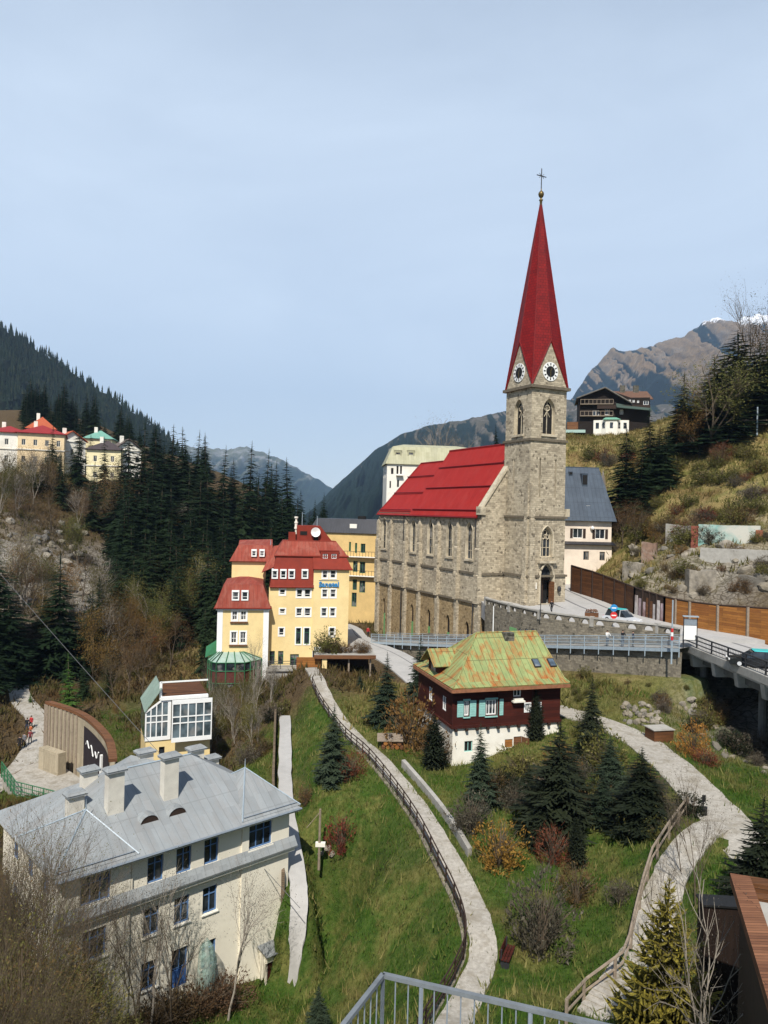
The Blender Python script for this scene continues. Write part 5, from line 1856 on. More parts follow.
# pair of small windows in a red dormer on the upper roof
def s5(x, y):
 return 220 + x * .19531, 510 + y * .19531
h5 = [hole_px(SA, *s5(527, 225), *s5(551, 250), Y2 + .65), hole_px(SA, *s5(571, 225), *s5(596, 250), Y2 + .65)]
mb = MB()
wall(mb, SA, h5[0][0] - .35, h5[1][1] + .35, h5[0][2] - .5, h5[0][3] + .35, h5, .15, y=Y2 + .65)
mb.fbox(SA, h5[0][0] - .5, h5[1][1] + .5, Y2 + 1.1, Y2 + 4, h5[0][3] + .36, h5[0][3] + .5)
mb.fbox(SA, h5[0][0] - .36, h5[0][0] - .351, Y2 + .65, Y2 + 3.6, h5[0][2] - .5, h5[0][3] + .35)
mb.fbox(SA, h5[1][1] + .351, h5[1][1] + .36, Y2 + .65, Y2 + 3.6, h5[0][2] - .5, h5[0][3] + .35)
dm = mb.build('roof_dormer', M['red_wall'], hotel)
for h in h5:
 win(SA, h, hotel, M['white'], M['glass'], .15, 2, 1, .08, y=Y2 + .65)
# lift house on top with the dish, chimney and slanted side
yH = 6.4
hx0, hx1 = SA.hit(297, 535, yH)[0], SA.hit(320, 535, yH)[0]
hx2 = SA.hit(332, 540, yH)[0]
hz0, hz1 = zM2 - .6, SA.hit(305, 525.5, yH)[1]
mb = MB()
pr = [(hx0, hz0), (hx2, hz0), (hx2, hz0 + .6), (hx1, hz1), (hx0, hz1)]
mb.prism([SA.p(x, yH, z) for x, z in pr], SA.n * 3.2)
lh = mb.build('roof_house', M['red_wall'], hotel)
mb = MB()
fr = SA.sub(0, yH, 0)
xw = SA.hit(304, 532, yH)[0]
mb.fbox(fr, xw - .6, xw + .5, -.06, -.003, hz1 - 1.5, hz1 - .9)
xd = SA.hit(316, 537, yH)[0]
mb.fbox(fr, xd - .35, xd + .35, -.06, -.003, hz0 + .5, hz0 + 1.5)
mb.build('vent_opening', M['dark'], lh)
mb = MB()
ds = SA.p(SA.hit(315.5, 531, yH)[0], yH - .6, hz1 - 1.0)
n = 16
rg = [SA.d * (.75 * math.cos(2 * math.pi * i / n)) + Vector((0, 0, .75 * math.sin(2 * math.pi * i / n))) for i in range(n)]
mb.add([ds + SA.n * .25] + [ds + r for r in rg] + [ds + SA.n * .3] + [ds + r * .98 + SA.n * .06 for r in rg],
 [(0, 1 + (i + 1) % n, 1 + i) for i in range(n)] + [(n + 1, n + 2 + i, n + 2 + (i + 1) % n) for i in range(n)] + [(1 + i, 1 + (i + 1) % n, n + 2 + (i + 1) % n, n + 2 + i) for i in range(n)])
mb.tube([ds + SA.n * .28, ds + SA.n * .7 + Vector((0, 0, -.4))], .05, 5)
mb.build('satellite_dish', M['white'], lh)
mb = MB()
q = SA.p(SA.hit(292, 536, 7)[0], 7, 0)
mb.fbox(FR((q.x, q.y), R(9)), -.55, .55, -.4, .4, zM2 - .4, SA.hit(292, 532, 7)[1])
mb.build('chimney', M['red_wall'], hotel)
mb = MB()
q = SA.p(SA.hit(296, 530, 8)[0], 8, 0)
for dz, r_ in ((0, .16), (.9, .22), (1.7, .16)):
 mb.lathe((q.x, q.y, SA.hit(296, 531, 8)[1] + dz), [(.02, -.5), (r_, -.5), (r_, .3), (.3, .35), (.3, .6), (.02, .62)], 8)
mb.build('vent_pipe', M['white_r'], hotel)
for px, pt in ((302, 512), (317, 516), (271, 545)):
 mb = MB()
 x, z = SA.hit(px, 530, 7.5)
 mb.tube([SA.p(x, 7.5, zM2), SA.p(x, 7.5, SA.hit(px, pt, 7.5)[1])], .05, 4)
 mb.build('antenna', M['metal_p'], hotel)
# roof terrace notch and the curved lower roof left of the upper roof
mb = MB()
yW = 9.5
wx0, wx1 = SA.hit(232, 560, yW)[0], SA.hit(266, 560, yW)[0]
wz0, wz1, wz2 = SA.hit(240, 561, yW)[1], SA.hit(245, 545, yW + 1.5)[1], SA.hit(255, 543, yW + 2)[1]
slab_poly(mb, [SA.p(wx0 - .4, yW - .5, wz0), SA.p(wx1 + 1, yW - .5, wz0), SA.p(wx1 + 1, yW + 1.8, wz1), SA.p(wx0 + .9, yW + 1.8, wz1)], .12)
slab_poly(mb, [SA.p(wx0 - .4, yW + 8, wz0), SA.p(wx0 - .4, yW - .5, wz0), SA.p(wx0 + .9, yW + 1.8, wz1), SA.p(wx0 + .9, yW + 6, wz1)], .12)
slab_poly(mb, [SA.p(wx0 + .9, yW + 1.8, wz1), SA.p(wx1 + 1, yW + 1.8, wz1), SA.p(wx1 + 1, yW + 6, wz2 + .5), SA.p(wx0 + .9, yW + 6, wz2 + .3)], .1)
mb.build('wing_roof', M['tile_red'], hotel)
mb = MB()
wall(mb, SA, wx0, wx1, zbase, wz0, [], .2, y=yW)
SWl = SA.sub(wx0, yW + 8, -math.pi / 2)
wall(mb, SWl, 0, 8, zbase, wz0, [(2, 3.2, wz0 - 2.4, wz0 - .8), (5, 6.2, wz0 - 2.4, wz0 - .8)], .2)
mb.build('wing_wall', M['yellow'], hotel)
for k in range(2):
 h = hole_px(SA, 252 + k * 8, 551, 256 + k * 8, 556, yW - .2)
 dormer_win(up, h, yW - .2, 0)
# stepped link roof between wing and upper roof
mb = MB()
lx0, lx1 = SA.hit(262, 560, 5)[0], SA.hit(287, 560, 5)[0]
lz0, lz1 = SA.hit(264, 572, 4)[1], SA.hit(276, 544, 7)[1]
slab_poly(mb, [SA.p(lx0, 3.4, lz0), SA.p(lx1 - 1.2, 3.4, lz0 + 1.2), SA.p(lx1 + .2, 7, lz1), SA.p(lx0 + 1.8, 7, lz1 - .3)], .12)
slab_poly(mb, [SA.p(lx0, 9, lz0 - .4), SA.p(lx0, 3.4, lz0), SA.p(lx0 + 1.8, 7, lz1 - .3), SA.p(lx0 + 1.8, 10, lz1 - .4)], .12)
mb.build('link_roof', M['tile_red'], hotel)
# letters
xs_, zs_ = SA.hit(*s4(583, 136), Y2 - .25)
xe_, _ = SA.hit(*s4(684, 136), Y2 - .25)
sgn = MB()
sgn.fbox(SA.sub(0, Y2 - .25, 0), xs_, xe_, -.1, -.02, zs_ - .08, zs_ - .02)
sgn.fbox(SA.sub(0, Y2 - .25, 0), xs_, xe_, -.1, -.02, zs_ + .95, zs_ + 1.0)
sg = sgn.build('sign_rail', M['metal_p'], hotel)
text_on('Sanotel', 1.05, SA, xs_, zs_ + .02, .05, M['signblue'], sg, 'sign_lettering', y=Y2 - .42, width=xe_ - xs_)
# glazed green veranda at the foot of the left block
vx0, vx1 = SA.hit(209, 670, -2.6)[0], SA.hit(263, 665, -2.6)[0]
zv1 = SA.hit(235, 652, -.0)[1]
zv0 = SA.hit(235, 662.5, -2.6)[1]
plan = [(xA0 - 1.2, 0.0), (vx0 + .3, -2.0), (vx0 + 1.0, -2.6), (vx1 - 2.6, -2.6), (vx1 - .2, -.0)]
topl = [(xA0 + .1, 0.0), (xA0 + .7, -.05), (xA0 + .9, -.05), (vx1 - 3.4, -.05), (vx1 - 2.9, 0.0)]
mb = MB()
for i in range(len(plan) - 1):
 p, q = plan[i], plan[i + 1]
 r_, s_ = topl[i + 1], topl[i]
 slab_poly(mb, [SA.p(p[0], p[1], zv0), SA.p(q[0], q[1], zv0), SA.p(r_[0], r_[1] - .02, zv1), SA.p(s_[0], s_[1] - .02, zv1)], .06)
vr = mb.build('veranda_roof', plain('pale_green_glass_roof', (.30, .40, .34), .3, .15, spec=.5), hotel)
mb = MB()
for i in range(len(plan) - 1):
 p, q = plan[i], plan[i + 1]
 n = max(1, int(round(math.hypot(q[0] - p[0], q[1] - p[1]) / 1.35)))
 for k in range(n + 1):
  t = k / n
  x, y = p[0] + (q[0] - p[0]) * t, p[1] + (q[1] - p[1]) * t
  mb.fbox(SA, x - .08, x + .08, y - .09, y + .07, -33, zv0)
  xt, yt = topl[i][0] + (topl[i + 1][0] - topl[i][0]) * t, topl[i][1] + (topl[i + 1][1] - topl[i][1]) * t
  mb.tube([SA.p(x, y - .05, zv0 + .08), SA.p(xt, yt - .05, zv1 + .08)], .07, 4)
 for z in (zv0 - .05, zv0 - 1.25, zv0 - 3.0, zv0 - 4.4):
  mb.tube([SA.p(p[0], p[1] - .05, z), SA.p(q[0], q[1] - .05, z)], .07, 4)
mb.build('veranda_frame', M['green_paint'], vr)
mb = MB()
for i in range(len(plan) - 1):
 p, q = plan[i], plan[i + 1]
 mb.poly([SA.p(p[0], p[1] + .03, zv0 - 1.25), SA.p(q[0], q[1] + .03, zv0 - 1.25), SA.p(q[0], q[1] + .03, zv0 - .05), SA.p(p[0], p[1] + .03, zv0 - .05)])
 mb.poly([SA.p(p[0], p[1] + .03, -33), SA.p(q[0], q[1] + .03, -33), SA.p(q[0], q[1] + .03, zv0 - 3.0), SA.p(p[0], p[1] + .03, zv0 - 3.0)])
mb.build('pane', M['glass'], vr)
mb = MB()
for i in range(len(plan) - 1):
 p, q = plan[i], plan[i + 1]
 mb.poly([SA.p(p[0], p[1] + .02, zv0 - 3.0), SA.p(q[0], q[1] + .02, zv0 - 3.0), SA.p(q[0], q[1] + .02, zv0 - 1.25), SA.p(p[0], p[1] + .02, zv0 - 1.25)])
mb.build('veranda_parapet', plain('dark_red_panel', (.10, .028, .022), .7, .2), vr)
mb = MB()
slab_poly(mb, [SA.p(xA0 - 1.6, -.4, zv0 + .3), SA.p(xA0 - .05, .4, zv0 + .9), SA.p(xA0 - .05, 1.2, zv1 + 1.6), SA.p(xA0 - 1.6, 1.2, zv1 + .6)], .08)
mb.build('side_awning', M['green_paint'], vr)
# terrace in front of the middle block
zt = SA.hit(290, 668, -.8)[1]
mb = MB()
mb.fbox(SA, xA1 - .2, xC1 - 3.0, -1.4, Y2 - .26, zt - .35, zt)
mb.fbox(SA, xA1 - .2, xC1 - 3.0, -1.1, -.7, -30, zt - .35)
mb.build('terrace', M['concrete'], hotel)
rail('railing', 'dark green terrace railing in front of the yellow hotel doors', [SA.p(xA1 + .1, -1.3, zt), SA.p(xC1 - 3.1, -1.3, zt)], 1.1, M['metal_d'], nrail=3, gap=1.6, r=.045)
# ================================================================== carport with potted shrubs on its roof
CPF = FR(at(323, 690, 93).to_2d(), R(6))
cport = T('carport', 'low carport with flat gravel roof, wooden back wall and pale posts', 'carport', CPF.p(3, 2, -22))
zc1 = CPF.hit(345, 655)[1]
zc0 = CPF.hit(323, 690)[1]
cx1 = CPF.hit(372, 660)[0]
mb = MB()
mb.fbox(CPF, -1.2, cx1 + .4, -.4, 5.5, zc1 - .35, zc1)
mb.build('roof', M['concrete'], cport)
mb = MB()
mb.fbox(CPF, -1.25, cx1 + .45, -.5, -.403, zc1 - .4, zc1 + .06)
mb.build('fascia', M['brown_wood'], cport)
for x, y in ((.1, 0), (cx1 - .2, .1), (cx1 * .52, .1)):
 mb = MB()
 w_ = .3 if x < 1 else .1
 mb.fbox(CPF, x - w_, x + w_, y - w_, y + w_, zc0 - 2, zc1 - .36)
 mb.build('post', M['yellow'] if x < 1 else M['post_wood'], cport)
mb = MB()
mb.fbox(CPF, -3.4, -.35, .2, .35, zc0 - 1, zc1 - .36)
mb.build('side_wall', M['fence_wood'], cport)
mb = MB()
mb.fbox(CPF, -.3, cx1, 5.0, 5.3, zc0 - 2, zc1 - .36)
mb.build('back_wall', M['dark_wood'], cport)
# ================================================================== yellow hotel with the dark mansard, behind
HB = FR(at(326, 610, 158).to_2d(), R(-14))
hb = T('hotel', 'ochre hotel with dark mansard roof and balconies behind the red roofs', 'hotel', HB.p(6, 5, -24))
def hh(x0, y0, x1, y1, y=0.0):
 return hole_px(HB, x0, y0, x1, y1, y)
hx1 = HB.hit(376, 590)[0]
hze = HB.hit(350, 533)[1]
hzt = HB.hit(350, 519, 2)[1]
W_ = []
k34 = 60 / 341.0
for x0, y0, x1, y1 in ((51, 352, 62, 405), (85, 358, 97, 415), (118, 362, 144, 414), (74, 460, 100, 522), (112, 465, 143, 530), (72, 565, 96, 625), (110, 572, 143, 640), (66, 640, 94, 720)):
 W_.append(hh(340 + x0 * k34, 480 + y0 * k34, 340 + x1 * k34, 480 + y1 * k34))
W_ += [hh(329, 545, 332, 553), hh(336, 545, 339, 553)]
mb = MB()
wall(mb, HB, -4, hx1 + 3, -30, hze, W_, .25)
wall(mb, HB.sub(hx1 + 3, 0, math.pi / 2), 0, 12, -30, hze, [], .2)
wall(mb, HB.sub(-4, 12, -math.pi / 2), 0, 12, -30, hze, [], .2)
mb.build('wall', M['yellow_old'], hb)
for h in W_:
 win(HB, h, hb, M['green_paint'], M['glass'], .25, 2, 1, .1)
mb = MB()
q = [HB.p(-4.4, -.4, hze), HB.p(hx1 + 3.4, -.4, hze), HB.p(hx1 + 3.4, 12.4, hze), HB.p(-4.4, 12.4, hze)]
t = [HB.p(-3, 1.3, hzt), HB.p(hx1 + 2, 1.3, hzt), HB.p(hx1 + 2, 11, hzt), HB.p(-3, 11, hzt)]
for i in range(4):
 slab_poly(mb, [q[i], q[(i + 1) % 4], t[(i + 1) % 4], t[i]], .1)
mb.poly(t)
rf = mb.build('roof', M['black_roof'], hb)
mb = MB()
d_ = hh(350, 524, 357, 531, .4)
mb.fbox(HB, d_[0], d_[1], .2, 1.6, d_[2], d_[3])
mb.build('dormer', M['white_r'], rf)
mb = MB()
c_ = HB.p(HB.hit(362, 520, 5)[0], 5, hzt)
mb.fbox(FR((c_.x, c_.y), R(-14)), -.8, .8, -.5, .5, hzt - .3, HB.hit(362, 516, 5)[1])
mb.build('chimney', M['dark'], rf)
for y_ in (556, 575):
 mb = MB()
 z = HB.hit(352, y_)[1]
 mb.fbox(HB, HB.hit(343, y_)[0], hx1 + 2.4, -1.0, -.003, z - .18, z)
 bal = mb.build('balcony', M['white_r'], hb)
 mb = MB()
 for k in range(16):
  x = HB.hit(343, y_)[0] + (hx1 + 2.4 - HB.hit(343, y_)[0]) * k / 15
  mb.fbox(HB, x - .03, x + .03, -.98, -.92, z, z + 1)
 mb.fbox(HB, HB.hit(343, y_)[0], hx1 + 2.4, -1.0, -.9, z + 1, z + 1.08)
 mb.build('balcony_railing', M['metal_d'], bal)
# ================================================================== cream hotel above the church roof
WB = FR(at(387, 470, 200).to_2d(), R(5))
wh = T('hotel', 'pale hotel with olive grey mansard roof showing above the church roof', 'hotel', WB.p(6, 5, 5))
wz0, wze, wzt = -12, WB.hit(395, 464)[1], WB.hit(408, 447, 2)[1]
WD = 9.0
wl_ = 26.0
mb = MB()
wfr = [hole_px(WB, 391, 468, 393.5, 474), hole_px(WB, 396.5, 466, 398.5, 474), hole_px(WB, 400, 466, 402, 474), hole_px(WB, 389.5, 481, 391, 488), hole_px(WB, 397, 480, 399, 487)]
wall(mb, WB, 0, wl_, wz0, wze, wfr, .25)
WBL = WB.sub(0, 12, -math.pi / 2)
wall(mb, WBL, 0, 12, wz0, wze, [(2, 3.2, wze - 3.5, wze - 1.2), (6, 7.2, wze - 3.5, wze - 1.2)], .25)
wall(mb, WB.sub(wl_, 0, math.pi / 2), 0, 12, wz0, wze, [], .25)
mb.build('wall', M['white_r'], wh)
for h in wfr:
 win(WB, h, wh, M['dark_wood'], M['glass'], .25, 2, 1, .1)
mb = MB()
q = [WB.p(-.5, -.5, wze), WB.p(wl_ + .5, -.5, wze), WB.p(wl_ + .5, 12.5, wze), WB.p(-.5, 12.5, wze)]
t = [WB.p(1.6, 1.4, wzt), WB.p(wl_ - 2, 1.4, wzt), WB.p(wl_ - 2, 10.5, wzt), WB.p(1.6, 10.5, wzt)]
for i in range(4):
 slab_poly(mb, [q[i], q[(i + 1) % 4], t[(i + 1) % 4], t[i]], .12)
slab_poly(mb, [t[0], t[1], WB.p(wl_ - 6, 6, wzt + 1.0), WB.p(5, 6, wzt + 1.0)], .1)
slab_poly(mb, [t[2], t[3], WB.p(5, 6, wzt + 1.0), WB.p(wl_ - 6, 6, wzt + 1.0)], .1)
rf = mb.build('roof', M['olive_roof'], wh)
for px in (398, 411):
 h = hole_px(WB, px - 2.2, 452.5, px + 2.2, 460, .4)
 mb = MB()
 wall(mb, WB, h[0] - .4, h[1] + .4, h[2] - .4, h[3] + .5, [h], .15, y=.4)
 mb.fbox(WB, h[0] - .5, h[1] + .5, .3, 2.6, h[3] + .5, h[3] + .7)
 mb.fbox(WB, h[0] - .4, h[0] - .391, .41, 2.2, h[2] - .4, h[3] + .5)
 dm = mb.build('dormer', M['olive_roof'], rf)
 win(WB, h, wh, M['dark_wood'], M['glass'], .15, 2, 1, .1, y=.4)
mb = MB()
mb.fbox(WB, WB.hit(396, 476)[0], WB.hit(403, 476)[0], -1.1, -.003, WB.hit(399, 475)[1] - .2, WB.hit(399, 475)[1])
mb.build('balcony', M['white_r'], wh)
# ================================================================== house with the slate-blue roof behind the tower
DB = FR(at(566, 560, 126).to_2d(), R(4))
dh_ = T('house', 'pale house with slate blue roof standing behind the church tower', 'house', DB.p(5, 4, -9))
def d1(x, y):
 return 560 + x * .27083, 450 + y * .27083
xe = DB.hit(*d1(190, 300))[0]
ze = DB.hit(*d1(120, 260))[1]
zd_ = DB.hit(*d1(120, 345))[1]
zg = -12
ww = [hole_px(DB, *d1(48, 290), *d1(84, 325)), hole_px(DB, *d1(130, 292), *d1(166, 328))]
wl2 = [hole_px(DB, *d1(86, 374), *d1(107, 406), -.6), hole_px(DB, *d1(146, 376), *d1(166, 408), -.6)]
mb = MB()
x0 = -3.0
wall(mb, DB, x0, xe, zd_, ze, ww, .2)
wall(mb, DB, x0, xe - .1, zg, zd_, wl2, .2, y=-.6)
mb.poly([DB.p(x0, -.6, zd_), DB.p(xe - .1, -.6, zd_), DB.p(xe - .1, 0, zd_ + .003), DB.p(x0, 0, zd_ + .003)])
DBR = DB.sub(xe, 0, math.pi / 2)
wall(mb, DBR, 0, 9, zg, ze, [], .2)
zr_ = DB.hit(*d1(120, 64), 4.6)[1]
mb.poly([DB.p(xe, 0, ze), DB.p(xe, 9, ze), DB.p(xe, 4.6, zr_ - .3)])
wall(mb, DB.sub(x0, 9, -math.pi / 2), 0, 9, zg, ze, [], .2)
mb.build('wall', M['pinkish'], dh_)
for h in ww:
 win(DB, h, dh_, M['white'], M['glass'], .2, 2, 1, .08)
 for s in (-1, 1):
  mb = MB()
  xa = h[0] - .5 if s < 0 else h[1] + .04
  mb.fbox(DB, xa, xa + .46, -.06, -.003, h[2], h[3])
  mb.build('shutter', M['dark_wood'], dh_)
for h in wl2:
 win(DB, h, dh_, M['post_wood'], M['glass'], .2, 2, 1, .09, y=-.6)
mb = MB()
xt = DB.hit(*d1(143, 64), 4.6)[0]
slab_poly(mb, [DB.p(x0 - .5, -.8, ze - .1), DB.p(xe + .6, -.8, ze - .1), DB.p(xt, 4.6, zr_), DB.p(x0 - .5, 4.6, zr_)], .15)
slab_poly(mb, [DB.p(x0 - .5, 9.8, ze - .1), DB.p(xe + .6, 9.8, ze - .1), DB.p(xt, 4.6, zr_), DB.p(x0 - .5, 4.6, zr_)], .15)
slab_poly(mb, [DB.p(xe + .6, -.8, ze - .1), DB.p(xe + .6, 9.8, ze - .1), DB.p(xt, 4.6, zr_)], .15)
rf = mb.build('roof', M['dark_roof'], dh_)
for (x, y), y_, w2, h2, gl in ((d1(92, 118), 2.6, .5, 1.5, False), (d1(104, 215), .7, .45, .55, True), (d1(40, 88), 3.6, .35, .4, False)):
 cx, cz = DB.hit(x, y, y_)
 mb = MB()
 mb.fbox(DB, cx - w2, cx + w2, y_, y_ + 1.9, cz - h2 * .8, cz + h2)
 dm = mb.build('dormer', M['dark_roof'], rf)
 mb = MB()
 mb.fbox(DB, cx - w2 * .8, cx + w2 * .8, y_ - .03, y_ - .002, cz - h2 * .3, cz + h2 * .8)
 mb.build('pane', M['white'] if gl else M['dark'], dm)
mb = MB()
slab_poly(mb, [DB.p(x0, -1.3, zd_ - .15), DB.p(xe + .3, -1.3, zd_ - .15), DB.p(xe + .3, -.003, zd_ + .28), DB.p(x0, -.003, zd_ + .28)], .1)
mb.build('skirt_roof', M['black_roof'], dh_)
mb = MB()
q = DB.p(DB.hit(*d1(118, 290))[0], -.25, DB.hit(*d1(118, 288))[1])
mb.lathe(q, [(.02, -.3), (.33, -.2), (.38, .1), (.02, .35)], 10)
mb.build('satellite_dish', M['white'], dh_)
# ================================================================== dark chalet on the knoll
M['chalet'] = plain('black_brown_timber', (.016, .011, .008), .9, .35, 3)
DC = FR(at(572, 432, 205).to_2d(), R(-12))
chl = T('chalet', 'dark timber chalet hotel with broad gabled roof and white bay on the knoll', 'chalet', DC.p(8, 6, 20))
def e1(x, y):
 return 560 + x * .13021, 370 + y * .13021
gx0, gx1 = DC.hit(*e1(125, 220))[0], DC.hit(*e1(720, 210))[0]
zg0 = DC.hit(*e1(300, 470))[1] - 3
zea = DC.hit(*e1(135, 215))[1]
zap = DC.hit(*e1(345, 128), -1.6)[1]
xap = DC.hit(*e1(345, 140))[0]
w0 = DC.hit(*e1(145, 300))[0]
w1 = DC.hit(*e1(690, 250))[0]
zmid = DC.hit(*e1(380, 385))[1]
ch_w = [hole_px(DC, *e1(a, b), *e1(c, d)) for a, b, c, d in ((250, 310, 300, 350), (345, 295, 380, 345), (325, 210, 350, 240), (450, 205, 495, 240), (528, 225, 545, 245), (558, 228, 575, 248), (592, 232, 608, 252), (640, 235, 680, 268), (460, 305, 485, 340))]
mb = MB()
wall(mb, DC, w0, w1, zg0, zea, [h for h in ch_w if h[3] < zea - .05], .2)
wall(mb, DC.sub(w1, 0, math.pi / 2), 0, 12, zg0, zea, [], .2)
wall(mb, DC.sub(w0, 12, -math.pi / 2), 0, 12, zg0, zea, [], .2)
mb.build('wall', M['chalet'], chl)
for h in ch_w:
 if h[3] < zea - .05:
  win(DC, h, chl, M['white'], M['glass'], .2, 2, 1, .12)
mb = MB()
mb.poly([DC.p(w0, -.05, zea), DC.p(xap + (xap - w0), -.05, zea), DC.p(xap, -.05, zap - .3)])
mb.build('gable_wall', M['chalet'], chl)
mb = MB()
grey = plain('grey_shingles', (.16, .145, .125), .9, .25, 2)
slab_poly(mb, [DC.p(gx0, -1.6, zea - .1), DC.p(gx0, 12.5, zea - .1), DC.p(xap, 12.5, zap), DC.p(xap, -1.6, zap)], .25)
xr_ = xap + (xap - gx0) * .95
slab_poly(mb, [DC.p(xr_, -1.6, zea - 1.6), DC.p(xr_, 12.5, zea - 1.6), DC.p(xap, 12.5, zap), DC.p(xap, -1.6, zap)], .25)
rf = mb.build('roof', grey, chl)
mb = MB()
z2 = DC.hit(*e1(560, 160), 5)[1]
slab_poly(mb, [DC.p(xap, .2, zea - .3), DC.p(gx1, .2, zea - .4), DC.p(gx1 - 1, 6, z2), DC.p(xap, 6, zap)], .2)
slab_poly(mb, [DC.p(xap, 12.5, zea - .3), DC.p(gx1, 12.5, zea - .4), DC.p(gx1 - 1, 6, z2), DC.p(xap, 6, zap)], .2)
mb.build('wing_roof', plain('brown_shingles', (.13, .07, .045), .9, .25, 2), chl)
mb = MB()
slab_poly(mb, [DC.p(xap + 3.0, -2.6, DC.hit(*e1(450, 285), -2.6)[1]), DC.p(gx1 - .8, -2.6, DC.hit(*e1(670, 310), -2.6)[1]), DC.p(gx1 - .8, -.003, DC.hit(*e1(670, 280))[1]), DC.p(xap + 3.0, -.003, DC.hit(*e1(450, 255))[1])], .15)
mb.build('lean_to_roof', plain('dark_green_shingles', (.05, .075, .06), .9, .2, 2), chl)
mb = MB()
bx0, bx1 = DC.hit(*e1(258, 420), -2.2)[0], DC.hit(*e1(530, 420), -2.2)[0]
zb1 = DC.hit(*e1(400, 385), -2.2)[1]
bay = [(bx0, 0), (bx0, -2.0), (bx0 + 2, -2.2), (bx0 + 3.2, -3.2), (bx0 + 6, -3.2), (bx0 + 7.2, -2.2), (bx1, -2.0), (bx1, 0)]
for p, q in zip(bay[:-1], bay[1:]):
 mb.poly([DC.p(*p, zg0), DC.p(*q, zg0), DC.p(*q, zb1), DC.p(*p, zb1)])
mb.poly([DC.p(*p, zb1) for p in bay])
mb.build('bay_wall', M['white_r'], chl)
for p, q in zip(bay[1:-2], bay[2:-1]):
 L_ = math.hypot(q[0] - p[0], q[1] - p[1])
 bf = DC.sub(p[0], p[1], math.atan2(q[1] - p[1], q[0] - p[0]))
 n = max(1, int(L_ / 1.6))
 for k in range(n):
  c = L_ * (k + .5) / n
  mb = MB()
  mb.fbox(bf, c - .42, c + .42, -.04, -.003, zb1 - 2.3, zb1 - .7)
  mb.build('bay_window', M['glass'], chl)
mb = MB()
slab_poly(mb, [DC.p(bx0 + 2.2, -3.6, zb1 + .05), DC.p(bx0 + 7, -3.6, zb1 + .05), DC.p(bx0 + 6, -1, zb1 + .9), DC.p(bx0 + 3.2, -1, zb1 + .9)], .1)
mb.build('bay_roof', plain('verdigris_sheet', (.16, .36, .26), .6, .15), chl)
mb = MB()
mb.fbox(DC, DC.hit(*e1(55, 440))[0], w0 - .003, 1, 8, zg0, DC.hit(*e1(90, 395))[1])
mb.build('annex_wall', M['brown_wood'], chl)
mb = MB()
a0 = DC.hit(*e1(45, 475), -1.5)
mb.fbox(DC, DC.hit(*e1(45, 470), -1.5)[0], DC.hit(*e1(195, 470), -1.5)[0], -1.5, .9, a0[1] - .2, a0[1] + .6)
mb.build('terrace_glazing', plain('pale_green_glass', (.35, .48, .42), .3, .1, spec=.5), chl)
mb = MB()
zz = DC.hit(*e1(400, 270))[1]
mb.fbox(DC, xap - 2, w1, -1.0, -.003, zz - 1.1, zz - .1)
mb.build('balcony', M['dark_wood'], chl)
for za, zb_ in ((210, 262), (300, 352)):
 mb = MB()
 z = DC.hit(*e1(300, zb_))[1]
 mb.fbox(DC, w0 + .3, xap + 2.2, -1.1, -.003, z - .2, z)
 for k in range(9):
  x = w0 + .4 + (xap + 1.8 - w0) * k / 8
  mb.fbox(DC, x - .06, x + .06, -1.08, -.96, z, z + 1.1)
 mb.fbox(DC, w0 + .3, xap + 2.2, -1.1, -.95, z + 1.1, z + 1.22)
 mb.build('balcony', M['post_wood'], chl)
for px in (480, 585):
 x = DC.hit(*e1(px, 140), 5)[0]
 mb = MB()
 mb.fbox(DC, x - .7, x + .7, 5, 6.2, zea, DC.hit(*e1(px, 118), 5)[1])
 mb.build('chimney', M['dark_stone'], chl)
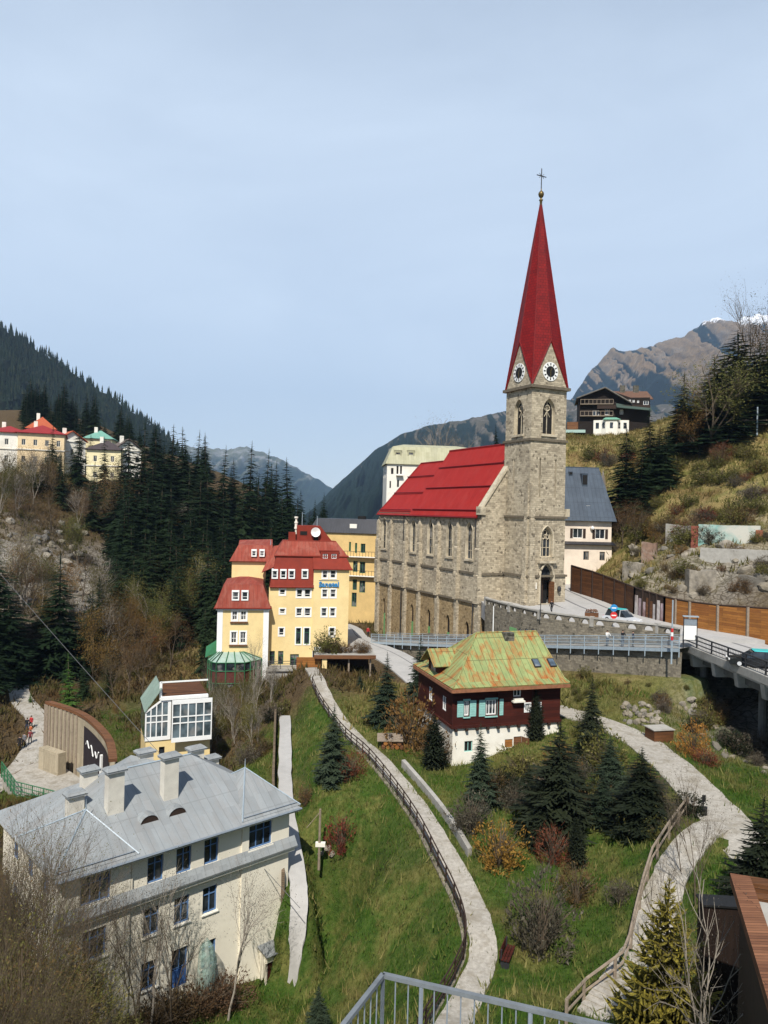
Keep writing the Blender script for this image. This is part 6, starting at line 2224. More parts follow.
# ================================================================== old hotels on the left slope
def villa(name, label, px, py, Y, ang, w, d, zbot, py_e, py_t, wallm, roofm, wins, hip=True, wm='white_r'):
 fr = FR(at(px, py, Y).to_2d(), R(ang))
 root = T(name, label, name, fr.p(w / 2, d / 2, zbot + 2))
 ze, zt = fr.hit(px, py_e)[1], fr.hit(px, py_t, d / 2)[1]
 mb = MB()
 hs, hl = [], []
 nx, nz = wins
 fh = (ze - zbot - 3) / nz
 for j in range(nz):
  for i in range(nx):
   x = w * (i + .5) / nx
   z = ze - fh * (j + 1) + fh * .25
   hs.append((x - .5, x + .5, z, z + min(1.7, fh * .6)))
  for i in range(max(1, int(d / 3))):
   x = d * (i + .5) / max(1, int(d / 3))
   hl.append((x - .5, x + .5, ze - fh * (j + 1) + fh * .25, ze - fh * (j + 1) + fh * .25 + min(1.7, fh * .6)))
 wall(mb, fr, 0, w, zbot, ze, hs, .22)
 fl_ = fr.sub(0, d, -math.pi / 2)
 fr_ = fr.sub(w, 0, math.pi / 2)
 wall(mb, fl_, 0, d, zbot, ze, hl, .22)
 wall(mb, fr_, 0, d, zbot, ze, hl, .22)
 mb.build('wall', wallm, root)
 for h in hs:
  win(fr, h, root, M[wm], M['glass'], .22, 2, 1, .1)
 for h in hl:
  win(fr_, h, root, M[wm], M['glass'], .22, 2, 1, .1)
 mb = MB()
 for z in (ze - .3, ze - fh - .1):
  mb.fbox(fr, -.2, w + .2, -.25, -.003, z, z + .28)
  mb.fbox(fr_, 0, d, -.25, -.003, z, z + .28)
 mb.build('cornice', M['white_r'], root)
 mb = MB()
 o = .7
 q = [fr.p(-o, -o, ze), fr.p(w + o, -o, ze), fr.p(w + o, d + o, ze), fr.p(-o, d + o, ze)]
 if hip:
  i_ = min(w, d) * .5
  t0, t1 = (fr.p(i_, d / 2, zt), fr.p(w - i_, d / 2, zt)) if w > d else (fr.p(w / 2, i_, zt), fr.p(w / 2, d - i_, zt))
  if w > d:
   fs = [[q[0], q[1], t1, t0], [q[2], q[3], t0, t1], [q[1], q[2], t1], [q[3], q[0], t0]]
  else:
   fs = [[q[0], q[1], t0], [q[1], q[2], t1, t0], [q[2], q[3], t1], [q[3], q[0], t0, t1]]
 else:
  t0, t1 = fr.p(w / 2, -o, zt), fr.p(w / 2, d + o, zt)
  fs = [[q[0], q[3], t1, t0], [q[1], q[2], t1, t0]]
  g = MB()
  g.poly([fr.p(0, 0, ze), fr.p(w, 0, ze), fr.p(w / 2, 0, zt - .3)])
  g.build('gable_wall', wallm, root)
 for f in fs:
  slab_poly(mb, f, .15)
 rf = mb.build('roof', roofm, root)
 mb = MB()
 c = fr.p(w * .35, d * .4, zt - .5)
 mb.fbox(FR((c.x, c.y), R(ang)), -.5, .5, -.4, .4, zt - 2, zt + 1.0)
 mb.build('chimney', M['white_r'], rf)
 return root, fr, ze, zt
carm = plain('carmine_sheet', (.26, .022, .022), .7, .15)
orng = plain('orange_tile', (.38, .085, .035), .8, .18)
grn = plain('verdigris_roof', (.15, .32, .25), .7, .15)
sand = plain('sand_render', (.78, .60, .36), .85, .06)
pale_y = plain('pale_yellow_render', (.80, .70, .42), .85, .06)
v1, f1, ze1, zt1 = villa('hotel', 'peach coloured grand hotel with dark red roof at the left edge', 17, 470, 208, 22, 12, 14, -2, 432, 424, sand, carm, (4, 4))
villa('hotel', 'lower pale wing of the peach hotel, at the very left edge', -14, 470, 206, 18, 10, 12, -2, 431, 425, M['white_r'], carm, (3, 4))
mb = MB()
for z in (ze1 - 4.2, ze1 - 7.6):
 mb.fbox(f1.sub(12, 0, math.pi / 2), 4, 8, -1.2, -.003, z - .2, z)
 mb.fbox(f1.sub(12, 0, math.pi / 2), 4, 8, -1.2, -1.1, z, z + .9)
mb.build('balcony', M['white_r'], v1)
villa('house', 'house with tall brick red hipped roof behind the peach hotel', 27, 440, 235, 20, 8, 9, 5, 428, 416, orng, orng, (3, 3))
villa('house', 'white gabled house with orange roof between the dark spruces', 58, 470, 225, 40, 8, 10, 0, 440, 431, M['white_r'], orng, (3, 3), False)
villa('villa', 'pale yellow villa with dark hipped roof between two spruces', 86, 478, 212, 8, 9.5, 9, -1, 449, 440, pale_y, plain('dark_brown_tile', (.06, .045, .045), .8, .2), (2, 3))
villa('house', 'yellow turret house with green copper roof above the pale villa', 84, 450, 240, 10, 8.5, 8, 6, 438, 430, pale_y, grn, (3, 2))
villa('house', 'cream gabled house with timber balcony right of the pale villa', 115, 470, 215, 34, 7.5, 9, -1, 449, 439, M['white_r'], plain('grey_brown_tile', (.12, .09, .075), .8, .2), (3, 3), False, 'dark_wood')
# ================================================================== glazed conservatory below the hotel
GH = FR(at(144, 745, 70.5).to_2d(), R(22))
gh_ = T('conservatory', 'white framed glass conservatory on a yellow base behind the grey roof', 'conservatory', GH.p(3, 3, -25))
def g3(x, y):
 return 130 + x * .13021, 660 + y * .13021
def gp(x, y, yy=0.0):
 return GH.hit(*g3(x, y), yy)
xg0, zg0_ = gp(112, 625)
xg1 = gp(310, 600)[0]
xg2 = gp(625, 600, -.8)[0]
zsl = gp(112, 415)[1]          # low eave at the left
ztp = gp(235, 325)[1]
xtp = gp(235, 325)[0]
zbot = zg0_
GD = 5.5
fw = MB()
bw = .13
# left bay: sloping roof line, windows below
fw.fbox(GH, xg0, xg1, -.06, .06, zbot, zbot + .35)
fw.fbox(GH, xg0, xg0 + bw, -.06, .06, zbot + .35, zsl)
fw.fbox(GH, xg1 - .3, xg1, -.06, .06, zbot + .35, ztp)
fw.hexa([GH.p(xg0, -.06, zsl), GH.p(xtp, -.06, ztp), GH.p(xtp, .06, ztp), GH.p(xg0, .06, zsl),
  GH.p(xg0, -.06, zsl + .2), GH.p(xtp, -.06, ztp + .2), GH.p(xtp, .06, ztp + .2), GH.p(xg0, .06, zsl + .2)])
fw.fbox(GH, xtp, xg1, -.06, .06, ztp, ztp + .2)
for k in range(1, 4):
 x = xg0 + (xg1 - .3 - xg0) * k / 4
 zt_ = zsl + (ztp - zsl) * min(1, (x - xg0) / (xtp - xg0))
 fw.fbox(GH, x - .05, x + .05, -.05, .05, zbot + .35, zt_)
for z in (zbot + 1.75, zbot + 2.35):
 fw.fbox(GH, xg0 + bw, xg1 - .3, -.045, .045, z - .05, z + .05)
# right bay, a little forward
yb_ = -.8
fw.fbox(GH, xg1, xg2, yb_ - .06, yb_ + .06, zbot - .1, zbot + .3)
fw.fbox(GH, xg1, xg2, yb_ - .06, yb_ + .06, ztp - .1, ztp + .3)
for k in range(6):
 x = xg1 + (xg2 - xg1 - .1) * k / 5
 fw.fbox(GH, x, x + .1, yb_ - .05, yb_ + .05, zbot + .3, ztp - .1)
for z in (zbot + 1.7, zbot + 2.3):
 fw.fbox(GH, xg1, xg2, yb_ - .045, yb_ + .045, z - .05, z + .05)
fw.fbox(GH, xtp - .1, xtp + .14, .2, .44, ztp + .2, gp(235, 175)[1])
fw.fbox(GH, xtp, xg2 - .3, .2, .3, gp(235, 178)[1] - .06, gp(235, 172)[1])
fw.fbox(GH, xtp, xg2 - .3, -.2, .2, ztp + .2, ztp + .5)
frame = fw.build('frame', M['white'], gh_)
pb = MB()
pb.poly([GH.p(xg0 + .05, .02, zbot + .3), GH.p(xg1 - .1, .02, zbot + .3), GH.p(xg1 - .1, .02, ztp), GH.p(xtp, .02, ztp), GH.p(xg0 + .05, .02, zsl)])
pb.poly([GH.p(xg1, yb_ + .02, zbot + .2), GH.p(xg2, yb_ + .02, zbot + .2), GH.p(xg2, yb_ + .02, ztp), GH.p(xg1, yb_ + .02, ztp)])
pb.poly([GH.p(xg2, yb_, zbot), GH.p(xg2, GD, zbot), GH.p(xg2, GD, ztp), GH.p(xg2, yb_, ztp)])
pb.poly([GH.p(xg0, GD, zbot), GH.p(xg0, 0, zbot), GH.p(xg0, 0, zsl), GH.p(xg0, GD, zsl)])
pb.build('pane', glassm('conservatory_glass', (.075, .10, .11), .05), gh_)
rb_ = MB()
slab_poly(rb_, [GH.p(xg0 - .1, -.15, zsl + .22), GH.p(xtp, -.15, gp(235, 215)[1]), GH.p(xtp, GD, gp(235, 215)[1]), GH.p(xg0 - .1, GD, zsl + .22)], .1)
rb_.build('roof', seam_roof('pale_green_sheet', (.22, .30, .24), (.27, .35, .29), .5, .6, seam=.4), gh_)
rb_ = MB()
rb_.fbox(GH, xtp + .16, xg2 - .35, .3, GD, ztp + .2, ztp + .55)
rb_.build('terrace_floor', M['fence_old'], gh_)
rb_ = MB()
rb_.fbox(GH, xtp + .16, xg2 - .35, GD - .1, GD, ztp + .55, gp(400, 172, GD)[1])
rb_.build('terrace_screen', M['brown_wood'], gh_)
wb_ = MB()
hgl = hole_px(GH, *g3(222, 668), *g3(266, 735))
wall(wb_, GH, xg0 + .05, xg2, zbot - 6, zbot - .02, [hgl], .2, y=.05)
wall(wb_, GH.sub(xg2, 0, math.pi / 2), 0, GD, zbot - 6, zbot - .02, [], .2)
wall(wb_, GH.sub(xg0 + .05, GD, -math.pi / 2), 0, GD, zbot - 6, zbot - .02, [], .2)
wb_.build('base_wall', M['yellow'], gh_)
win(GH, hgl, gh_, M['dark_wood'], M['glass'], .2, 1, 1, .07, y=.05)
# ================================================================== church square wall and balustrade
FRONT = [Vector((x, y, 0)) for x, y in SQUARE[:6]]
ZQ = -12.7
rw = T('retaining_wall', 'tall stone retaining wall carrying the church square and its balustrade', 'wall', (20, 90, -18))
bal = T('balustrade', 'stone balustrade with round openings along the church square', 'balustrade', (20, 90, ZQ))
green_holes = [hole_px for _ in ()]
for i in range(5):
 a, b = FRONT[i], FRONT[i + 1]
 L_ = (b - a).length
 fr = FR(((a.x), (a.y)), math.atan2(b.y - a.y, b.x - a.x))
 fo = fr.sub(-.02, -.12, 0)
 hs = []
 if i == 1:
  for px in (520, 526.5, 533):
   x0, z1 = fo.hit(px - 1.9, 628)
   x1, z0 = fo.hit(px + 1.9, 640)
   if 0 < x0 and x1 < L_:
    hs.append((x0, x1, z0 - .6, z1, (x1 - x0) * .5, 90))
 mb = MB()
 wall(mb, fo, 0, L_ + .04, -24, ZQ - .02, hs, .5)
 mb.build('wall_face', M['wall_stone'], rw)
 for h in hs:
  mb = MB()
  mb.poly([fo.p(h[0], .48, h[2]), fo.p(h[1], .48, h[2]), fo.p(h[1], .48, h[3]), fo.p(h[0], .48, h[3])])
  mb.build('arched_opening', M['dark'], rw)
 if i == 1:
  x0 = fo.hit(512, 634)[0]
  mb = MB()
  z1 = fo.hit(515, 628)[1]
  mb.fbox(fo, max(.1, x0 - .5), max(.1, x0 - .5) + 1.5, -.06, -.003, z1 - 2.6, z1)
  mb.build('door', M['green_door'], rw)
 n = max(1, int(L_ / 1.75))
 hs = []
 for k in range(n):
  c = L_ * (k + .5) / n
  hs.append((c - .48, c + .48, ZQ + .18, ZQ + .72, .46, 90))
 mb = MB()
 wall(mb, fo, 0, L_, ZQ, ZQ + .88, hs, .34)
 bk = FR(tuple(fo.p(L_, .34, 0))[:2], fo.ang + math.pi)
 wall(mb, bk, 0, L_, ZQ, ZQ + .88, [(L_ - h[1], L_ - h[0]) + h[2:] for h in hs], .001)
 mb.build('balustrade_panel', M['wall_stone'], bal)
 mb = MB()
 mb.fbox(fo, -.05, L_ + .05, -.1, .44, ZQ + .883, ZQ + 1.05)
 mb.build('coping', M['concrete'], bal)
 mb = MB()
 mb.fbox(fo, -.25, .25, -.08, .42, ZQ - .01, ZQ + 1.15)
 mb.build('pier', M['concrete'], bal)
# end block seen on the square
q = at(565, 614, 88)
# ================================================================== walkway below the church
wk = catmull(PATHS['walk'][0], 8)
ribbon('walkway', PATHS['walk'][0], 3.0, M['concrete'], zoff=.05, rag=0, thick=.35, label='level concrete walkway on brackets below the church square', cat='walkway')
def offset(cl, o, dz=0.0):
 return [p + side_of(cl, i) * o + Vector((0, 0, dz)) for i, p in enumerate(cl)]
near = offset(wk, -1.55, .08)
wr = rail('walkway_railing', 'long grey steel railing of the walkway below the church', near, 1.15, M['metal_p'], nrail=3, gap=2.0, r=.05, base=-.9)
mb = MB()
for p, q in zip(near[:-1], near[1:]):
 mb.poly([p + Vector((0, 0, .1)), q + Vector((0, 0, .1)), q + Vector((0, 0, 1.05)), p + Vector((0, 0, 1.05))])
mesh_m, nt_, b_ = _new('fine_wire_mesh')
finish(nt_, b_, (.22, .26, .29), .5, spec=.3)
tr_ = nt_.nodes.new('ShaderNodeBsdfTransparent')
mx_ = nt_.nodes.new('ShaderNodeMixShader')
mx_.inputs[0].default_value = .42
nt_.links.new(tr_.outputs[0], mx_.inputs[1]); nt_.links.new(b_.outputs[0], mx_.inputs[2])
nt_.links.new(mx_.outputs[0], nt_.nodes['Material Output'].inputs[0])
mb.build('mesh_panel', mesh_m, wr)
mb = MB()
for p, q in zip(near[:-1], near[1:]):
 d = Vector((0, 0, .36))
 mb.hexa([p - d, q - d, q - d + Vector((.1, .1, 0)), p - d + Vector((.1, .1, 0)), p - Vector((0, 0, .03)), q - Vector((0, 0, .03)), q + Vector((.1, .1, -.03)), p + Vector((.1, .1, -.03))])
mb.build('edge_beam', M['metal_p'], wr)
wl_ = offset(wk, -1.0, -.36)
mb = MB()
for p, q in zip(wl_[:-1], wl_[1:]):
 mb.poly([p - Vector((.25, .2, 6)), q - Vector((.25, .2, 6)), q, p])
o = mb.build('retaining_wall', M['wall_stone'])
tag(o, 'rough stone retaining wall under the grey walkway railing', 'wall')
far_r = offset(wk, 1.5, .08)
rail('walkway_railing', 'second steel railing on the church side of the walkway', far_r, 1.1, M['metal_p'], nrail=2, gap=3.0, r=.035)
# ================================================================== bridge on the right
br = T('bridge', 'road bridge with dark railing and concrete brackets over a shaded gully', 'bridge', (33, 62, -18))
edge = [Vector((31.6, 77.2, -13.05)), Vector((31.75, 72, -13.05)), Vector((32.1, 64, -13.0)), Vector((32.6, 52, -13.05)), Vector((33.2, 40, -13.1))]
mb = MB()
for p, q in zip(edge[:-1], edge[1:]):
 mb.hexa([p + Vector((-.25, 0, -.55)), q + Vector((-.25, 0, -.55)), q + Vector((.5, 0, -.55)), p + Vector((.5, 0, -.55)),
   p + Vector((-.25, 0, .16)), q + Vector((-.25, 0, .16)), q + Vector((.5, 0, .16)), p + Vector((.5, 0, .16))])
mb.build('edge_beam', M['concrete'], br)
for y in (75.2, 70.6, 66.4, 62, 57, 52):
 x = 31.7 + (77 - y) * .04
 mb = MB()
 mb.hexa([(x - .1, y - .35, -14.9), (x + 2.2, y - .35, -14.9), (x + 2.2, y + .35, -14.9), (x - .1, y + .35, -14.9), (x - .3, y - .35, -13.62), (x + 2.2, y - .35, -13.62), (x + 2.2, y + .35, -13.62), (x - .3, y + .35, -13.62)])
 mb.build('bracket', M['concrete'], br)
for x, y in ((33.0, 75.5), (34.2, 66), (35, 56), (39.5, 74), (39.8, 64), (40, 54)):
 mb = MB()
 mb.lathe((x, y, -24), [(.36, 0), (.36, 10.2)], 10)
 mb.build('pier', M['concrete_d'], br)
mb = MB()
mb.fbox(F0, 32.6, 41.8, 40, 78, -14.6, -13.84)
mb.build('deck_beam', M['concrete_d'], br)
mb = MB()
mb.fbox(F0, 41.2, 42.0, 40, 78.5, -24, -13.86)
mb.fbox(F0, 33.4, 41.2, 78.0, 78.6, -24, -13.86)
mb.build('abutment', M['dark_stone'], br)  # dark stone puts shade below the deck into the colour
rl_ = rail('bridge_railing', 'dark iron railing with framed panels along the road bridge', [p + Vector((-.05, 0, .16)) for p in edge], 1.2, M['metal_d'], nrail=3, gap=3.2, r=.075, balusters=.28)
# nearside kerb on the far side
ribbon('kerb', [p + Vector((9.4, 0, .02)) for p in edge], .5, M['concrete'], zoff=.14, rag=0, thick=.25, label='pale kerb along the foot of the orange brown timber wall', cat='kerb')
# ================================================================== timber wall along the road
def board_fence(name, label, pts, mat, postm, cat='fence', posts=True):
 """pts: (px, base py, top py, Y)"""
 b = [(at(px, pb, Y), at(px, pt, Y).z) for px, pb, pt, Y in pts]
 root = T(name, label, cat, b[0][0])
 for (p, pz), (q, qz) in zip(b[:-1], b[1:]):
  mb = MB()
  d = Vector((q.x - p.x, q.y - p.y, 0)).normalized()
  nn = Vector((-d.y, d.x, 0)) * .16
  lo = Vector((0, 0, -1.2))
  mb.hexa([p + lo, q + lo, q + lo + nn, p + lo + nn, Vector((p.x, p.y, pz)), Vector((q.x, q.y, qz)), Vector((q.x, q.y, qz)) + nn, Vector((p.x, p.y, pz)) + nn])
  mb.build('panel', mat, root)
 for p, pz in b:
  mb = MB()
  mb.fbox(FR((p.x, p.y), 0), -.12, .12, -.16, .1, p.z - 1, pz + .12)
  mb.build('post', postm, root)
 mb = MB()
 mb.tube([Vector((p.x, p.y + .08, pz + .1)) for p, pz in b], .1, 4)
 mb.build('cap_rail', M['dark_wood'], root)
 return root, b
board_fence('timber_wall', 'dark brown plank wall beside the road next to the church tower', [(571, 593, 566, 118), (581, 597, 569, 115), (592, 602, 572, 112), (603, 607, 576, 109), (614, 612, 580, 105.5), (625, 616, 584.5, 102), (634, 620, 588, 98)], M['fence_old'], M['dark_wood'])
tw_, tb_ = board_fence('timber_wall', 'orange brown plank wall with pale posts along the bridge road', [(664, 629, 597.5, 91.5), (675, 631.5, 600, 89.5), (689, 633.5, 602.5, 87.5), (717, 636, 606, 84.5), (747, 639, 608, 81.5), (775, 642, 610, 79.5), (805, 646, 611, 77)], M['fence_wood'], M['post_wood'])
gp_ = [(634, 620, 588, 98), (642, 623, 591, 96), (649, 625, 593, 94.6), (656, 627, 595, 93), (664, 629, 597.5, 91.5)]
hd, hb_ = board_fence('hoarding', 'broken hoarding with pale and purple boards between the two plank walls', gp_, M['dark_wood'], M['dark_wood'])
pinkm = plain('faded_poster_boards', (.42, .33, .34), .85, .35, 1.4, (.16, .07, .05), .8)
whm = plain('torn_white_boards', (.52, .47, .44), .85, .35, 1.2, (.20, .09, .06), .8)
for k, ((p, pz), (q, qz)) in enumerate(zip(hb_[:-1], hb_[1:])):
 fr = FR((p.x, p.y), math.atan2(q.y - p.y, q.x - p.x))
 L_ = math.hypot(q.x - p.x, q.y - p.y)
 for j, (f0, f1) in enumerate(((.08, .42), (.55, .9))):
  mb = MB()
  zz = (p.z + q.z) / 2
  mb.fbox(fr, L_ * f0, L_ * f1, -.05, -.003, zz + .3 + .25 * ((k + j) % 2), zz + 3.4 - .3 * ((k * 2 + j) % 3))
  mb.build('board', (whm, pinkm, M['brown_wood'])[(k + j) % 3], hd)
# ================================================================== ruins and rocks on the right slope
def rock_mesh(seed, n=2):
 import bmesh
 bm = bmesh.new()
 bmesh.ops.create_icosphere(bm, subdivisions=n, radius=1)
 for v in bm.verts:
  d = 1 + .38 * mn.noise(v.co * 1.1 + Vector((seed * 7.1, 0, 0))) + .2 * mn.noise(v.co * 2.6 + Vector((0, seed * 3.3, 0)))
  v.co *= d
  for ax in ((1, .3, .1), (-.4, 1, .2), (.2, -.5, 1)):
   a = Vector(ax).normalized()
   t = v.co.dot(a)
   if t > .62:
    v.co -= a * (t - .62) * .8
 me = bpy.data.meshes.new('rock')
 bm.to_mesh(me)
 bm.free()
 return me
ROCKS = []
for k in range(5):
 me = rock_mesh(k)
 me.materials.append(M['rockm'] if k % 2 else M['rockpale'])
 ROCKS.append(me)
random.seed(11)
def put_rocks(label, group, spots, name='boulder'):
 for x, y, s in spots:
  o = link(bpy.data.objects.new(name, random.choice(ROCKS)))
  o.location = (x, y, H(x, y) + s * .15)
  o.rotation_euler = (random.uniform(-.5, .5), random.uniform(-.5, .5), random.uniform(0, 6.3))
  o.scale = (s * random.uniform(.8, 1.4), s * random.uniform(.7, 1.1), s * random.uniform(.55, .9))
  tag(o, label, 'boulder', group)
sp_ = []
for k in range(34):
 px, py = random.uniform(625, 768), random.uniform(545, 597)
 if py > 560 + (px - 625) * .28 + 18:
  continue
 p = gh(px, py, 85)
 sp_.append((p.x, p.y, random.uniform(.35, 1.2)))
put_rocks('grey boulder on the broken slope above the plank walls', 'boulders on the slope above the plank walls', sp_)
sp_ = []
for k in range(48):
 px, py = random.uniform(622, 664), random.uniform(704, 727)
 if py > 716 + (px - 622) * .2 + 6:
  continue
 p = gh(px, py, 55)
 sp_.append((p.x, p.y, random.uniform(.2, .42)))
put_rocks('pale stone in the rough stone bank above the brown box', 'stones in the bank above the brown box', sp_)
sp_ = []
for k in range(38):
 t = random.random()
 px, py = 680 + 95 * t + random.uniform(-8, 8), 712 + 66 * t + random.uniform(-16, 12)
 p = gh(px, py, 45)
 sp_.append((p.x, p.y, random.uniform(.2, .55)))
put_rocks('weathered stone of the bank below the bridge', 'stones of the bank below the bridge', sp_)
sp_ = [(gh(322 + 5 * math.cos(k * 1.9) + k * .9, 858 - 4 * math.sin(k * 2.3), 40)) for k in range(8)]
put_rocks('small white stone at the foot of the red twiggy bush', 'white stones by the red twiggy bush', [(p.x, p.y, random.uniform(.16, .3)) for p in sp_])
sp_ = []
for k in range(50):
 px, py = random.uniform(2, 92), random.uniform(518, 600)
 p = gh(px, py, 100)
 sp_.append((p.x, p.y, random.uniform(.4, 1.3)))
put_rocks('grey rock of the cliff below the peach hotel', 'rocks of the cliff below the peach hotel', sp_)
sp_ = []
for k in range(9):
 p = gh(random.uniform(112, 148), random.uniform(636, 646), 100)
 sp_.append((p.x, p.y, random.uniform(.5, 1.0)))
put_rocks('pale rock in the clearing beside the parked red car', 'pale rocks in the clearing by the red car', sp_)
def ruin(name, label, px0, px1, pyb, pyt, Y, mat, dY=0, t=.5, jag=.6, cat='ruin'):
 p, q = at(px0, pyb, Y), at(px1, pyb, Y + dY)
 zt = at((px0 + px1) / 2, pyt, Y + dY / 2).z
 fr = FR((p.x, p.y), math.atan2(q.y - p.y, q.x - p.x))
 L_ = math.hypot(q.x - p.x, q.y - p.y)
 n = max(3, int(L_ / .8))
 top = [(L_ * k / n, zt - jag * abs(mn.noise(Vector((k * .9, px0, 0))))) for k in range(n + 1)]
 mb = MB()
 zb = min(p.z, q.z) - 2
 mb.prism([fr.p(0, 0, zb), fr.p(L_, 0, zb)] + [fr.p(x, 0, z) for x, z in reversed(top)], fr.n * t)
 o = mb.build(name, mat)
 return tag(o, label, cat), fr, L_
o, fr, L_ = ruin('ruined_wall', 'ruined wall with faded turquoise plaster on the right slope', 698, 760, 549, 525, 108, M['pale_teal'], -3, .6, .15)
mb = MB()
mb.fbox(fr, -1.0, -.02, -.25, .5, at(697, 552, 108).z - 2, at(697, 526, 108).z)
tag(mb.build('brick_pier', plain('brick_red_pier', (.22, .07, .045), .9, .3, 2)), 'red brick pier at the left end of the turquoise ruined wall', 'pier')
mb = MB()
mb.fbox(fr, L_ - .6, L_ + .3, -.2, -.01, at(758, 552, 105).z - 1, at(758, 530, 105).z)
tag(mb.build('brick_pier', plain('brick_orange_pier', (.30, .11, .06), .9, .3, 2)), 'orange brick pier at the right end of the turquoise ruined wall', 'pier')
ruin('ruined_wall', 'grey ruined wall block left of the turquoise plaster', 665, 690, 552, 524, 113, M['concrete'], -2, 1.2, .7)
ruin('ruined_wall', 'long low concrete ledge under the turquoise plaster', 700, 768, 558, 549, 103, M['concrete'], -4, 1.0, .2)
ruin('ruined_wall', 'bright broken concrete slab standing above the orange plank wall', 689, 716, 594, 570, 97, M['rockpale'], 0, 1.5, .9)
ruin('ruined_wall', 'brown broken masonry stump above the dark plank wall', 641, 656, 566, 542, 112, plain('brown_masonry', (.22, .14, .10), .9, .35, 1.5, (.4, .36, .3), .7), -1, 1.2, .8)
ruin('ruined_wall', 'pale masonry remnant near the slate roofed house', 622, 640, 585, 562, 112, M['rockpale'], -2, 1.2, 1.0)
ruin('ruined_wall', 'weathered masonry remnant at the right edge above the plank wall', 738, 764, 592, 576, 95, M['rockm'], -2, 1.4, .9)
# ================================================================== board, poles, signs
kb = at(690, 641, 74.5)
kb.z = -13.0
kr = T('information_board', 'tall information board with white panel at the bridge end', 'board', kb)
kf = FR((kb.x, kb.y), R(-8))
for s in (-.68, .6):
 mb = MB(); mb.fbox(kf, s, s + .08, -.04, .04, kb.z, kb.z + 3.2); mb.build('post', M['metal_d'], kr)
mb = MB(); mb.fbox(kf, -.62, .62, -.03, .03, kb.z + .9, kb.z + 2.3); mb.build('white_panel', M['white'], kr)
mb = MB(); mb.fbox(kf, -.62, .62, -.03, .03, kb.z + 2.32, kb.z + 3.0); mb.build('header_panel', M['metal'], kr)
mb = MB(); mb.fbox(kf, -.75, .75, -.25, .25, kb.z + 3.2, kb.z + 3.3); mb.build('cap', M['metal_p'], kr)
def pole(name, label, px, pb, pt, Y, r, mat, cat='pole', zb=None):
 b = at(px, pb, Y)
 zt = at(px, pt, Y).z
 root = T(name, label, cat, b)
 mb = MB()
 mb.tube([b + Vector((0, 0, -.6)), Vector((b.x, b.y, zt))], [r, r * .8], 8)
 mb.build('shaft', mat, root)
 return root, b, zt
pr_, pb_, pt_ = pole('signal_pole', 'tall pale pole with red and white bands by the walkway end', 671.5, 658, 600, 74, .09, M['metal_p'])
for z, m in ((.9, 'red'), (1.3, 'white'), (1.7, 'red')):
 mb = MB()
 c = Vector((pb_.x, pb_.y, -13.0 + z))
 mb.lathe(c, [(.13, 0), (.13, .38)], 8)
 mb.build('band', M[m], pr_)
pole('flag_pole', 'thin white pole in front of the retaining wall near the church', 493, 634, 606, 95, .07, M['white'])
pole('sign_post', 'dark post standing on the church square by the door', 540.5, 612, 583, 90, .05, M['metal_d'])
tr, b, zt = pole('lamp_post', 'weathered wooden post with small white box on the meadow', 319, 862, 809, 57, .11, M['post_wood'])
mb = MB(); mb.fbox(FR((b.x, b.y), 0), -.3, .45, -.12, .2, b.z + 1.2, b.z + 1.5); mb.build('box', M['white_r'], tr)
mb = MB(); mb.tube([(b.x + .02, b.y, zt - .2), (b.x - 1.0, b.y - .2, zt - 1.4)], .03, 4); mb.build('stay', M['post_wood'], tr)
sg, b, zt = pole('road_sign', 'road signs, blue above red, at the edge of the church square', 612.5, 628, 607, 85, .04, M['metal_p'], 'sign')
for z, m, r_ in ((zt - .1, 'signblue', .42), (zt - .95, 'red', .4)):
 mb = MB()
 c = Vector((b.x + .1, b.y - .06, z))
 n = 12
 mb.prism([c + Vector((r_ * math.cos(2 * math.pi * k / n), 0, r_ * math.sin(2 * math.pi * k / n))) for k in range(n)], (0, .04, 0))
 s_ = mb.build('sign_plate', M[m], sg)
 mb = MB()
 mb.fbox(FR((c.x, c.y), 0), -.26, .26, -.012, -.002, z - .06, z + .06)
 mb.build('sign_mark', M['white'], s_)
pole('lamp_post', 'pale post beside the railing high on the right slope', 757, 432, 407, 137, .16, M['metal_p'])
rp_ = [gh(704, 437, 120) + Vector((0, 0, .2)), gh(722, 437, 120) + Vector((0, 0, .3)), gh(742, 437, 120) + Vector((0, 0, .3)), gh(770, 437, 120) + Vector((0, 0, .2))]
zz_ = max(p.z for p in rp_)
rail('path_railing', 'grey wooden railing of the path high on the right slope', [Vector((p.x, p.y, zz_)) for p in rp_], 1.5, M['post_wood'], nrail=2, gap=2.2, r=.09, base=-2)
for k, (px, py) in enumerate(((589.5, 610), (594, 612.5))):
 p = at(px, py, 94); p.z = ZQ
 rt = T('planter', ('first' if k == 0 else 'second') + ' brown wooden planter on the church square, ' + ('nearer the tower' if k == 0 else 'nearer the parked car'), 'planter', p)
 mb = MB(); mb.fbox(FR((p.x, p.y), R(-20)), -.55, .55, -.3, .3, ZQ, ZQ + .55); mb.build('box', M['brown_wood'], rt)
 mb = MB()
 for j in range(40):
  c = p + Vector((random.uniform(-.5, .5), random.uniform(-.28, .28), .55 + random.uniform(0, .35)))
  mb.poly([c, c + Vector((.12, 0, .1)), c + Vector((0, .1, .16))])
 mb.build('plant', M['fence_old'], rt)
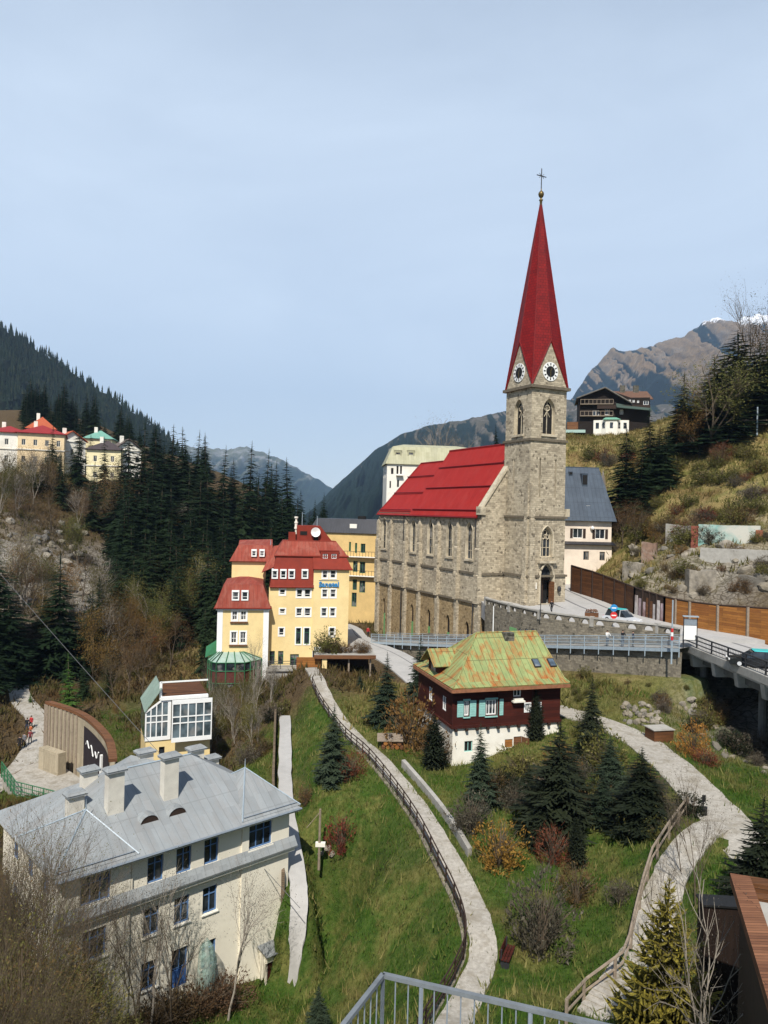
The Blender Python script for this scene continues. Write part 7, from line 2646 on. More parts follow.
# ================================================================== cars
def car(label, p, ang, paint, roofm, z, kindh=1.5, L_=4.2, W_=1.75):
 root = T('parked_car', label, 'car', p)
 fr = FR((p.x, p.y), ang)
 h1, h2 = .82, kindh
 prof = [(-L_ / 2, .35), (-L_ / 2 + .02, .72), (-L_ / 2 + .35, h1), (L_ / 2 - 1.15, h1 + .03), (L_ / 2 - .1, .68), (L_ / 2, .38), (L_ / 2 - .1, .2), (-L_ / 2 + .1, .2)]
 mb = MB()
 def loft(pr, w0, w1=None):
  n = len(pr)
  w1 = w1 or w0
  zs = [q[1] for q in pr]
  zl, zh = min(zs), max(zs)
  ws = [w0 + (w1 - w0) * (q[1] - zl) / max(.01, zh - zl) for q in pr]
  a = [fr.p(q[0], -w / 2, z + q[1]) for q, w in zip(pr, ws)]
  b = [fr.p(q[0], w / 2, z + q[1]) for q, w in zip(pr, ws)]
  mb.add(a + b, [tuple(range(n)), tuple(reversed(range(n, 2 * n)))] + [(i, n + i, n + (i + 1) % n, (i + 1) % n) for i in range(n)])
 loft(prof, W_, W_ * .96)
 mb.build('body', paint, root)
 mb = MB()
 cab = [(-L_ / 2 + .35, h1 + .01), (-L_ / 2 + .75, h2 - .06), (L_ / 2 - 2.1, h2 - .06), (L_ / 2 - 1.2, h1 + .03)]
 loft(cab, W_ * .93, W_ * .78)
 mb.build('windows', M['glass'], root)
 mb = MB()
 loft([(-L_ / 2 + .72, h2 - .055), (-L_ / 2 + .85, h2), (L_ / 2 - 2.2, h2), (L_ / 2 - 2.08, h2 - .055)], W_ * .8, W_ * .74)
 mb.build('roof', roofm, root)
 for x in (-L_ / 2 + .75, L_ / 2 - .85):
  for s in (-1, 1):
   mb = MB()
   n = 12
   c = fr.p(x, s * (W_ / 2 - .08), z + .31)
   rg = [fr.d * (.31 * math.cos(2 * math.pi * k / n)) + Vector((0, 0, .31 * math.sin(2 * math.pi * k / n))) for k in range(n)]
   mb.prism([c + r - fr.n * .1 for r in rg], fr.n * .2)
   w = mb.build('wheel', M['black'], root)
   mb = MB()
   mb.prism([c + r * .6 + fr.n * (s * .103 - .004) for r in rg], fr.n * .008)
   mb.build('rim', M['silver'], w)
 for s in (-1, 1):
  mb = MB()
  mb.fbox(fr, L_ / 2 - .09, L_ / 2 + .012, s * .62 - .17, s * .62 + .17, z + .58, z + .7)
  mb.build('headlight', M['white'], root)
  mb = MB()
  mb.fbox(fr, -L_ / 2 - .012, -L_ / 2 + .05, s * .66 - .12, s * .66 + .12, z + .6, z + .78)
  mb.build('tail_light', M['red'], root)
 for x in (-.55, .45):
  mb = MB()
  xx = x - .2
  mb.hexa([fr.p(xx + a, y, z + zz) for zz in (h1 + .05, h2 - .1) for a, y in ((-.04, -W_ * (.475 if zz < 1.2 else .405)), (.04, -W_ * (.475 if zz < 1.2 else .405)), (.04, W_ * (.475 if zz < 1.2 else .405)), (-.04, W_ * (.475 if zz < 1.2 else .405)))])
  mb.build('pillar', paint, root)
 return root
p = at(622, 622, 91); p.z = -12.95
car('silver car with turquoise roof parked behind the stone balustrade', p, R(-55), M['silver'], M['turq'], -12.95, 1.75, 4.6, 1.8)
p = at(754, 657, 66); p.z = -12.95
car('black car with turquoise roof driving along the bridge', p, R(165), M['carblack'], M['turq'], -12.95, 1.5, 4.4)
p = gh(158, 646, 110)
car('small red car parked in the forest clearing behind the conservatory', p, R(10), M['carred'], M['carred'], p.z + .25, 1.45)
p = gh(151, 641, 115)
car('grey blue van parked in the forest clearing beside the red car', p, R(60), plain('grey_blue_paint', (.10, .13, .17), .4, .1), plain('pale_blue_roof', (.40, .48, .55), .4, .1), p.z + .25, 2.1, 4.8, 1.9)
# ================================================================== people
def person(label, p, ang, h=1.72, top=None, leg=None, pose='stand', hair=True, group=None):
 """one skinned body with arms and legs, clothed by colour zones, plus hair and shoes"""
 k = h / 1.72
 st = .22 if pose == 'walk' else .06
 J = {'pel': (0, 0, .92), 'sp': (0, .0, 1.12), 'ch': (0, .01, 1.34), 'nk': (0, .01, 1.48), 'hd': (0, -.01, 1.58), 'tp': (0, -.01, 1.68),
  'hl': (-.1, 0, .88), 'kl': (-.11, -st * .7, .5), 'al': (-.11, -st * .5 if pose == 'walk' else 0, .09), 'tl': (-.12, -st * .5 - .14, .04),
  'hr': (.1, 0, .88), 'kr': (.11, st * .2 - .03, .5), 'ar': (.11, st * 1.3, .1), 'tr': (.12, st * 1.3 - .14, .05),
  'sl': (-.19, .01, 1.40), 'el': (-.26, .05, 1.13), 'wl': (-.24, -.08, .9), 'fl': (-.23, -.12, .8),
  'sr': (.19, .01, 1.40), 'er': (.26, .02, 1.13), 'wr': (.25, -.12, .92), 'fr': (.24, -.16, .83)}
 if pose == 'lean':
  for s, sg_ in (('l', -1), ('r', 1)):
   J['e' + s] = (.26 * sg_, -.14, 1.18); J['w' + s] = (.16 * sg_, -.36, 1.12); J['f' + s] = (.12 * sg_, -.45, 1.1)
 E_ = [('pel', 'sp'), ('sp', 'ch'), ('ch', 'nk'), ('nk', 'hd'), ('hd', 'tp'), ('pel', 'hl'), ('hl', 'kl'), ('kl', 'al'), ('al', 'tl'), ('pel', 'hr'), ('hr', 'kr'), ('kr', 'ar'), ('ar', 'tr'),
  ('ch', 'sl'), ('sl', 'el'), ('el', 'wl'), ('wl', 'fl'), ('ch', 'sr'), ('sr', 'er'), ('er', 'wr'), ('wr', 'fr')]
 rad = {'pel': .145, 'sp': .13, 'ch': .15, 'nk': .055, 'hd': .095, 'tp': .07, 'h': .095, 'k': .062, 'a': .045, 't': .04, 's': .07, 'e': .048, 'w': .034, 'f': .035}
 names = list(J)
 me = bpy.data.meshes.new('body')
 me.from_pydata([J[n] for n in names], [(names.index(a), names.index(b)) for a, b in E_], [])
 ob = link(bpy.data.objects.new('body', me))
 md = ob.modifiers.new('skin', 'SKIN')
 for i, n in enumerate(names):
  r = rad.get(n, rad.get(n[0], .05))
  me.skin_vertices[0].data[i].radius = (r, r * (.8 if n in ('pel', 'sp', 'ch') else 1))
  me.skin_vertices[0].data[i].use_root = (n == 'pel')
 ss = ob.modifiers.new('sub', 'SUBSURF')
 ss.levels = 1
 dg = bpy.context.evaluated_depsgraph_get()
 m2 = bpy.data.meshes.new_from_object(ob.evaluated_get(dg))
 bpy.data.objects.remove(ob)
 root = T('person', label, 'person', p, group)
 root.rotation_euler = (0, 0, ang)
 root.scale = (k, k, k)
 m2.materials.clear()
 for m in (top, leg, M['skin'], M['black']):
  m2.materials.append(m)
 for pl in m2.polygons:
  c = pl.center
  hand = abs(c.x) > .1 and ((c - Vector(J['fl'])).length < .09 or (c - Vector(J['fr'])).length < .09)
  pl.material_index = 3 if c.z < .11 else (1 if c.z < .93 and not (abs(c.x) > .2) else (2 if (c.z > 1.47 or hand) else 0))
  pl.use_smooth = True
 b = link(bpy.data.objects.new('body', m2))
 b.parent = root
 mb = MB()
 mb.lathe((0, .012, 1.585), [(.098, .0), (.108, .05), (.088, .1), (.05, .128), (.002, .136)], 10)
 hr = MB(); hr.v = mb.v; hr.f = mb.f; hr.m = mb.m
 me3 = bpy.data.meshes.new('hair')
 me3.from_pydata(mb.v, [], mb.f)
 me3.materials.append(M['hair'])
 ho = link(bpy.data.objects.new('hair', me3))
 ho.parent = root
 return root
navy = plain('navy_cloth', (.02, .028, .055), .9, .1)
grey = plain('grey_cloth', (.16, .16, .17), .9, .1)
blackc = plain('black_cloth', (.015, .015, .017), .9, .1)
redc = plain('red_cloth', (.40, .03, .03), .9, .1)
whitec = plain('white_cloth', (.62, .6, .56), .9, .1)
jean = plain('denim', (.05, .075, .13), .9, .1)
orange = plain('orange_cloth', (.45, .12, .04), .9, .1)
def on_walk(px):
 """a point on the walkway under a pixel column"""
 best = None
 for i in range(len(wk) - 1):
  for t in (0, .25, .5, .75):
   q = wk[i].lerp(wk[i + 1], t) - side_of(wk, i) * .9
   u = q.x / q.y * FPX + 384
   d = abs(u - uv(px, 640)[0] - 384)
   if best is None or d < best[0]:
    best = (d, q)
 q = best[1]
 return Vector((q.x, q.y, q.z + .07))
person('person in dark jacket and white scarf leaning on the walkway railing, leftmost of the three', on_walk(606.5), R(20), 1.75, whitec, jean, 'lean')
person('person in black jacket and jeans leaning on the walkway railing, middle of the three', on_walk(620.5), R(20), 1.78, blackc, jean, 'lean')
person('slim person in dark clothes on the walkway, rightmost of the three', on_walk(630.5), R(60), 1.7, navy, blackc, 'stand')
p = at(551.5, 611, 97); p.z = ZQ
person('person in black walking on the church square towards the door', p, R(190), 1.7, blackc, blackc, 'walk')
def on_road(px, py):
 p = gh(px, py, 60)
 return Vector((p.x, p.y, p.z + .1))
for px, py, lb, tp, lg in ((27, 733, 'person in black jacket walking on the forest road, farthest left of the upper pair', blackc, navy), (31, 731, 'person in red top walking on the forest road beside one in black', redc, blackc),
      (30.5, 737, 'child in orange jacket on the forest road between the two pairs', orange, jean), (30, 746, 'person in dark red jacket walking alone at the road edge near the curved wall', plain('dark_red_cloth', (.16, .03, .035), .9, .1), blackc),
      (24, 749, 'person in grey coat walking on the forest road, middle of the lower three', grey, blackc), (19.5, 752, 'person in black hood walking at the grassy road edge, leftmost walker', blackc, blackc)):
 person(lb, on_road(px, py), R(random.uniform(-20, 20)), 1.7 if 'child' not in lb else 1.25, tp, lg, 'walk')
p = at(368, 633, 124); p.z = H(p.x, p.y) + .15
person('person in red jacket on the street at the church corner', p, R(30), 1.75, redc, blackc, 'walk')
# ================================================================== curved timber wall with banner (left)
CWp = [Vector((-36.2, 80.4, 0)), Vector((-35.8, 80, 0)), Vector((-33, 78, 0)), Vector((-29.8, 75, 0)), Vector((-26.6, 70.6, 0)), Vector((-24.5, 67, 0)), Vector((-22.6, 62.5, 0))]
cw_ = catmull(CWp, 5)
zt_, zb_ = -21.7, -28.5
cwr = T('curved_wall', 'tall curved timber wall with a dark banner behind the grey roofed house', 'wall', (-33, 78, -28))
mb = MB()
mo = MB()
for i in range(len(cw_) - 1):
 p, q = cw_[i], cw_[i + 1]
 s0, s1 = side_of(cw_, i) * -.4, side_of(cw_, i + 1) * -.4
 mb.hexa([p + Vector((0, 0, zb_)), q + Vector((0, 0, zb_)), q + s1 + Vector((0, 0, zb_)), p + s0 + Vector((0, 0, zb_)),
   p + Vector((0, 0, zt_)), q + Vector((0, 0, zt_)), q + s1 + Vector((0, 0, zt_)), p + s0 + Vector((0, 0, zt_))])
 e0, e1 = side_of(cw_, i) * .12, side_of(cw_, i + 1) * .12
 mo.hexa([p + e0 + Vector((0, 0, zt_ + .01)), q + e1 + Vector((0, 0, zt_ + .01)), q + s1 * 1.4 + Vector((0, 0, zt_ + .01)), p + s0 * 1.4 + Vector((0, 0, zt_ + .01)),
   p + e0 + Vector((0, 0, zt_ + .28)), q + e1 + Vector((0, 0, zt_ + .28)), q + s1 * 1.4 + Vector((0, 0, zt_ + .28)), p + s0 * 1.4 + Vector((0, 0, zt_ + .28))])
mb.build('timber_face', M['board_marked'], cwr)
mo.build('coping', M['brown_wood'], cwr)
for k in range(1, 14):
 i = k
 if i >= len(cw_) - 15:
  pass
 p = cw_[min(i, len(cw_) - 2)]
 if p.y > 75.2:
  mb = MB()
  e = side_of(cw_, i) * .09
  mb.fbox(FR((p.x + e.x * .5, p.y + e.y * .5), 0), -.09, .09, -.09, .09, zb_, zt_)
  mb.build('wall_post', M['post_wood'], cwr)
# banner on the nearer part
idx = [i for i in range(len(cw_)) if cw_[i].y <= 75.1]
mb = MB()
for i in idx[:-1]:
 p, q = cw_[i] + side_of(cw_, i) * .06, cw_[i + 1] + side_of(cw_, i + 1) * .06
 mb.poly([p + Vector((0, 0, -27.2)), q + Vector((0, 0, -27.2)), q + Vector((0, 0, -22.4)), p + Vector((0, 0, -22.4))])
bn = mb.build('banner', plain('dark_banner', (.022, .016, .02), .8, .15), cwr)
random.seed(5)
def ban(s, z):
 """a point on the banner: s 0..1 along it"""
 f = s * (len(idx) - 1)
 i = idx[0] + min(int(f), len(idx) - 2)
 t = f - int(min(f, len(idx) - 2))
 p = cw_[i].lerp(cw_[i + 1], t) + side_of(cw_, i) * .12
 return p + Vector((0, 0, z))
mb = MB()
ln = [ban(.06 + .30 * t, -24.0 + .32 * math.sin(t * 21) + .2 * math.sin(t * 8)) for t in [k / 36 for k in range(37)]]
mb.tube(ln, .055, 4)
ln = [ban(.10 + .10 * t, -26.1 + .25 * math.sin(t * 9)) for t in [k / 10 for k in range(11)]]
mb.tube(ln, .06, 4)
for s, z0, z1, w in ((.46, -26.6, -23.3, .2), (.56, -26.9, -24.4, .16), (.64, -27, -25.0, .18), (.72, -27, -25.6, .15)):
 mb.tube([ban(s, z0), ban(s + .01, z1)], w, 4)
mb.build('banner_lettering', M['white'], bn)
# gravel apron, mesh fence and small tan block in front of it
ap = [(-36.0, 79.2), (-33, 77.4), (-30, 74.4), (-27.2, 70.8), (-29, 67), (-33.5, 69), (-37.5, 74)]
mb = MB()
mb.prism([(x, y, -29.3) for x, y in reversed(ap)][::-1], (0, 0, 1.9))
tag(mb.build('gravel_apron', M['gravel']), 'pale gravel apron at the foot of the curved timber wall', 'ground', kind='structure')
tb = at(55, 779, 76)
mb = MB()
mb.fbox(FR((-33.4, 76.0), R(-34)), -1.7, 1.7, -.5, .4, -28, -25.2)
tag(mb.build('timber_block', M['board_marked']), 'small tan timber block at the foot of the curved wall', 'block')
rail('mesh_fence', 'green mesh fence around the gravel apron by the curved wall', [Vector((-37.6, 74, -27.5)), Vector((-33.6, 68.8, -27.5)), Vector((-29.0, 66.7, -27.5))], 1.6, M['green_paint'], nrail=4, gap=1.5, r=.045, balusters=.25, cat='fence')
rail('road_railing', 'weathered wooden railing beside the forest road at the left edge', [on_road(-12, 790) + Vector((0, 0, .0)), on_road(14, 786), on_road(33, 775)], 1.1, M['post_wood'], nrail=2, gap=1.6, r=.06)
# ================================================================== meadow paths: railings, walls, bench, steps
lc = CL['left']
pp = [p for p in offset(lc, 1.0, .05)][8:]
rail('path_railing', 'long brown railing following the winding meadow footpath', pp, 1.05, M['dark_wood'], nrail=3, gap=1.75, r=.05)
mb = MB()
ed = [p for p in offset(lc, 1.18, -.02)][18:]
for p, q in zip(ed[:-1], ed[1:]):
 s = Vector((.3, .1, 0))
 mb.hexa([p - Vector((0, 0, 1.5)), q - Vector((0, 0, 1.5)), q + s - Vector((0, 0, 1.5)), p + s - Vector((0, 0, 1.5)), p, q, q + s, p + s])
tag(mb.build('edging_wall', M['wall_stone']), 'low stone edge wall under the brown footpath railing', 'wall')
ed = [p for p in offset(lc, -1.35, .0)][26:42]
mb = MB()
for p, q in zip(ed[:-1], ed[1:]):
 s = Vector((.3, .2, 0))
 mb.hexa([p - Vector((0, 0, .8)), q - Vector((0, 0, .8)), q + s - Vector((0, 0, .8)), p + s - Vector((0, 0, .8)), p + Vector((0, 0, .55)), q + Vector((0, 0, .55)), q + s + Vector((0, 0, .55)), p + s + Vector((0, 0, .55))])
tag(mb.build('garden_wall', M['concrete']), 'low concrete garden wall on the uphill side of the footpath', 'wall')
# handrail and low wall along the side path
sc_ = CL['side']
mb = MB()
ed = offset(sc_, .95, .0)[:22]
for p, q in zip(ed[:-1], ed[1:]):
 s = Vector((-.22, 0, 0))
 mb.hexa([p - Vector((0, 0, 1.5)), q - Vector((0, 0, 1.5)), q + s - Vector((0, 0, 1.5)), p + s - Vector((0, 0, 1.5)), p + Vector((0, 0, .75)), q + Vector((0, 0, .75)), q + s + Vector((0, 0, .75)), p + s + Vector((0, 0, .75))])
tag(mb.build('path_wall', M['rail_wood']), 'brown topped low wall along the straight walkway', 'wall')
# wood pile by the path
wp = gh(393, 748, 50)
wr_ = T('log_pile', 'stack of brown logs under boards beside the footpath', 'log pile', wp)
random.seed(3)
for k in range(9):
 mb = MB()
 c = wp + Vector((-.9 + (k % 5) * .42 + (.2 if k > 4 else 0), random.uniform(-.1, .1), .2 + .36 * (k > 4)))
 mb.tube([c + Vector((0, -.7, 0)), c + Vector((0, .7, 0))], .2, 8)
 mb.build('log', M['fence_wood'] if k % 2 else M['brown_wood'], wr_)
mb = MB(); mb.hexa([wp + Vector(q) for q in ((-1.5, -.8, .75), (.9, -.9, .8), (.9, .8, 1.05), (-1.5, .8, 1.0), (-1.5, -.8, .82), (.9, -.9, .87), (.9, .8, 1.12), (-1.5, .8, 1.07))]); mb.build('cover_board', M['post_wood'], wr_)
# bench
bp = gh(508, 962, 30)
bh = T('bench', 'red brown wooden bench beside the footpath under a bare bush', 'bench', bp)
bf = FR((bp.x, bp.y), R(68))
mb = MB()
for k in range(3):
 mb.fbox(bf, -.8, .8, -.22 + k * .16, -.09 + k * .16, bp.z + .44, bp.z + .48)
mb.build('seat', M['log'], bh)
mb = MB()
for k in range(3):
 mb.fbox(bf, -.8, .8, .27, .31, bp.z + .52 + k * .15, bp.z + .64 + k * .15)
mb.build('backrest', M['log'], bh)
for s in (-.65, .65):
 mb = MB(); mb.fbox(bf, s - .05, s + .05, -.2, .26, bp.z - .2, bp.z + .438); mb.fbox(bf, s - .05, s + .05, .2, .27, bp.z + .44, bp.z + .95); mb.build('leg', M['metal_d'], bh)
# brown box with a pale lid
bx = gh(660, 741, 50)
br_ = T('storage_box', 'brown wooden storage box with pale lid beside the wide path', 'box', bx)
bf = FR((bx.x, bx.y), R(12))
mb = MB(); mb.fbox(bf, -.95, .95, -.6, .9, bx.z - .4, bx.z + 1.1); mb.build('body', M['fence_old'], br_)
mb = MB(); mb.fbox(bf, -1.05, 1.05, -.7, 1.0, bx.z + 1.103, bx.z + 1.17); mb.build('lid', M['concrete'], br_)
# bin post
q = gh(703, 817, 40)
wb = T('waste_bin', 'slim black waste bin on a post beside the wide path', 'bin', q)
mb = MB(); mb.tube([q + Vector((0, 0, -.2)), q + Vector((0, 0, 1.45))], .05, 6); mb.build('post', M['metal_d'], wb)
mb = MB(); mb.lathe(q + Vector((.02, -.1, .15)), [(.02, 0), (.2, .02), (.22, .55), (.02, .56)], 8); mb.build('bin', M['black'], wb)
mb = MB(); mb.fbox(FR((q.x, q.y), 0), -.12, .12, -.1, -.05, q.z + 1.05, q.z + 1.5); mb.build('dispenser', M['black'], wb)
# wooden fence and steps on the right
fp = [gh(687, 816, 30), gh(668, 842, 30), gh(652, 868, 30), gh(643, 900, 30), gh(636, 930, 30), gh(629, 958, 30), gh(622, 980, 28), gh(586, 1003, 28), gh(566, 1026, 28)]
rail('wooden_fence', 'weathered two rail wooden fence along the branch path and steps', [p + Vector((0, 0, .05)) for p in fp], 1.15, M['post_wood'], nrail=2, gap=2.4, r=.075)
s0, s1 = Vector(PATHS['branch'][0][-1]), gh(600, 1020, 28)
st = MB()
d = (s1 - s0); d.z = 0
Ls = d.length
d.normalize()
sd = Vector((d.y, -d.x, 0))
ns = 13
for k in range(ns):
 a = s0 + d * (Ls * k / ns)
 b = s0 + d * (Ls * (k + 1) / ns + .1)
 z = s0.z + (s1.z - s0.z) * k / ns
 w_ = 1.1
 st.hexa([a + sd * w_ + Vector((0, 0, z - a.z - .6)), a - sd * w_ + Vector((0, 0, z - a.z - .6)), b - sd * w_ + Vector((0, 0, z - b.z - .6)), b + sd * w_ + Vector((0, 0, z - b.z - .6)),
   a + sd * w_ + Vector((0, 0, z - a.z)), a - sd * w_ + Vector((0, 0, z - a.z)), b - sd * w_ + Vector((0, 0, z - b.z)), b + sd * w_ + Vector((0, 0, z - b.z))])
tag(st.build('steps', M['gravel']), 'steep pale steps descending beside the wooden fence', 'steps', kind='structure')
# terrace railing in front of the camera
rc = atz(383, 975, -4.4)
rr_ = atz(604, 1026, -4.4)
rl0 = atz(343, 1026, -4.4)
dr = (rr_ - rc).normalized()
dl = (rl0 - rc).normalized()
A, B, C2 = rc + dr * 3.4, rc, rc + dl * 1.9
tr = T('terrace_railing', 'grey metal railing of the viewing terrace at the bottom edge', 'railing', rc + Vector((0, 0, -1.05)))
for p, q in ((A, B), (B, C2)):
 mb = MB()
 e = Vector((0, 0, .02))
 dd = (q - p).normalized()
 nn = Vector((-dd.y, dd.x, 0)) * .022
 mb.hexa([p - nn - e, q - nn - e, q + nn - e, p + nn - e, p - nn + e, q - nn + e, q + nn + e, p + nn + e])
 mb.build('top_rail', plain('rail_grey', (.15, .165, .175), .6, .2, 6), tr)
 mb = MB()
 mb.tube([p - Vector((0, 0, .98)), q - Vector((0, 0, .98))], .018, 6)
 mb.build('bottom_rail', M['metal'], tr)
 L_ = (q - p).length
 n = int(L_ / .125)
 for k in range(n + 1):
  c = p.lerp(q, k / n)
  r_ = .022 if k % 8 == 0 or k == n else .007
  mb = MB()
  mb.tube([c - Vector((0, 0, 1.05 if r_ > .01 else .98)), c - Vector((0, 0, .021))], r_, 6)
  mb.build('post' if r_ > .01 else 'baluster', M['metal'], tr)
mb = MB()
mb.prism([C2 + Vector((-.1, .02, -1.25)), C2 + Vector((3.6, -1.6, -1.25)), A + Vector((.2, -.2, -1.25)), A + Vector((.1, .1, -1.25)), B + Vector((0, .12, -1.25))], (0, 0, .19))
tag(mb.build('terrace_floor', M['concrete']), 'concrete edge of the viewing terrace below the railing', 'terrace', kind='structure')
# timber shed at the right edge, seen from above
sh0, sh1 = atz(730, 873, -12.0), atz(768, 1000, -12.0)
sd_ = Vector((sh0.x - sh1.x, sh0.y - sh1.y, 0)).normalized()
SF = FR((sh1.x - sd_.x * 3, sh1.y - sd_.y * 3), math.atan2(sd_.y, sd_.x) + math.pi)   # x along the left edge, going towards the camera
SF = FR((sh0.x, sh0.y), math.atan2(-sd_.y, -sd_.x))
Ls = (sh0 - sh1).length + 5
shed = T('shed', 'brown timber shed with framed grey roof at the right edge', 'shed', SF.p(2, -2, -21))
mb = MB()
mb.fbox(SF, .25, Ls, .3, 5.5, -22.5, -12.35)
mb.build('wall', M['dark_wood'], shed)
for nm, x0, x1, y0, y1, z0, z1, m in (('roof_edge', 0, Ls, 0, .62, -12.3, -12.0, 'redbrown'), ('roof_edge', -.003, .5, .624, 5.8, -12.3, -12.0, 'fence_old'),
         ('roof_board', .9, 1.25, .63, 5.8, -12.28, -12.1, 'fence_old'), ('roof_panel', 1.3, Ls, .63, 5.8, -12.34, -12.2, 'concrete'), ('roof_board', .505, .86, .63, 5.8, -12.36, -12.3, 'log')):
 mb = MB(); mb.fbox(SF, x0, x1, y0, y1, z0, z1); mb.build(nm, M[m], shed)
hf = FR(at(704, 906, 29.5).to_2d(), R(-4))
hz_ = at(704, 906, 29.5).z
hut = T('hut', 'dark brown plank hut behind the bare sapling beside the shed', 'hut', hf.p(.8, 1, -22))
mb = MB(); mb.fbox(hf, 0, 2.6, 0, .7, -24, hz_); mb.build('wall', planks('near_black_boards', (.022, .013, .009), (.014, .008, .006), .2, True), hut)
mb = MB(); mb.fbox(hf, -.06, 2.7, -.08, .8, hz_ + .003, hz_ + .08); mb.build('roof', M['black'], hut)
# cable across the valley
ca, cb = at(-40, 527, 95), at(300, 908, 50)
mb = MB()
pts = []
for k in range(25):
 t = k / 24
 p = ca.lerp(cb, t)
 p.z -= .9 * 4 * t * (1 - t) * .3
 pts.append(p)
mb.tube(pts, .028, 4)
tag(mb.build('cable', plain('cable_grey', (.10, .10, .10), .6, .1)), 'thin grey cable running from the left slope to the walkway', 'cable')
# netting-draped statue in front of the cream house
nb = CR.p(CR.hit(206, 980, -.9)[0], -.9, -33.2)
nst = T('draped_plant', 'tall plant under pale green netting against the cream house', 'covered plant', nb)
mb = MB()
zt_ = CR.hit(206, 938, -.9)[1] - nb.z
prof = [(.95, 0), (.75, .5), (.6, zt_ * .4), (.62, zt_ * .7), (.42, zt_ * .9), (.03, zt_)]
n = 14
b0 = len(mb.v)
for r_, z in prof:
 for k in range(n):
  q = 2 * math.pi * k / n
  rr = r_ * (1 + .18 * math.sin(3 * q + z * 2) + .1 * math.sin(7 * q))
  mb.v.append((nb.x + rr * math.cos(q), nb.y + rr * math.sin(q), nb.z + z))
for i in range(len(prof) - 1):
 for k in range(n):
  mb.f.append((i * n + k, i * n + (k + 1) % n, (i + 1) * n + (k + 1) % n, (i + 1) * n + k)); mb.m.append(0)
netm, nt_, b_ = _new('sheer_green_net')
finish(nt_, b_, (.30, .42, .36), .8, spec=.2)
tr_ = nt_.nodes.new('ShaderNodeBsdfTransparent'); mx_ = nt_.nodes.new('ShaderNodeMixShader')
n1_ = noise_n(nt_, geo(nt_), 3.0, 4, .6)
nt_.links.new(ramp(nt_, n1_, [(.35, .15), (.65, .7)]), mx_.inputs[0])
nt_.links.new(tr_.outputs[0], mx_.inputs[1]); nt_.links.new(b_.outputs[0], mx_.inputs[2]); nt_.links.new(mx_.outputs[0], nt_.nodes['Material Output'].inputs[0])
mb.build('netting', netm, nst, smooth=True)
mb = MB()
mb.tube([nb, nb + Vector((.1, 0, zt_ * .5)), nb + Vector((-.05, .1, zt_ * .92))], [.3, .22, .12], 7)
mb.build('stem', plain('pale_stone_stem', (.42, .45, .40), .9, .2), nst)
# ================================================================== vegetation
L = {}
L['spruce'] = leafm('spruce_needles', (.006, .014, .006), (.016, .031, .011), (.028, .044, .016), 1.2, .12)
L['spruce_near'] = leafm('spruce_needles_bluish', (.014, .024, .014), (.036, .052, .028), (.062, .078, .045), 2.2, .12)
L['spruce_light'] = leafm('young_spruce_needles', (.05, .10, .02), (.11, .19, .03), None, 1.5, .25)
L['yew'] = leafm('dark_evergreen', (.008, .012, .006), (.020, .026, .012), (.032, .038, .018), 2.0, .1)
L['gold'] = leafm('golden_cypress', (.08, .066, .016), (.23, .185, .03), (.46, .36, .055), 2.6, .25)
L['gold_dark'] = leafm('cypress_inner', (.05, .028, .012), (.10, .06, .02), None, 3, .1)
L['olive'] = leafm('budding_olive_leaves', (.08, .075, .022), (.17, .155, .045), (.22, .20, .07), .8, .3)
L['brown'] = leafm('brown_twigs_and_buds', (.085, .05, .022), (.17, .10, .04), (.22, .15, .06), .8, .2)
L['rust'] = leafm('rust_larch', (.10, .058, .018), (.20, .125, .035), (.26, .17, .05), .7, .25)
L['orange'] = leafm('orange_shrub', (.22, .10, .02), (.42, .21, .05), (.50, .30, .08), 2, .25)
L['red'] = leafm('red_brown_shrub', (.10, .030, .018), (.20, .06, .03), (.26, .10, .05), 2, .2)
L['grey'] = leafm('grey_brown_twigs', (.07, .058, .042), (.14, .118, .085), (.20, .175, .13), 1.5, .15)
L['moss'] = leafm('mossy_shrub', (.07, .075, .02), (.16, .15, .04), (.24, .20, .07), 1.2, .25)
def rnd(a, b):
 return random.uniform(a, b)
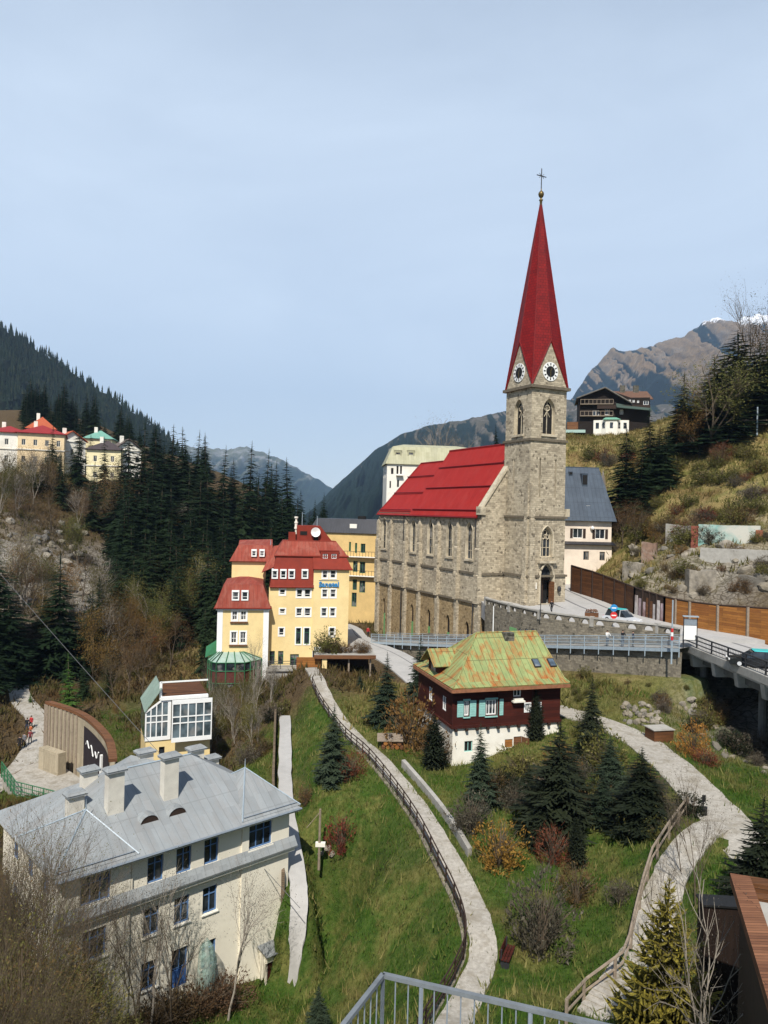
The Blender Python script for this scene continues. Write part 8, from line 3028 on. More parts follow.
def conifer_mesh(seed, h, rad, levels, per, twigs, droop=.32, mat=None, low=.04, tw=.085, up=0.0, power=.9, dense=1.0):
 rs = random.Random(seed)
 v, f = [], []
 for i in range(levels):
  q = i / (levels - 1)
  z = h * (low + (.985 - low) * q ** .93)
  rr = rad * (1 - (z / h - low) / (1 - low)) ** power * rs.uniform(.8, 1.16) + .03 * h * (1 - q) * .2 + .01 * h
  n = max(4, int(per * (1 - q * .55)))
  a0 = rs.uniform(0, 6.28)
  for k in range(n):
   if rs.random() > dense:
    continue
   a = a0 + 6.283 * k / n + rs.uniform(-.3, .3)
   ln = rr * rs.uniform(.68, 1.18)
   d = Vector((math.cos(a), math.sin(a), 0))
   s = Vector((-d.y, d.x, 0))
   zb = z + rs.uniform(-.5, .5) * h / levels
   dr = droop * (1 - q * .7) * rs.uniform(.7, 1.3)
   def P(t):
    return d * (ln * t) + Vector((0, 0, zb + ln * (up * t - dr * t ** 1.4 + .16 * max(0, t - .6))))
   m = max(2, int(twigs * (.45 + .55 * ln / rad)))
   for j in range(m):
    t0 = (j + .35) / m
    p = P(t0)
    w = ln * (.42 - .24 * t0) * rs.uniform(.7, 1.25)
    for sg in (-1, 1):
     tip = p + s * (sg * w) + d * (w * .75) + Vector((0, 0, -w * rs.uniform(.1, .5)))
     b = len(v)
     th = max(.03, w * .34)
     mid = p.lerp(tip, .5)
     v += [p - d * th * .3, mid + Vector((0, 0, th * .35)) - d * th * .5, tip, mid - Vector((0, 0, th * .35)) + d * th * .5]
     f.append((b, b + 1, b + 2, b + 3))
   b = len(v)
   tp = P(1.08)
   th = ln * .07
   v += [P(.1) + s * th, P(.1) - s * th, P(.6) - s * th * 1.5, tp, P(.6) + s * th * 1.5]
   f.append((b, b + 1, b + 2, b + 3, b + 4))
 # leader
 b = len(v)
 v += [Vector((.006 * h, 0, h * .9)), Vector((-.003 * h, .005 * h, h * .9)), Vector((-.003 * h, -.005 * h, h * .9)), Vector((0, 0, h * 1.02))]
 f += [(b, b + 1, b + 3), (b + 1, b + 2, b + 3), (b + 2, b, b + 3)]
 me = bpy.data.meshes.new('crown')
 me.from_pydata([tuple(x) for x in v], [], f)
 me.materials.append(mat)
 return me
def trunk_mesh(h, r, mat, bend=0.0):
 mb = MB()
 mb.tube([(0, 0, -.6), (bend * .3, 0, h * .4), (bend, 0, h * .93)], [r, r * .7, r * .12], 7)
 me = bpy.data.meshes.new('trunk')
 me.from_pydata(mb.v, [], mb.f)
 me.materials.append(mat)
 return me
def leafy_mesh(seed, h, spread, trunk_h, order, leaf_mat, leaf_n, leaf_s, bark, stems=1, droop=0.0, r0=None, twig=True, upw=.55, lspread=.5):
 """trunk and limbs by repeated forking (trunk mesh), leaves and fine twigs (crown mesh)"""
 rs = random.Random(seed)
 tb = MB()
 lv, lf = [], []
 tips = []
 r0 = r0 or h * .018
 def grow(p, d, ln, r, o):
  n = 3
  pts = [p]
  for i in range(n):
   d = (d + Vector((rs.uniform(-.22, .22), rs.uniform(-.22, .22), rs.uniform(-.05, .16) * upw - droop * .1))).normalized()
   pts.append(pts[-1] + d * ln / n)
  sides = 6 if o == 0 else (4 if o < 3 else 3)
  tb.tube(pts, [r, r * .85, r * .7, r * .55], sides)
  if o >= order:
   tips.append((pts[-1], d, ln))
   tips.append((pts[1], d, ln))
   return
  for q in range(rs.choice((2, 3, 3))):
   a = rs.uniform(.35, .95) * spread
   ph = rs.uniform(0, 6.28)
   ax = d.orthogonal().normalized()
   ax.rotate(Matrix.Rotation(ph, 3, d))
   nd = d.copy()
   nd.rotate(Matrix.Rotation(a, 3, ax))
   st = pts[rs.choice((1, 2, 3, 3))]
   grow(st, nd, ln * rs.uniform(.6, .88), r * .56, o + 1)
  if o < order - 1:
   grow(pts[-1], d, ln * .8, r * .6, o + 1)
 for s in range(stems):
  a = rs.uniform(0, 6.28)
  tilt = 0 if stems == 1 else rs.uniform(.05, .5)
  d = Vector((math.cos(a) * tilt, math.sin(a) * tilt, 1)).normalized()
  st = Vector((math.cos(a) * .03 * h, math.sin(a) * .03 * h, -.3)) if stems > 1 else Vector((0, 0, -.5))
  grow(st, d, trunk_h * (1 if stems == 1 else rs.uniform(.6, 1.1)), r0 if stems == 1 else r0 * .6, 0)
 zmax = max(t[0].z for t in tips)
 for k in range(leaf_n):
  p, d, ln = rs.choice(tips)
  o = Vector((rs.gauss(0, 1), rs.gauss(0, 1), rs.gauss(0, .8))) * (ln * lspread)
  c = p + d * ln * rs.uniform(-.3, .8) + o
  a = Vector((rs.gauss(0, 1), rs.gauss(0, 1), rs.gauss(0, 1))).normalized()
  b_ = a.orthogonal().normalized()
  s = leaf_s * rs.uniform(.5, 1.4)
  b = len(lv)
  if twig and rs.random() < .35:
   e = (d + Vector((rs.gauss(0, .6), rs.gauss(0, .6), rs.gauss(0, .4)))).normalized() * s * 4.5
   lv += [c, c + b_ * s * .12, c + e]
   lf.append((b, b + 1, b + 2))
  else:
   lv += [c - a * s * .5, c + b_ * s * .3, c + a * s * .6, c - b_ * s * .3]
   lf.append((b, b + 1, b + 2, b + 3))
 k = h / max(zmax, .1)
 m1 = bpy.data.meshes.new('trunk')
 m1.from_pydata([(x * k, y * k, z * k) for x, y, z in tb.v], [], tb.f)
 m1.materials.append(bark)
 m2 = None
 if lv:
  m2 = bpy.data.meshes.new('crown')
  m2.from_pydata([(x * k, y * k, z * k) for x, y, z in lv], [], lf)
  m2.materials.append(leaf_mat)
 return m1, m2
def bush_mesh(seed, h, w, n_stem, leaf_mat, leaf_n, leaf_s, bark, arch=.6, fill=.75, sr=1.0):
 rs = random.Random(seed)
 tb = MB()
 v, f = [], []
 for k in range(n_stem):
  a = rs.uniform(0, 6.28)
  t = rs.random() ** .6
  e = Vector((math.cos(a) * w * .5 * t, math.sin(a) * w * .5 * t, h * rs.uniform(.65, 1.0) * (1 - .45 * t ** 2)))
  m = Vector((e.x * (.45 if arch else .5), e.y * .45, e.z * .62))
  tb.tube([(e.x * .06, e.y * .06, -.25), m, e, e + Vector((e.x * .12, e.y * .12, h * .05))], [.028 * sr, .02 * sr, .012 * sr, .004 * sr], 3)
 for k in range(leaf_n):
  a = rs.uniform(0, 6.28)
  u = rs.random()
  t = rs.random() ** .45
  z = h * (1 - (1 - u) ** 1.3) * rs.uniform(.3, 1.0)
  lim = max(.1, math.sqrt(max(0, 1 - (abs(z / h - .42) / .62) ** 2)))
  c = Vector((math.cos(a) * w * .5 * t * lim, math.sin(a) * w * .5 * t * lim, max(.03, z)))
  c += c.normalized() * (mn.noise(c * (2.2 / max(h, .5)) + Vector((seed, 0, 0))) * .42 + mn.noise(c * (5.5 / max(h, .5)) + Vector((seed, 3, 0))) * .25) * h
  c.z = max(.03, c.z)
  if mn.noise(c * (3.4 / max(h, .5)) + Vector((0, seed, 5))) < -.16:
   continue
  o = Vector((c.x * .8, c.y * .8, h * .5)).normalized() + Vector((rs.gauss(0, .5), rs.gauss(0, .5), rs.gauss(0, .5)))
  o.normalize()
  b_ = o.orthogonal().normalized()
  b_.rotate(Matrix.Rotation(rs.uniform(0, 6.28), 3, o))
  s = leaf_s * rs.uniform(.5, 1.5)
  b = len(v)
  if rs.random() < fill:
   v += [c - o * s * .6, c + b_ * s * .34, c + o * s * .8, c - b_ * s * .34]
   f.append((b, b + 1, b + 2, b + 3))
  else:
   v += [c, c + b_ * s * .14, c + o * s * 3.2]
   f.append((b, b + 1, b + 2))
 m1 = bpy.data.meshes.new('stems')
 m1.from_pydata(tb.v, [], tb.f)
 m1.materials.append(bark)
 m2 = bpy.data.meshes.new('foliage')
 m2.from_pydata([tuple(x) for x in v], [], f)
 m2.materials.append(leaf_mat)
 return m1, m2
def plant(name, label, cat, group, p, meshes, scale=1.0, sz=None, rot=None, names=('trunk', 'crown')):
 root = T(name, label, cat, p, group)
 root.rotation_euler = (rnd(-.045, .045), rnd(-.045, .045), rnd(0, 6.28) if rot is None else rot)
 root.scale = (scale, scale, sz or scale)
 for nm, me in zip(names, meshes):
  if me is None:
   continue
  o = bpy.data.objects.new(nm, me)
  COL.objects.link(o)
  o.parent = root
 return root
random.seed(21)
# prototypes (height in metres is the first number)
SPF = []
for s in range(5):
 SPF.append((24.0, (trunk_mesh(24, .32, M['bark']), conifer_mesh(100 + s, 24, 4.1 + .5 * (s % 3), 28, 12, 5, .40, L['spruce'], low=.05 + .03 * (s % 2), power=.72 + .1 * (s % 2)))))
SPN = []
for s in range(4):
 SPN.append((9.0, (trunk_mesh(9, .15, M['bark']), conifer_mesh(200 + s, 9, 2.25 + .25 * (s % 2), 28, 14, 6, .25, L['spruce_near'] if s < 3 else L['yew'], low=.03))))
SPL = (8.0, (trunk_mesh(8, .13, M['bark']), conifer_mesh(300, 8, 1.5, 22, 11, 5, .2, L['spruce_light'])))
YEW = [(6.0, (trunk_mesh(6, .14, M['bark']), conifer_mesh(310 + s, 6, 2.0, 26, 16, 6, .1, L['yew'], up=.35, power=.5, low=.0))) for s in range(2)]
GOLD = (8.0, (trunk_mesh(8, .13, M['bark']), conifer_mesh(320, 8, 1.75, 34, 17, 8, -.1, L['gold'], up=.5, power=.75, low=.0, dense=.8)))
DEC = {}
for s, (k, mat, hh_, ln, ls) in enumerate((('olive', 'olive', 14, 5200, .20), ('rust', 'rust', 14, 6500, .22), ('brown', 'brown', 13, 4500, .17), ('grey', 'grey', 13, 3000, .13), ('moss', 'moss', 13, 5500, .22))):
 DEC[k] = [(hh_, leafy_mesh(400 + s * 7 + j, hh_, .8, 4.2, 4, L[mat], ln, ls, M['bark_pale'] if k in ('grey', 'olive') else M['bark'], upw=.7)) for j in range(2)]
BARE = [(12, leafy_mesh(460 + j, 12, .7, 3.8, 4, L['grey'], 2200, .09, M['bark_pale'] if j else M['bark'], upw=.9, r0=.13)) for j in range(2)]
BSH = {}
for s, (k, mat, n, ls) in enumerate((('orange', 'orange', 2600, .12), ('red', 'red', 2400, .12), ('grey', 'grey', 4200, .12), ('moss', 'moss', 3000, .14), ('brown', 'brown', 2600, .12), ('yew', 'yew', 3600, .14), ('rust', 'rust', 2600, .13))):
 BSH[k] = [(2.4, bush_mesh(500 + s * 5 + j, 2.4, 2.8, 46, L[mat], n, ls, M['bark'], fill=.45 if k in ('grey', 'brown', 'red') else .75)) for j in range(2)]
def put_tree(proto, name, label, cat, group, p, height, widthk=1.0, names=('trunk', 'crown')):
 h0, me = proto
 s = height / h0
 return plant(name, label, cat, group, p, me, s * widthk, s, names=names)
def hgt(px, py_top, p):
 """height of something standing at p whose top is seen at py_top"""
 return at(px, py_top, p.y).z - p.z
def tree_px(proto, name, label, cat, group, px, pb, pt, Y=None, wk=1.0, y0=25, names=('trunk', 'crown')):
 if Y is None:
  p = gh(px, pb, y0)
 else:
  q = at(px, 512, Y)
  p = Vector((q.x, Y, H(q.x, Y)))
 return put_tree(proto, name, label, cat, group, p, max(.5, hgt(px, pt, p)), wk, names)
BN = ('stems', 'foliage')
# ---- single trees and shrubs one can point at in the meadow
tree_px(SPN[0], 'spruce', 'blue green spruce between the straight walkway and the footpath bend', 'spruce', None, 332, 781, 703, wk=1.15)
tree_px(SPN[1], 'spruce', 'tall slim spruce below the carport, right of the footpath', 'spruce', None, 386, 726, 652, wk=1.05)
tree_px(SPN[2], 'spruce', 'small dark spruce left of the tall slim one by the carport', 'spruce', None, 364, 705, 672, Y=86, wk=1.3)
tree_px(SPN[0], 'spruce', 'spruce behind the left corner of the rusty roofed house', 'spruce', None, 423, 700, 634, Y=82, wk=.95)
tree_px(SPN[2], 'spruce', 'spruce right in front of the white base of the rusty roofed house', 'spruce', None, 488, 832, 723, Y=57, wk=1.0)
tree_px(YEW[0], 'yew', 'broad dark yew at the left corner of the rusty roofed house', 'yew', None, 441, 796, 716, Y=65.5, wk=.78)
tree_px(SPN[3], 'spruce', 'slender dark spruce beside the wide path, right of the rusty roof', 'spruce', None, 597, 765, 674, Y=64, wk=.85)
tree_px(SPN[3], 'spruce', 'large spreading spruce in the middle of the meadow', 'spruce', None, 562, 870, 720, Y=53, wk=1.45)
tree_px(SPN[2], 'spruce', 'spruce beside the wide path, just left of the largest dark one', 'spruce', None, 618, 810, 733, Y=58, wk=1.5)
tree_px(SPN[3], 'spruce', 'bulky dark spruce left of the black waste bin', 'spruce', None, 649, 858, 748, Y=50, wk=1.75)
tree_px(SPN[1], 'spruce', 'dark spruce between the two largest ones of the meadow', 'spruce', None, 612, 850, 770, Y=53, wk=1.5)
for px, pt, Y, wk, lb in ((535, 762, 57, 1.4, 'dark spruce left behind the large spreading one'), (580, 745, 57, 1.4, 'spruce right behind the large spreading one'), (632, 765, 53, 1.5, 'dark spruce squeezed against the bulky one by the bin'), (547, 790, 51.5, 1.2, 'small spruce in front of the large spreading one'), (668, 782, 49.5, 1.3, 'small dark spruce at the right foot of the bulky one'), (506, 770, 59, 1.2, 'small spruce right of the spruce before the white base')):
 tree_px(SPN[random.choice((0, 2, 3))], 'spruce', lb, 'spruce', None, px, 0, pt, Y=Y, wk=wk)
tree_px(YEW[1], 'yew', 'dark egg shaped yew below the spreading spruce', 'yew', None, 586, 888, 818, Y=48.5, wk=.68)
tree_px(SPN[3], 'spruce', 'black green spruce cut by the right edge above the shed', 'spruce', None, 767, 872, 796, Y=38, wk=1.3)
tree_px(SPN[0], 'spruce', 'small spruce top at the bottom edge left of the terrace railing', 'spruce', None, 330, 1040, 986, Y=41, wk=1.3)
tree_px(SPN[1], 'spruce', 'small spruce in front of the stone wall right of the rusty roof', 'spruce', None, 553, 720, 690, Y=73, wk=1.2)
tree_px(YEW[0], 'shrub', 'dark evergreen shrub at the right corner of the rusty roofed house', 'shrub', None, 541, 735, 690, Y=69, wk=.6)
tree_px(GOLD, 'golden_cypress', 'golden yellow cypress beside the wooden steps', 'cypress', None, 676, 1060, 872, Y=29, wk=1.1)
for k, px, pb, pt, wk, lb in (('orange', 499, 868, 822, .95, 'orange flowering shrub beside the footpath below the spruces'), ('red', 553, 864, 826, .9, 'red brown shrub left of the egg shaped yew'), ('red', 351, 780, 748, .8, 'red brown shrub at the foot of the blue green spruce'),
       ('grey', 540, 952, 876, .72, 'large bare grey shrub above the bench'), ('brown', 576, 905, 862, .9, 'bare brown shrub between the grey shrub and the yew'), ('rust', 412, 748, 690, .8, 'tall rust brown shrub left of the rusty roofed house'),
       ('brown', 436, 765, 728, .8, 'low brown shrub in front of the rust coloured one'), ('red', 341, 856, 812, .7, 'red twiggy shrub beside the weathered lamp post'), ('brown', 306, 806, 784, .9, 'small dark brown shrub near the straight walkway'),
       ('orange', 693, 757, 724, .8, 'round orange brown shrub above the wide path'), ('red', 706, 765, 748, 1.5, 'low red shrub below the round orange one'), ('yew', 688, 815, 792, 1.2, 'clipped dark shrub beside the waste bin'),
       ('moss', 605, 770, 735, 1.1, 'mossy shrub behind the slender dark spruce'), ('rust', 452, 700, 672, 1.0, 'rust shrub behind the left wall of the rusty roofed house'), ('moss', 522, 780, 748, 1.1, 'green yellow shrub right of the door of the rusty roofed house'),
       ('rust', 560, 775, 742, 1.0, 'rust coloured shrub right of the rusty roofed house'), ('grey', 470, 835, 795, .9, 'bare grey shrub left of the spruce before the white base'), ('moss', 590, 735, 712, 1.2, 'mossy shrub at the edge of the wide path near the slender spruce'),
       ('brown', 640, 790, 762, 1.0, 'brown shrub between the wide path and the bulky dark spruce'), ('grey', 620, 905, 880, 1.0, 'low grey shrub at the edge of the branch path')):
 tree_px(random.choice(BSH[k]), 'shrub', lb, 'shrub', None, px, pb, pt, wk=wk, names=BN)
# sheltering thicket of shrubs around the big spruces
for k in range(34):
 px, pb = rnd(470, 665), rnd(780, 840)
 tree_px(random.choice(BSH[random.choice(('moss', 'brown', 'grey', 'yew'))]), 'shrub', 'low shrub in the thicket around the meadow spruces', 'shrub', 'thicket around the meadow spruces', px, pb, pb - rnd(16, 30), names=BN)
# stone bank plants below the bridge and beside the walkway wall
for k in range(16):
 px = rnd(660, 768)
 pb = 700 + (px - 660) * .62 + rnd(-18, 14)
 tree_px(random.choice(BSH[random.choice(('moss', 'brown', 'grey', 'yew'))]), 'shrub', 'scrubby bush on the stone bank below the bridge', 'shrub', 'bushes on the bank below the bridge', px, pb, pb - rnd(12, 26), names=BN, y0=45)
for k in range(12):
 px, pb = rnd(570, 690), rnd(678, 702)
 tree_px(random.choice(BSH[random.choice(('moss', 'moss', 'brown'))]), 'shrub', 'small dry bush on the grass below the walkway wall', 'shrub', 'small bushes below the walkway wall', px, pb, pb - rnd(5, 12), names=BN, y0=50)
# plants on the carport roof
for k, (px, h_) in enumerate(((327, 22), (333, 14), (341, 12), (350, 10), (360, 13), (366, 11))):
 x, z = CPF.hit(px, 652, 1.5)
 p = CPF.p(x, 1.5, zc1)
 put_tree(random.choice(BSH['brown' if k else 'moss']), 'potted_shrub', 'brown shrub in a pot on the flat carport roof' if k else 'tallest wind bent shrub on the flat carport roof', 'shrub', 'shrubs on the carport roof' if k else None, p, h_ * .125, 1.1, BN)
# ---- saplings in front
for k, (px, pt, Y, lb) in enumerate(((152, 880, 44, 'thin bare sapling before the cream house, leftmost of its row'), (163, 866, 44.5, 'second thin bare sapling before the cream house'), (182, 885, 45, 'bare sapling before the lower windows of the cream house'), (240, 862, 47, 'branching bare sapling before the blank right part of the cream house'))):
 tree_px(BARE[k % 2], 'sapling', lb, 'sapling', None, px, 1000, pt, Y=Y, wk=.75)
for px, pt, Y, lb in ((690, 782, 43, 'slim bare sapling on the fork of the wide path'), (706, 770, 40, 'taller bare sapling between the path fork and the shed'), (664, 850, 36, 'thin bare sapling left of the golden cypress')):
 tree_px(BARE[0], 'sapling', lb, 'sapling', None, px, 900, pt, Y=Y, wk=.6)
tree_px(BARE[1], 'sapling', 'pale grey sapling standing before the dark brown hut', 'sapling', None, 722, 1060, 845, Y=25.5, wk=.75)
# hedge at the foot of the cream house
hm1, hm2 = bush_mesh(77, 1.7, 2.6, 60, leafm('brown_hedge_leaves', (.05, .03, .016), (.12, .075, .035), None, 2, .1), 3200, .1, M['bark'], fill=.6)
for k in range(5):
 x = CR.hit(142 + 18 * k, 990)[0]
 p = CR.p(x, -2.0, 0)
 p.z = H(p.x, p.y)
 plant('hedge_bush', 'brown leafless hedge bush at the foot of the cream house', 'hedge', 'hedge at the foot of the cream house', p, (hm1, hm2), 1.1, 1.25, names=BN)
# ---- thicket at the lower left, close to the camera
TH = [(12, leafy_mesh(600 + j, 12, .62, 4.0, 5, L['olive'] if j < 2 else L['rust'], 9000, .065, M['bark'], stems=4, upw=.9, r0=.13, lspread=.42)) for j in range(3)]
for k, (px, pt, Y) in enumerate(((20, 842, 33), (48, 812, 34.5), (85, 872, 33), (5, 800, 36), (104, 915, 34), (62, 905, 30), (30, 915, 28), (-15, 860, 31), (85, 970, 30), (118, 965, 34), (10, 790, 37), (-8, 805, 35), (10, 955, 26.5), (70, 965, 27))):
 tree_px(TH[k % 3], 'budding_tree', 'budding multi stemmed tree in the thicket at the lower left corner', 'tree', 'thicket at the lower left corner', px, 1040, pt, Y=Y, wk=.85)
FINE = [(2.4, bush_mesh(700 + j, 2.4, 3.0, 90, L['brown'] if j else L['moss'], 15000, .028, M['bark'], fill=.5, sr=.3)) for j in range(2)]
for k in range(18):
 px, Y = rnd(-10, 80), rnd(27, 35)
 tree_px(random.choice(FINE), 'shrub', 'dark brown shrub under the thicket at the lower left corner', 'shrub', 'undershrubs at the lower left corner', px, 1040, 1024 - rnd(10, 80), Y=Y, names=BN)
# ---- the wooded slope on the left
GS = 'spruces on the left slope'
sky_ = [(128, 426, 188), (143, 424, 196), (155, 429, 192), (170, 428, 205), (183, 431, 200), (195, 434, 206), (207, 437, 196), (221, 449, 204), (235, 462, 210), (248, 445, 200), (264, 453, 206), (275, 465, 214), (289, 462, 206), (302, 493, 214), (314, 503, 220), (321, 509, 226),
  (268, 480, 190), (255, 478, 184), (240, 480, 180), (226, 478, 176), (211, 470, 176), (199, 472, 170), (186, 470, 174), (150, 460, 176), (136, 452, 172), (128, 470, 164), (144, 480, 160), (160, 478, 164), (172, 482, 168), (296, 500, 196), (284, 492, 188), (310, 512, 208), (120, 450, 178)]
for px, pt, Y in sky_:
 tree_px(random.choice(SPF), 'spruce', 'dark spruce in the forest on the left slope behind the red roofs', 'spruce', GS, px, 0, pt - 4, Y=Y, wk=rnd(1.0, 1.3))
for k in range(95):
 px = rnd(22, 330) if k % 2 else rnd(20, 135)
 Y = rnd(228, 325)
 b = at(px, 512, Y)
 put_tree(random.choice(SPF), 'spruce', 'dark spruce in the forest on the left slope behind the red roofs' if px > 130 else 'dark spruce on the rise behind the old hotels', 'spruce', GS if px > 130 else 'spruces behind the old hotels', Vector((b.x, Y, H(b.x, Y))), rnd(11, 19), rnd(1.0, 1.3))
for k in range(105):
 px, Y = rnd(118, 318), rnd(138, 190)
 b = at(px, 512, Y)
 z = H(b.x, Y)
 if z > 6 or (px > 205 and Y < 140) or (px > 250 and Y < 165):
  continue
 put_tree(random.choice(SPF), 'spruce', 'dark spruce in the forest on the left slope behind the red roofs', 'spruce', GS, Vector((b.x, Y, z)), rnd(12, 22), rnd(1.0, 1.3))
for px, pt, Y, wk, lb in ((76, 418, 196, .9, 'dark spruce standing alone in front of the pale yellow villa'), (50, 424, 190, 1.0, 'tall olive spruce between the peach hotel and the white gabled house'), (104, 436, 192, .8, 'slim spruce right of the pale yellow villa'),
      (2, 540, 112, 1.7, 'very dark tall spruce at the left edge above the forest road'), (62, 552, 116, 1.45, 'tall dark spruce in front of the cliff'), (48, 588, 122, 1.3, 'dark spruce behind the tall one before the cliff'), (92, 588, 118, 1.4, 'dark spruce right of the tall one before the cliff'),
      (12, 590, 108, 1.6, 'dark spruce filling the left edge above the forest road'), (-8, 610, 98, 1.5, 'low dark spruce at the very left edge beside the road'), (120, 560, 132, 1.3, 'dark spruce right of the cliff'), (104, 575, 128, 1.2, 'dark spruce at the right foot of the cliff'), (88, 660, 103, 1.3, 'small dark spruce right of the bright green one'), (110, 650, 108, 1.1, 'dark spruce in the hollow behind the curved wall'), (-14, 570, 105, 1.6, 'dark spruce half cut by the left edge'), (208, 600, 122, .8, 'slim dark spruce left of the hotel wall'), (185, 672, 104, 1.2, 'small round spruce behind the glass conservatory')):
 tree_px(random.choice(SPF), 'spruce', lb, 'spruce', None, px, 0, pt, Y=Y, wk=wk)
tree_px(SPL, 'spruce', 'bright yellow green young spruce behind the curved timber wall', 'spruce', None, 75, 0, 651, Y=92, wk=1.0)
tree_px(SPL, 'spruce', 'small bright green young spruce beside the forest road', 'spruce', None, 35, 0, 690, Y=99, wk=1.2)
kinds = ['olive', 'rust', 'brown', 'grey', 'moss']
for k, (px, pt, Y, kd, lb) in enumerate(((112, 590, 122, 'rust', 'rust brown larch in front of the dark forest'), (128, 600, 126, 'rust', 'second rust brown larch right of the first'), (97, 610, 116, 'rust', 'rust larch beside the dark spruces of the cliff'), (140, 575, 134, 'olive', 'pale budding tree with bare stems above the clearing'),
        (150, 590, 132, 'olive', 'olive budding tree above the red car'), (172, 580, 140, 'moss', 'mossy green budding tree on the sunny slope'), (186, 570, 144, 'moss', 'tall mossy budding tree left of the red roofs'), (200, 555, 148, 'olive', 'bare olive tree beside the red wing roof'), (165, 600, 132, 'moss', 'mossy bushy tree above the conservatory'),
        (132, 640, 112, 'brown', 'dark brown tree below the clearing'), (147, 645, 110, 'brown', 'brown tree leaning below the red car'), (118, 655, 106, 'brown', 'brown tree above the curved wall'), (105, 680, 100, 'moss', 'mossy tree behind the curved wall banner'), (125, 700, 92, 'rust', 'rust brown tree between curved wall and conservatory'),
        (38, 600, 128, 'rust', 'rust brown tree below the cliff by the forest road'), (30, 640, 124, 'brown', 'brown tree above the forest road end'), (8, 430, 250, 'brown', 'brown tree on the meadow above the peach hotel'))):
 tree_px(random.choice(DEC[kd]), 'broadleaf_tree', lb, 'tree', None, px, 0, pt, Y=Y, wk=rnd(.7, .9))
for k in range(70):
 px, Y = rnd(-10, 215), rnd(112, 200)
 b = at(px, 512, Y)
 z = H(b.x, Y)
 u, v = b.x / Y * FPX + 384, 512 - z / Y * FPX
 if (v < 500 and px < 120 and Y < 150) or (rockw(np.array([b.x]), np.array([Y]))[0] > .8 and random.random() < .75):
  continue
 if 105 < px < 165 and 128 < Y < 150:
  continue
 kd = random.choice(('olive', 'rust', 'brown', 'grey', 'grey', 'moss'))
 put_tree(random.choice(DEC[kd]), 'broadleaf_tree', 'bare or budding tree in the mixed wood on the left slope', 'tree', 'bare trees of the left slope wood', Vector((b.x, Y, z)), rnd(7, 13), rnd(.75, 1.0))
for k in range(22):
 px = rnd(-5, 130)
 Y = rnd(176, 196)
 b = at(px, 512, Y)
 z = H(b.x, Y)
 kd = random.random()
 p = Vector((b.x, Y, z))
 h_ = min(hgt(px, rnd(446, 470), p), 17)
 if h_ > 3:
  if kd < .5:
   put_tree(random.choice(SPF), 'spruce', 'spruce standing below the old hotels on the left slope', 'spruce', 'spruces below the old hotels', p, h_, rnd(.9, 1.2))
  else:
   put_tree(random.choice(DEC[random.choice(('moss', 'olive', 'brown'))]), 'broadleaf_tree', 'budding tree standing below the old hotels on the left slope', 'tree', 'budding trees below the old hotels', p, h_, rnd(.8, 1))
# around the foot of the hotel
for k in range(26):
 px, pb = rnd(205, 282), rnd(692, 765)
 if px > 268 and pb > 720:
  continue
 tree_px(random.choice(DEC['grey'] + DEC['olive'] + BARE), 'sapling', 'bare thin stemmed tree in the thicket below the hotel veranda', 'sapling', 'thicket below the hotel veranda', px, pb, pb - rnd(32, 66), wk=rnd(.5, .7), y0=60)
for k in range(18):
 px, pb = rnd(198, 285), rnd(705, 770)
 if px > 268 and pb > 725:
  continue
 tree_px(random.choice(BSH[random.choice(('moss', 'brown', 'grey', 'yew'))]), 'shrub', 'undershrub in the thicket below the hotel veranda', 'shrub', 'undershrubs below the hotel veranda', px, pb, pb - rnd(10, 22), names=BN, y0=60)
# ---- right slope
for px, pt, Y, wk, lb in ((625, 426, 134, 1.35, 'dark spruce at the left of the group behind the slate roof'), (650, 408, 138, 1.3, 'dark spruce in the middle of the group behind the slate roof'), (682, 372, 142, 1.5, 'tallest dark spruce of the group behind the slate roof'), (640, 440, 130, 1.3, 'dark spruce low in front of the group behind the slate roof'), (664, 425, 134, 1.5, 'dark spruce filling the group behind the slate roof'),
      (738, 330, 146, 2.3, 'huge black spruce at the right edge above the slope path'), (754, 342, 144, 2.2, 'black spruce right of the huge one'), (722, 366, 148, 2.2, 'black spruce left of the huge one'), (745, 372, 141, 2.4, 'low wide black spruce behind the path railing'), (728, 392, 142, 2.4, 'second low wide black spruce behind the path railing'), (768, 338, 146, 2.2, 'black spruce cut by the right edge high on the slope'), (495, 424, 215, .8, 'single dark spruce between church tower and mountain')):
 tree_px(random.choice(SPF), 'spruce', lb, 'spruce', None, px, 0, pt, Y=Y, wk=wk)
for px, pt, Y, kd, wk, lb in ((711, 355, 137, 'moss', 1.05, 'olive budding tree with rounded crown above the slope path'), (698, 392, 138, 'rust', .7, 'brown tree between the tallest spruce and the olive tree'), (758, 298, 156, 'brown', .8, 'brown budding tree at the right edge above the black spruces'), (448, 420, 225, 'grey', .8, 'bare grey tree behind the church roof ridge'), (462, 432, 225, 'grey', .7, 'smaller bare tree behind the church roof ridge')):
 tree_px(random.choice(DEC[kd]), 'broadleaf_tree', lb, 'tree', None, px, 0, pt, Y=Y, wk=wk)
for k in range(15):
 px = rnd(655, 780)
 lo_ = 352 if px > 705 else 400
 tree_px(random.choice(SPF), 'spruce', 'dark spruce in the stand along the upper edge of the right slope', 'spruce', 'spruce stand on the upper right slope', px, 0, rnd(lo_, lo_ + 38), Y=rnd(139, 164), wk=rnd(1.5, 2.1))
tree_px(BARE[0], 'broadleaf_tree', 'tall bare tree rising above the black spruces at the right edge', 'tree', None, 752, 0, 284, Y=158, wk=.7)
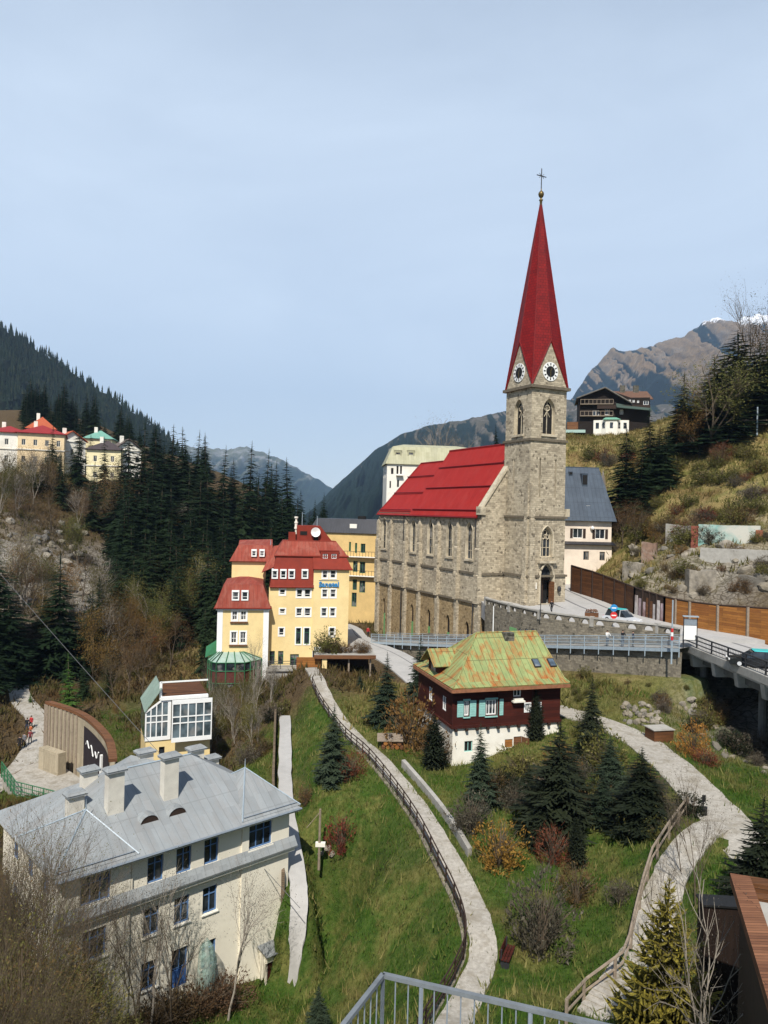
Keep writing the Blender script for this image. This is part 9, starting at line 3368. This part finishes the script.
for k in range(85):
 px, pb = rnd(575, 768), rnd(440, 545)
 if pb < 450 + max(0, 640 - px) * .1 or (px < 620 and pb > 470):
  continue
 kd = random.choice(('moss', 'moss', 'rust', 'brown', 'grey', 'red'))
 tree_px(random.choice(BSH[kd]), 'shrub', 'dry shrub on the brushy slope above the ruins', 'shrub', 'shrubs on the slope above the ruins', px, pb, pb - rnd(8, 20), names=BN, y0=95, wk=1.2)
for k in range(26):
 px, pb = rnd(612, 768), rnd(548, 600)
 if pb > 562 + (px - 612) * .28 + 22:
  continue
 tree_px(random.choice(BSH[random.choice(('moss', 'brown', 'rust', 'grey'))]), 'shrub', 'low scrub growing among the ruins and boulders', 'shrub', 'scrub among the ruins', px, pb, pb - rnd(6, 15), names=BN, y0=85, wk=1.2)
for px, pt, Y, lb in ((622, 500, 126, 'bare brown tree beside the slate roofed house'), (634, 505, 122, 'bare brown tree right of the one beside the slate roofed house')):
 tree_px(DEC['brown'][0], 'broadleaf_tree', lb, 'tree', None, px, 0, pt, Y=Y, wk=.9)
# ---- far spruce forest on the steep hill at the left: one mass
rs = np.random.RandomState(4)
tv, tf = [], []
cnt = 0
nT_, nS_ = LX.shape
for k in range(20000):
 i = rs.randint(5, int(nT_ * .9))
 j = rs.randint(1, nS_ - 2)
 x, y, z = LX[i, j], LY[i, j], LZ[i, j]
 u = x / y * FPX
 if u < -410 or u > -130:
  continue
 h = rs.uniform(10, 21)
 x += rs.uniform(-5, 5); y += rs.uniform(-5, 5)
 r = h * rs.uniform(.15, .21)
 a0 = rs.uniform(0, 6.28)
 for (zb_, zt_, rr) in ((.05, .5, 1.0), (.33, .78, .72), (.6, 1.04, .45)):
  b = len(tv)
  n = 6
  for q in range(n):
   a = a0 + 6.283 * q / n
   m_ = rs.uniform(.6, 1.2)
   tv.append((x + math.cos(a) * r * rr * m_, y + math.sin(a) * r * rr * m_, z + h * (zb_ - .05 * rs.rand())))
  tv.append((x, y, z + h * zt_))
  for q in range(n):
   tf.append((b + q, b + (q + 1) % n, b + n))
 cnt += 1
me = bpy.data.meshes.new('far_forest')
me.from_pydata(tv, [], tf)
me.materials.append(leafm('far_spruce', (.004, .009, .005), (.010, .020, .008), (.028, .032, .012), .018, .0))
o = link(bpy.data.objects.new('far_forest', me))
tag(o, 'dense dark spruce forest covering the steep hill on the left', 'forest', kind='stuff')
# ---- grass, dry brush and forest undergrowth
def scatter(name, label, cat, n, x0, x1, y0, y1, cond, mat, size, blades, seed, up=1.0, wid=.16, lean=.5):
 rs = np.random.RandomState(seed)
 x = rs.uniform(x0, x1, n); y = rs.uniform(y0, y1, n)
 u = x / y * FPX
 k = (np.abs(u) < 430)
 x, y = x[k], y[k]
 k = cond(x, y, rs)
 x, y = x[k], y[k]
 for pk, (pts, w) in PATHS.items():
  d, _ = seg_dist(x, y, pts)
  k = d > (w / 2 - .14 if pk not in ('road', 'walk', 'street', 'foot') else (w / 2 + 1.8 if pk != 'foot' else 0))
  x, y = x[k], y[k]
 z = HN(x, y)
 m_ = len(x)
 V_ = np.zeros((m_ * blades, 3, 3))
 for b in range(blades):
  a = rs.uniform(0, 6.283, m_)
  s = size * rs.uniform(.45, 1.25, m_)
  ox, oy = rs.normal(0, size * .55, m_), rs.normal(0, size * .55, m_)
  la = rs.uniform(0, 6.283, m_)
  ll = s * lean * rs.uniform(.2, 1, m_)
  c, sn = np.cos(a) * s * wid, np.sin(a) * s * wid
  V_[b::blades, 0] = np.stack([x + ox + c, y + oy + sn, z - .03], 1)
  V_[b::blades, 1] = np.stack([x + ox - c, y + oy - sn, z - .03], 1)
  V_[b::blades, 2] = np.stack([x + ox + np.cos(la) * ll, y + oy + np.sin(la) * ll, z + s * up], 1)
 v = V_.reshape(-1, 3)
 nf = len(v) // 3
 me = bpy.data.meshes.new(name)
 me.vertices.add(len(v)); me.vertices.foreach_set('co', v.ravel())
 me.loops.add(nf * 3); me.loops.foreach_set('vertex_index', np.arange(nf * 3))
 me.polygons.add(nf); me.polygons.foreach_set('loop_start', np.arange(0, nf * 3, 3))
 me.update()
 me.materials.append(mat)
 o = link(bpy.data.objects.new(name, me))
 return tag(o, label, cat, kind='stuff')
def grass_mat(name, g1, g2, d1, d2, d3, sc=.42):
 m, nt, b = _new(name)
 g = geo(nt)
 f1 = noise_n(nt, g, 5.0, 3, .7)
 mid = noise_n(nt, g, sc, 6, .65, .3)
 big = noise_n(nt, g, .13, 5, .6, .4)
 a = ramp(nt, f1, [(.3, g1), (.7, g2)])
 d = ramp(nt, f1, [(.3, d1), (.7, d2)])
 c = mixc(nt, ramp(nt, mid, [(.43, 0.0), (.6, .85)]), a, d)
 c = mixc(nt, ramp(nt, big, [(.54, 0.0), (.72, .7)]), c, d3)
 finish(nt, b, c, .8, spec=.1)
 tr = nt.nodes.new('ShaderNodeBsdfTranslucent')
 nt.links.new(c, tr.inputs[0])
 mx = nt.nodes.new('ShaderNodeMixShader'); mx.inputs[0].default_value = .3
 nt.links.new(b.outputs[0], mx.inputs[1]); nt.links.new(tr.outputs[0], mx.inputs[2])
 nt.links.new(mx.outputs[0], nt.nodes['Material Output'].inputs[0])
 return m
def on_green(x, y, rs):
 zc = zones(x, y, x)
 return (zc[:, 0] > .25) & (rs.rand(len(x)) < .35 + zc[:, 0] * .7)
gm = grass_mat('meadow_grass', (.032, .082, .008), (.09, .17, .022), (.11, .11, .028), (.21, .185, .06), (.14, .095, .035))
scatter('grass', 'rough spring grass of the steep meadow', 'grass', 62000, -16, 46, 30, 84, on_green, gm, .26, 3, 1, wid=.13)
scatter('grass', 'long pale grass tufts dotted over the meadow', 'grass', 5200, -14, 44, 32, 84, on_green, grass_mat('tuft_grass', (.08, .11, .02), (.16, .18, .045), (.22, .19, .065), (.32, .27, .11), (.2, .14, .06)), .5, 5, 2, wid=.09, lean=.8)
scatter('grass', 'green verge grass beside the forest road', 'grass', 9000, -46, -26, 62, 96, lambda x, y, rs: zones(x, y, x)[:, 0] > .2, gm, .32, 3, 3, wid=.13)
def on_dry(x, y, rs):
 zc = zones(x, y, x)
 return (zc[:, 2] > .3) & (rs.rand(len(x)) < .95 - .45 * zc[:, 1])
scatter('dry_grass', 'tall dry grass and brush covering the slopes', 'grass', 34000, -45, 120, 74, 215, on_dry, grass_mat('dry_brush', (.06, .065, .014), (.15, .135, .035), (.20, .145, .05), (.36, .28, .12), (.11, .048, .018), .2), .75, 4, 4, wid=.15, lean=.7)
def on_floor(x, y, rs):
 zc = zones(x, y, x)
 return (zc[:, 0] < .3) & (rs.rand(len(x)) < .95 - .85 * zc[:, 1]) & (x < 0)
scatter('undergrowth', 'brown brambles and dead undergrowth on the wooded slope', 'undergrowth', 30000, -125, 0, 40, 235, on_floor, grass_mat('bramble', (.045, .045, .014), (.11, .10, .03), (.09, .055, .024), (.17, .11, .05), (.10, .045, .02), .2), .85, 5, 5, wid=.14, lean=.9)
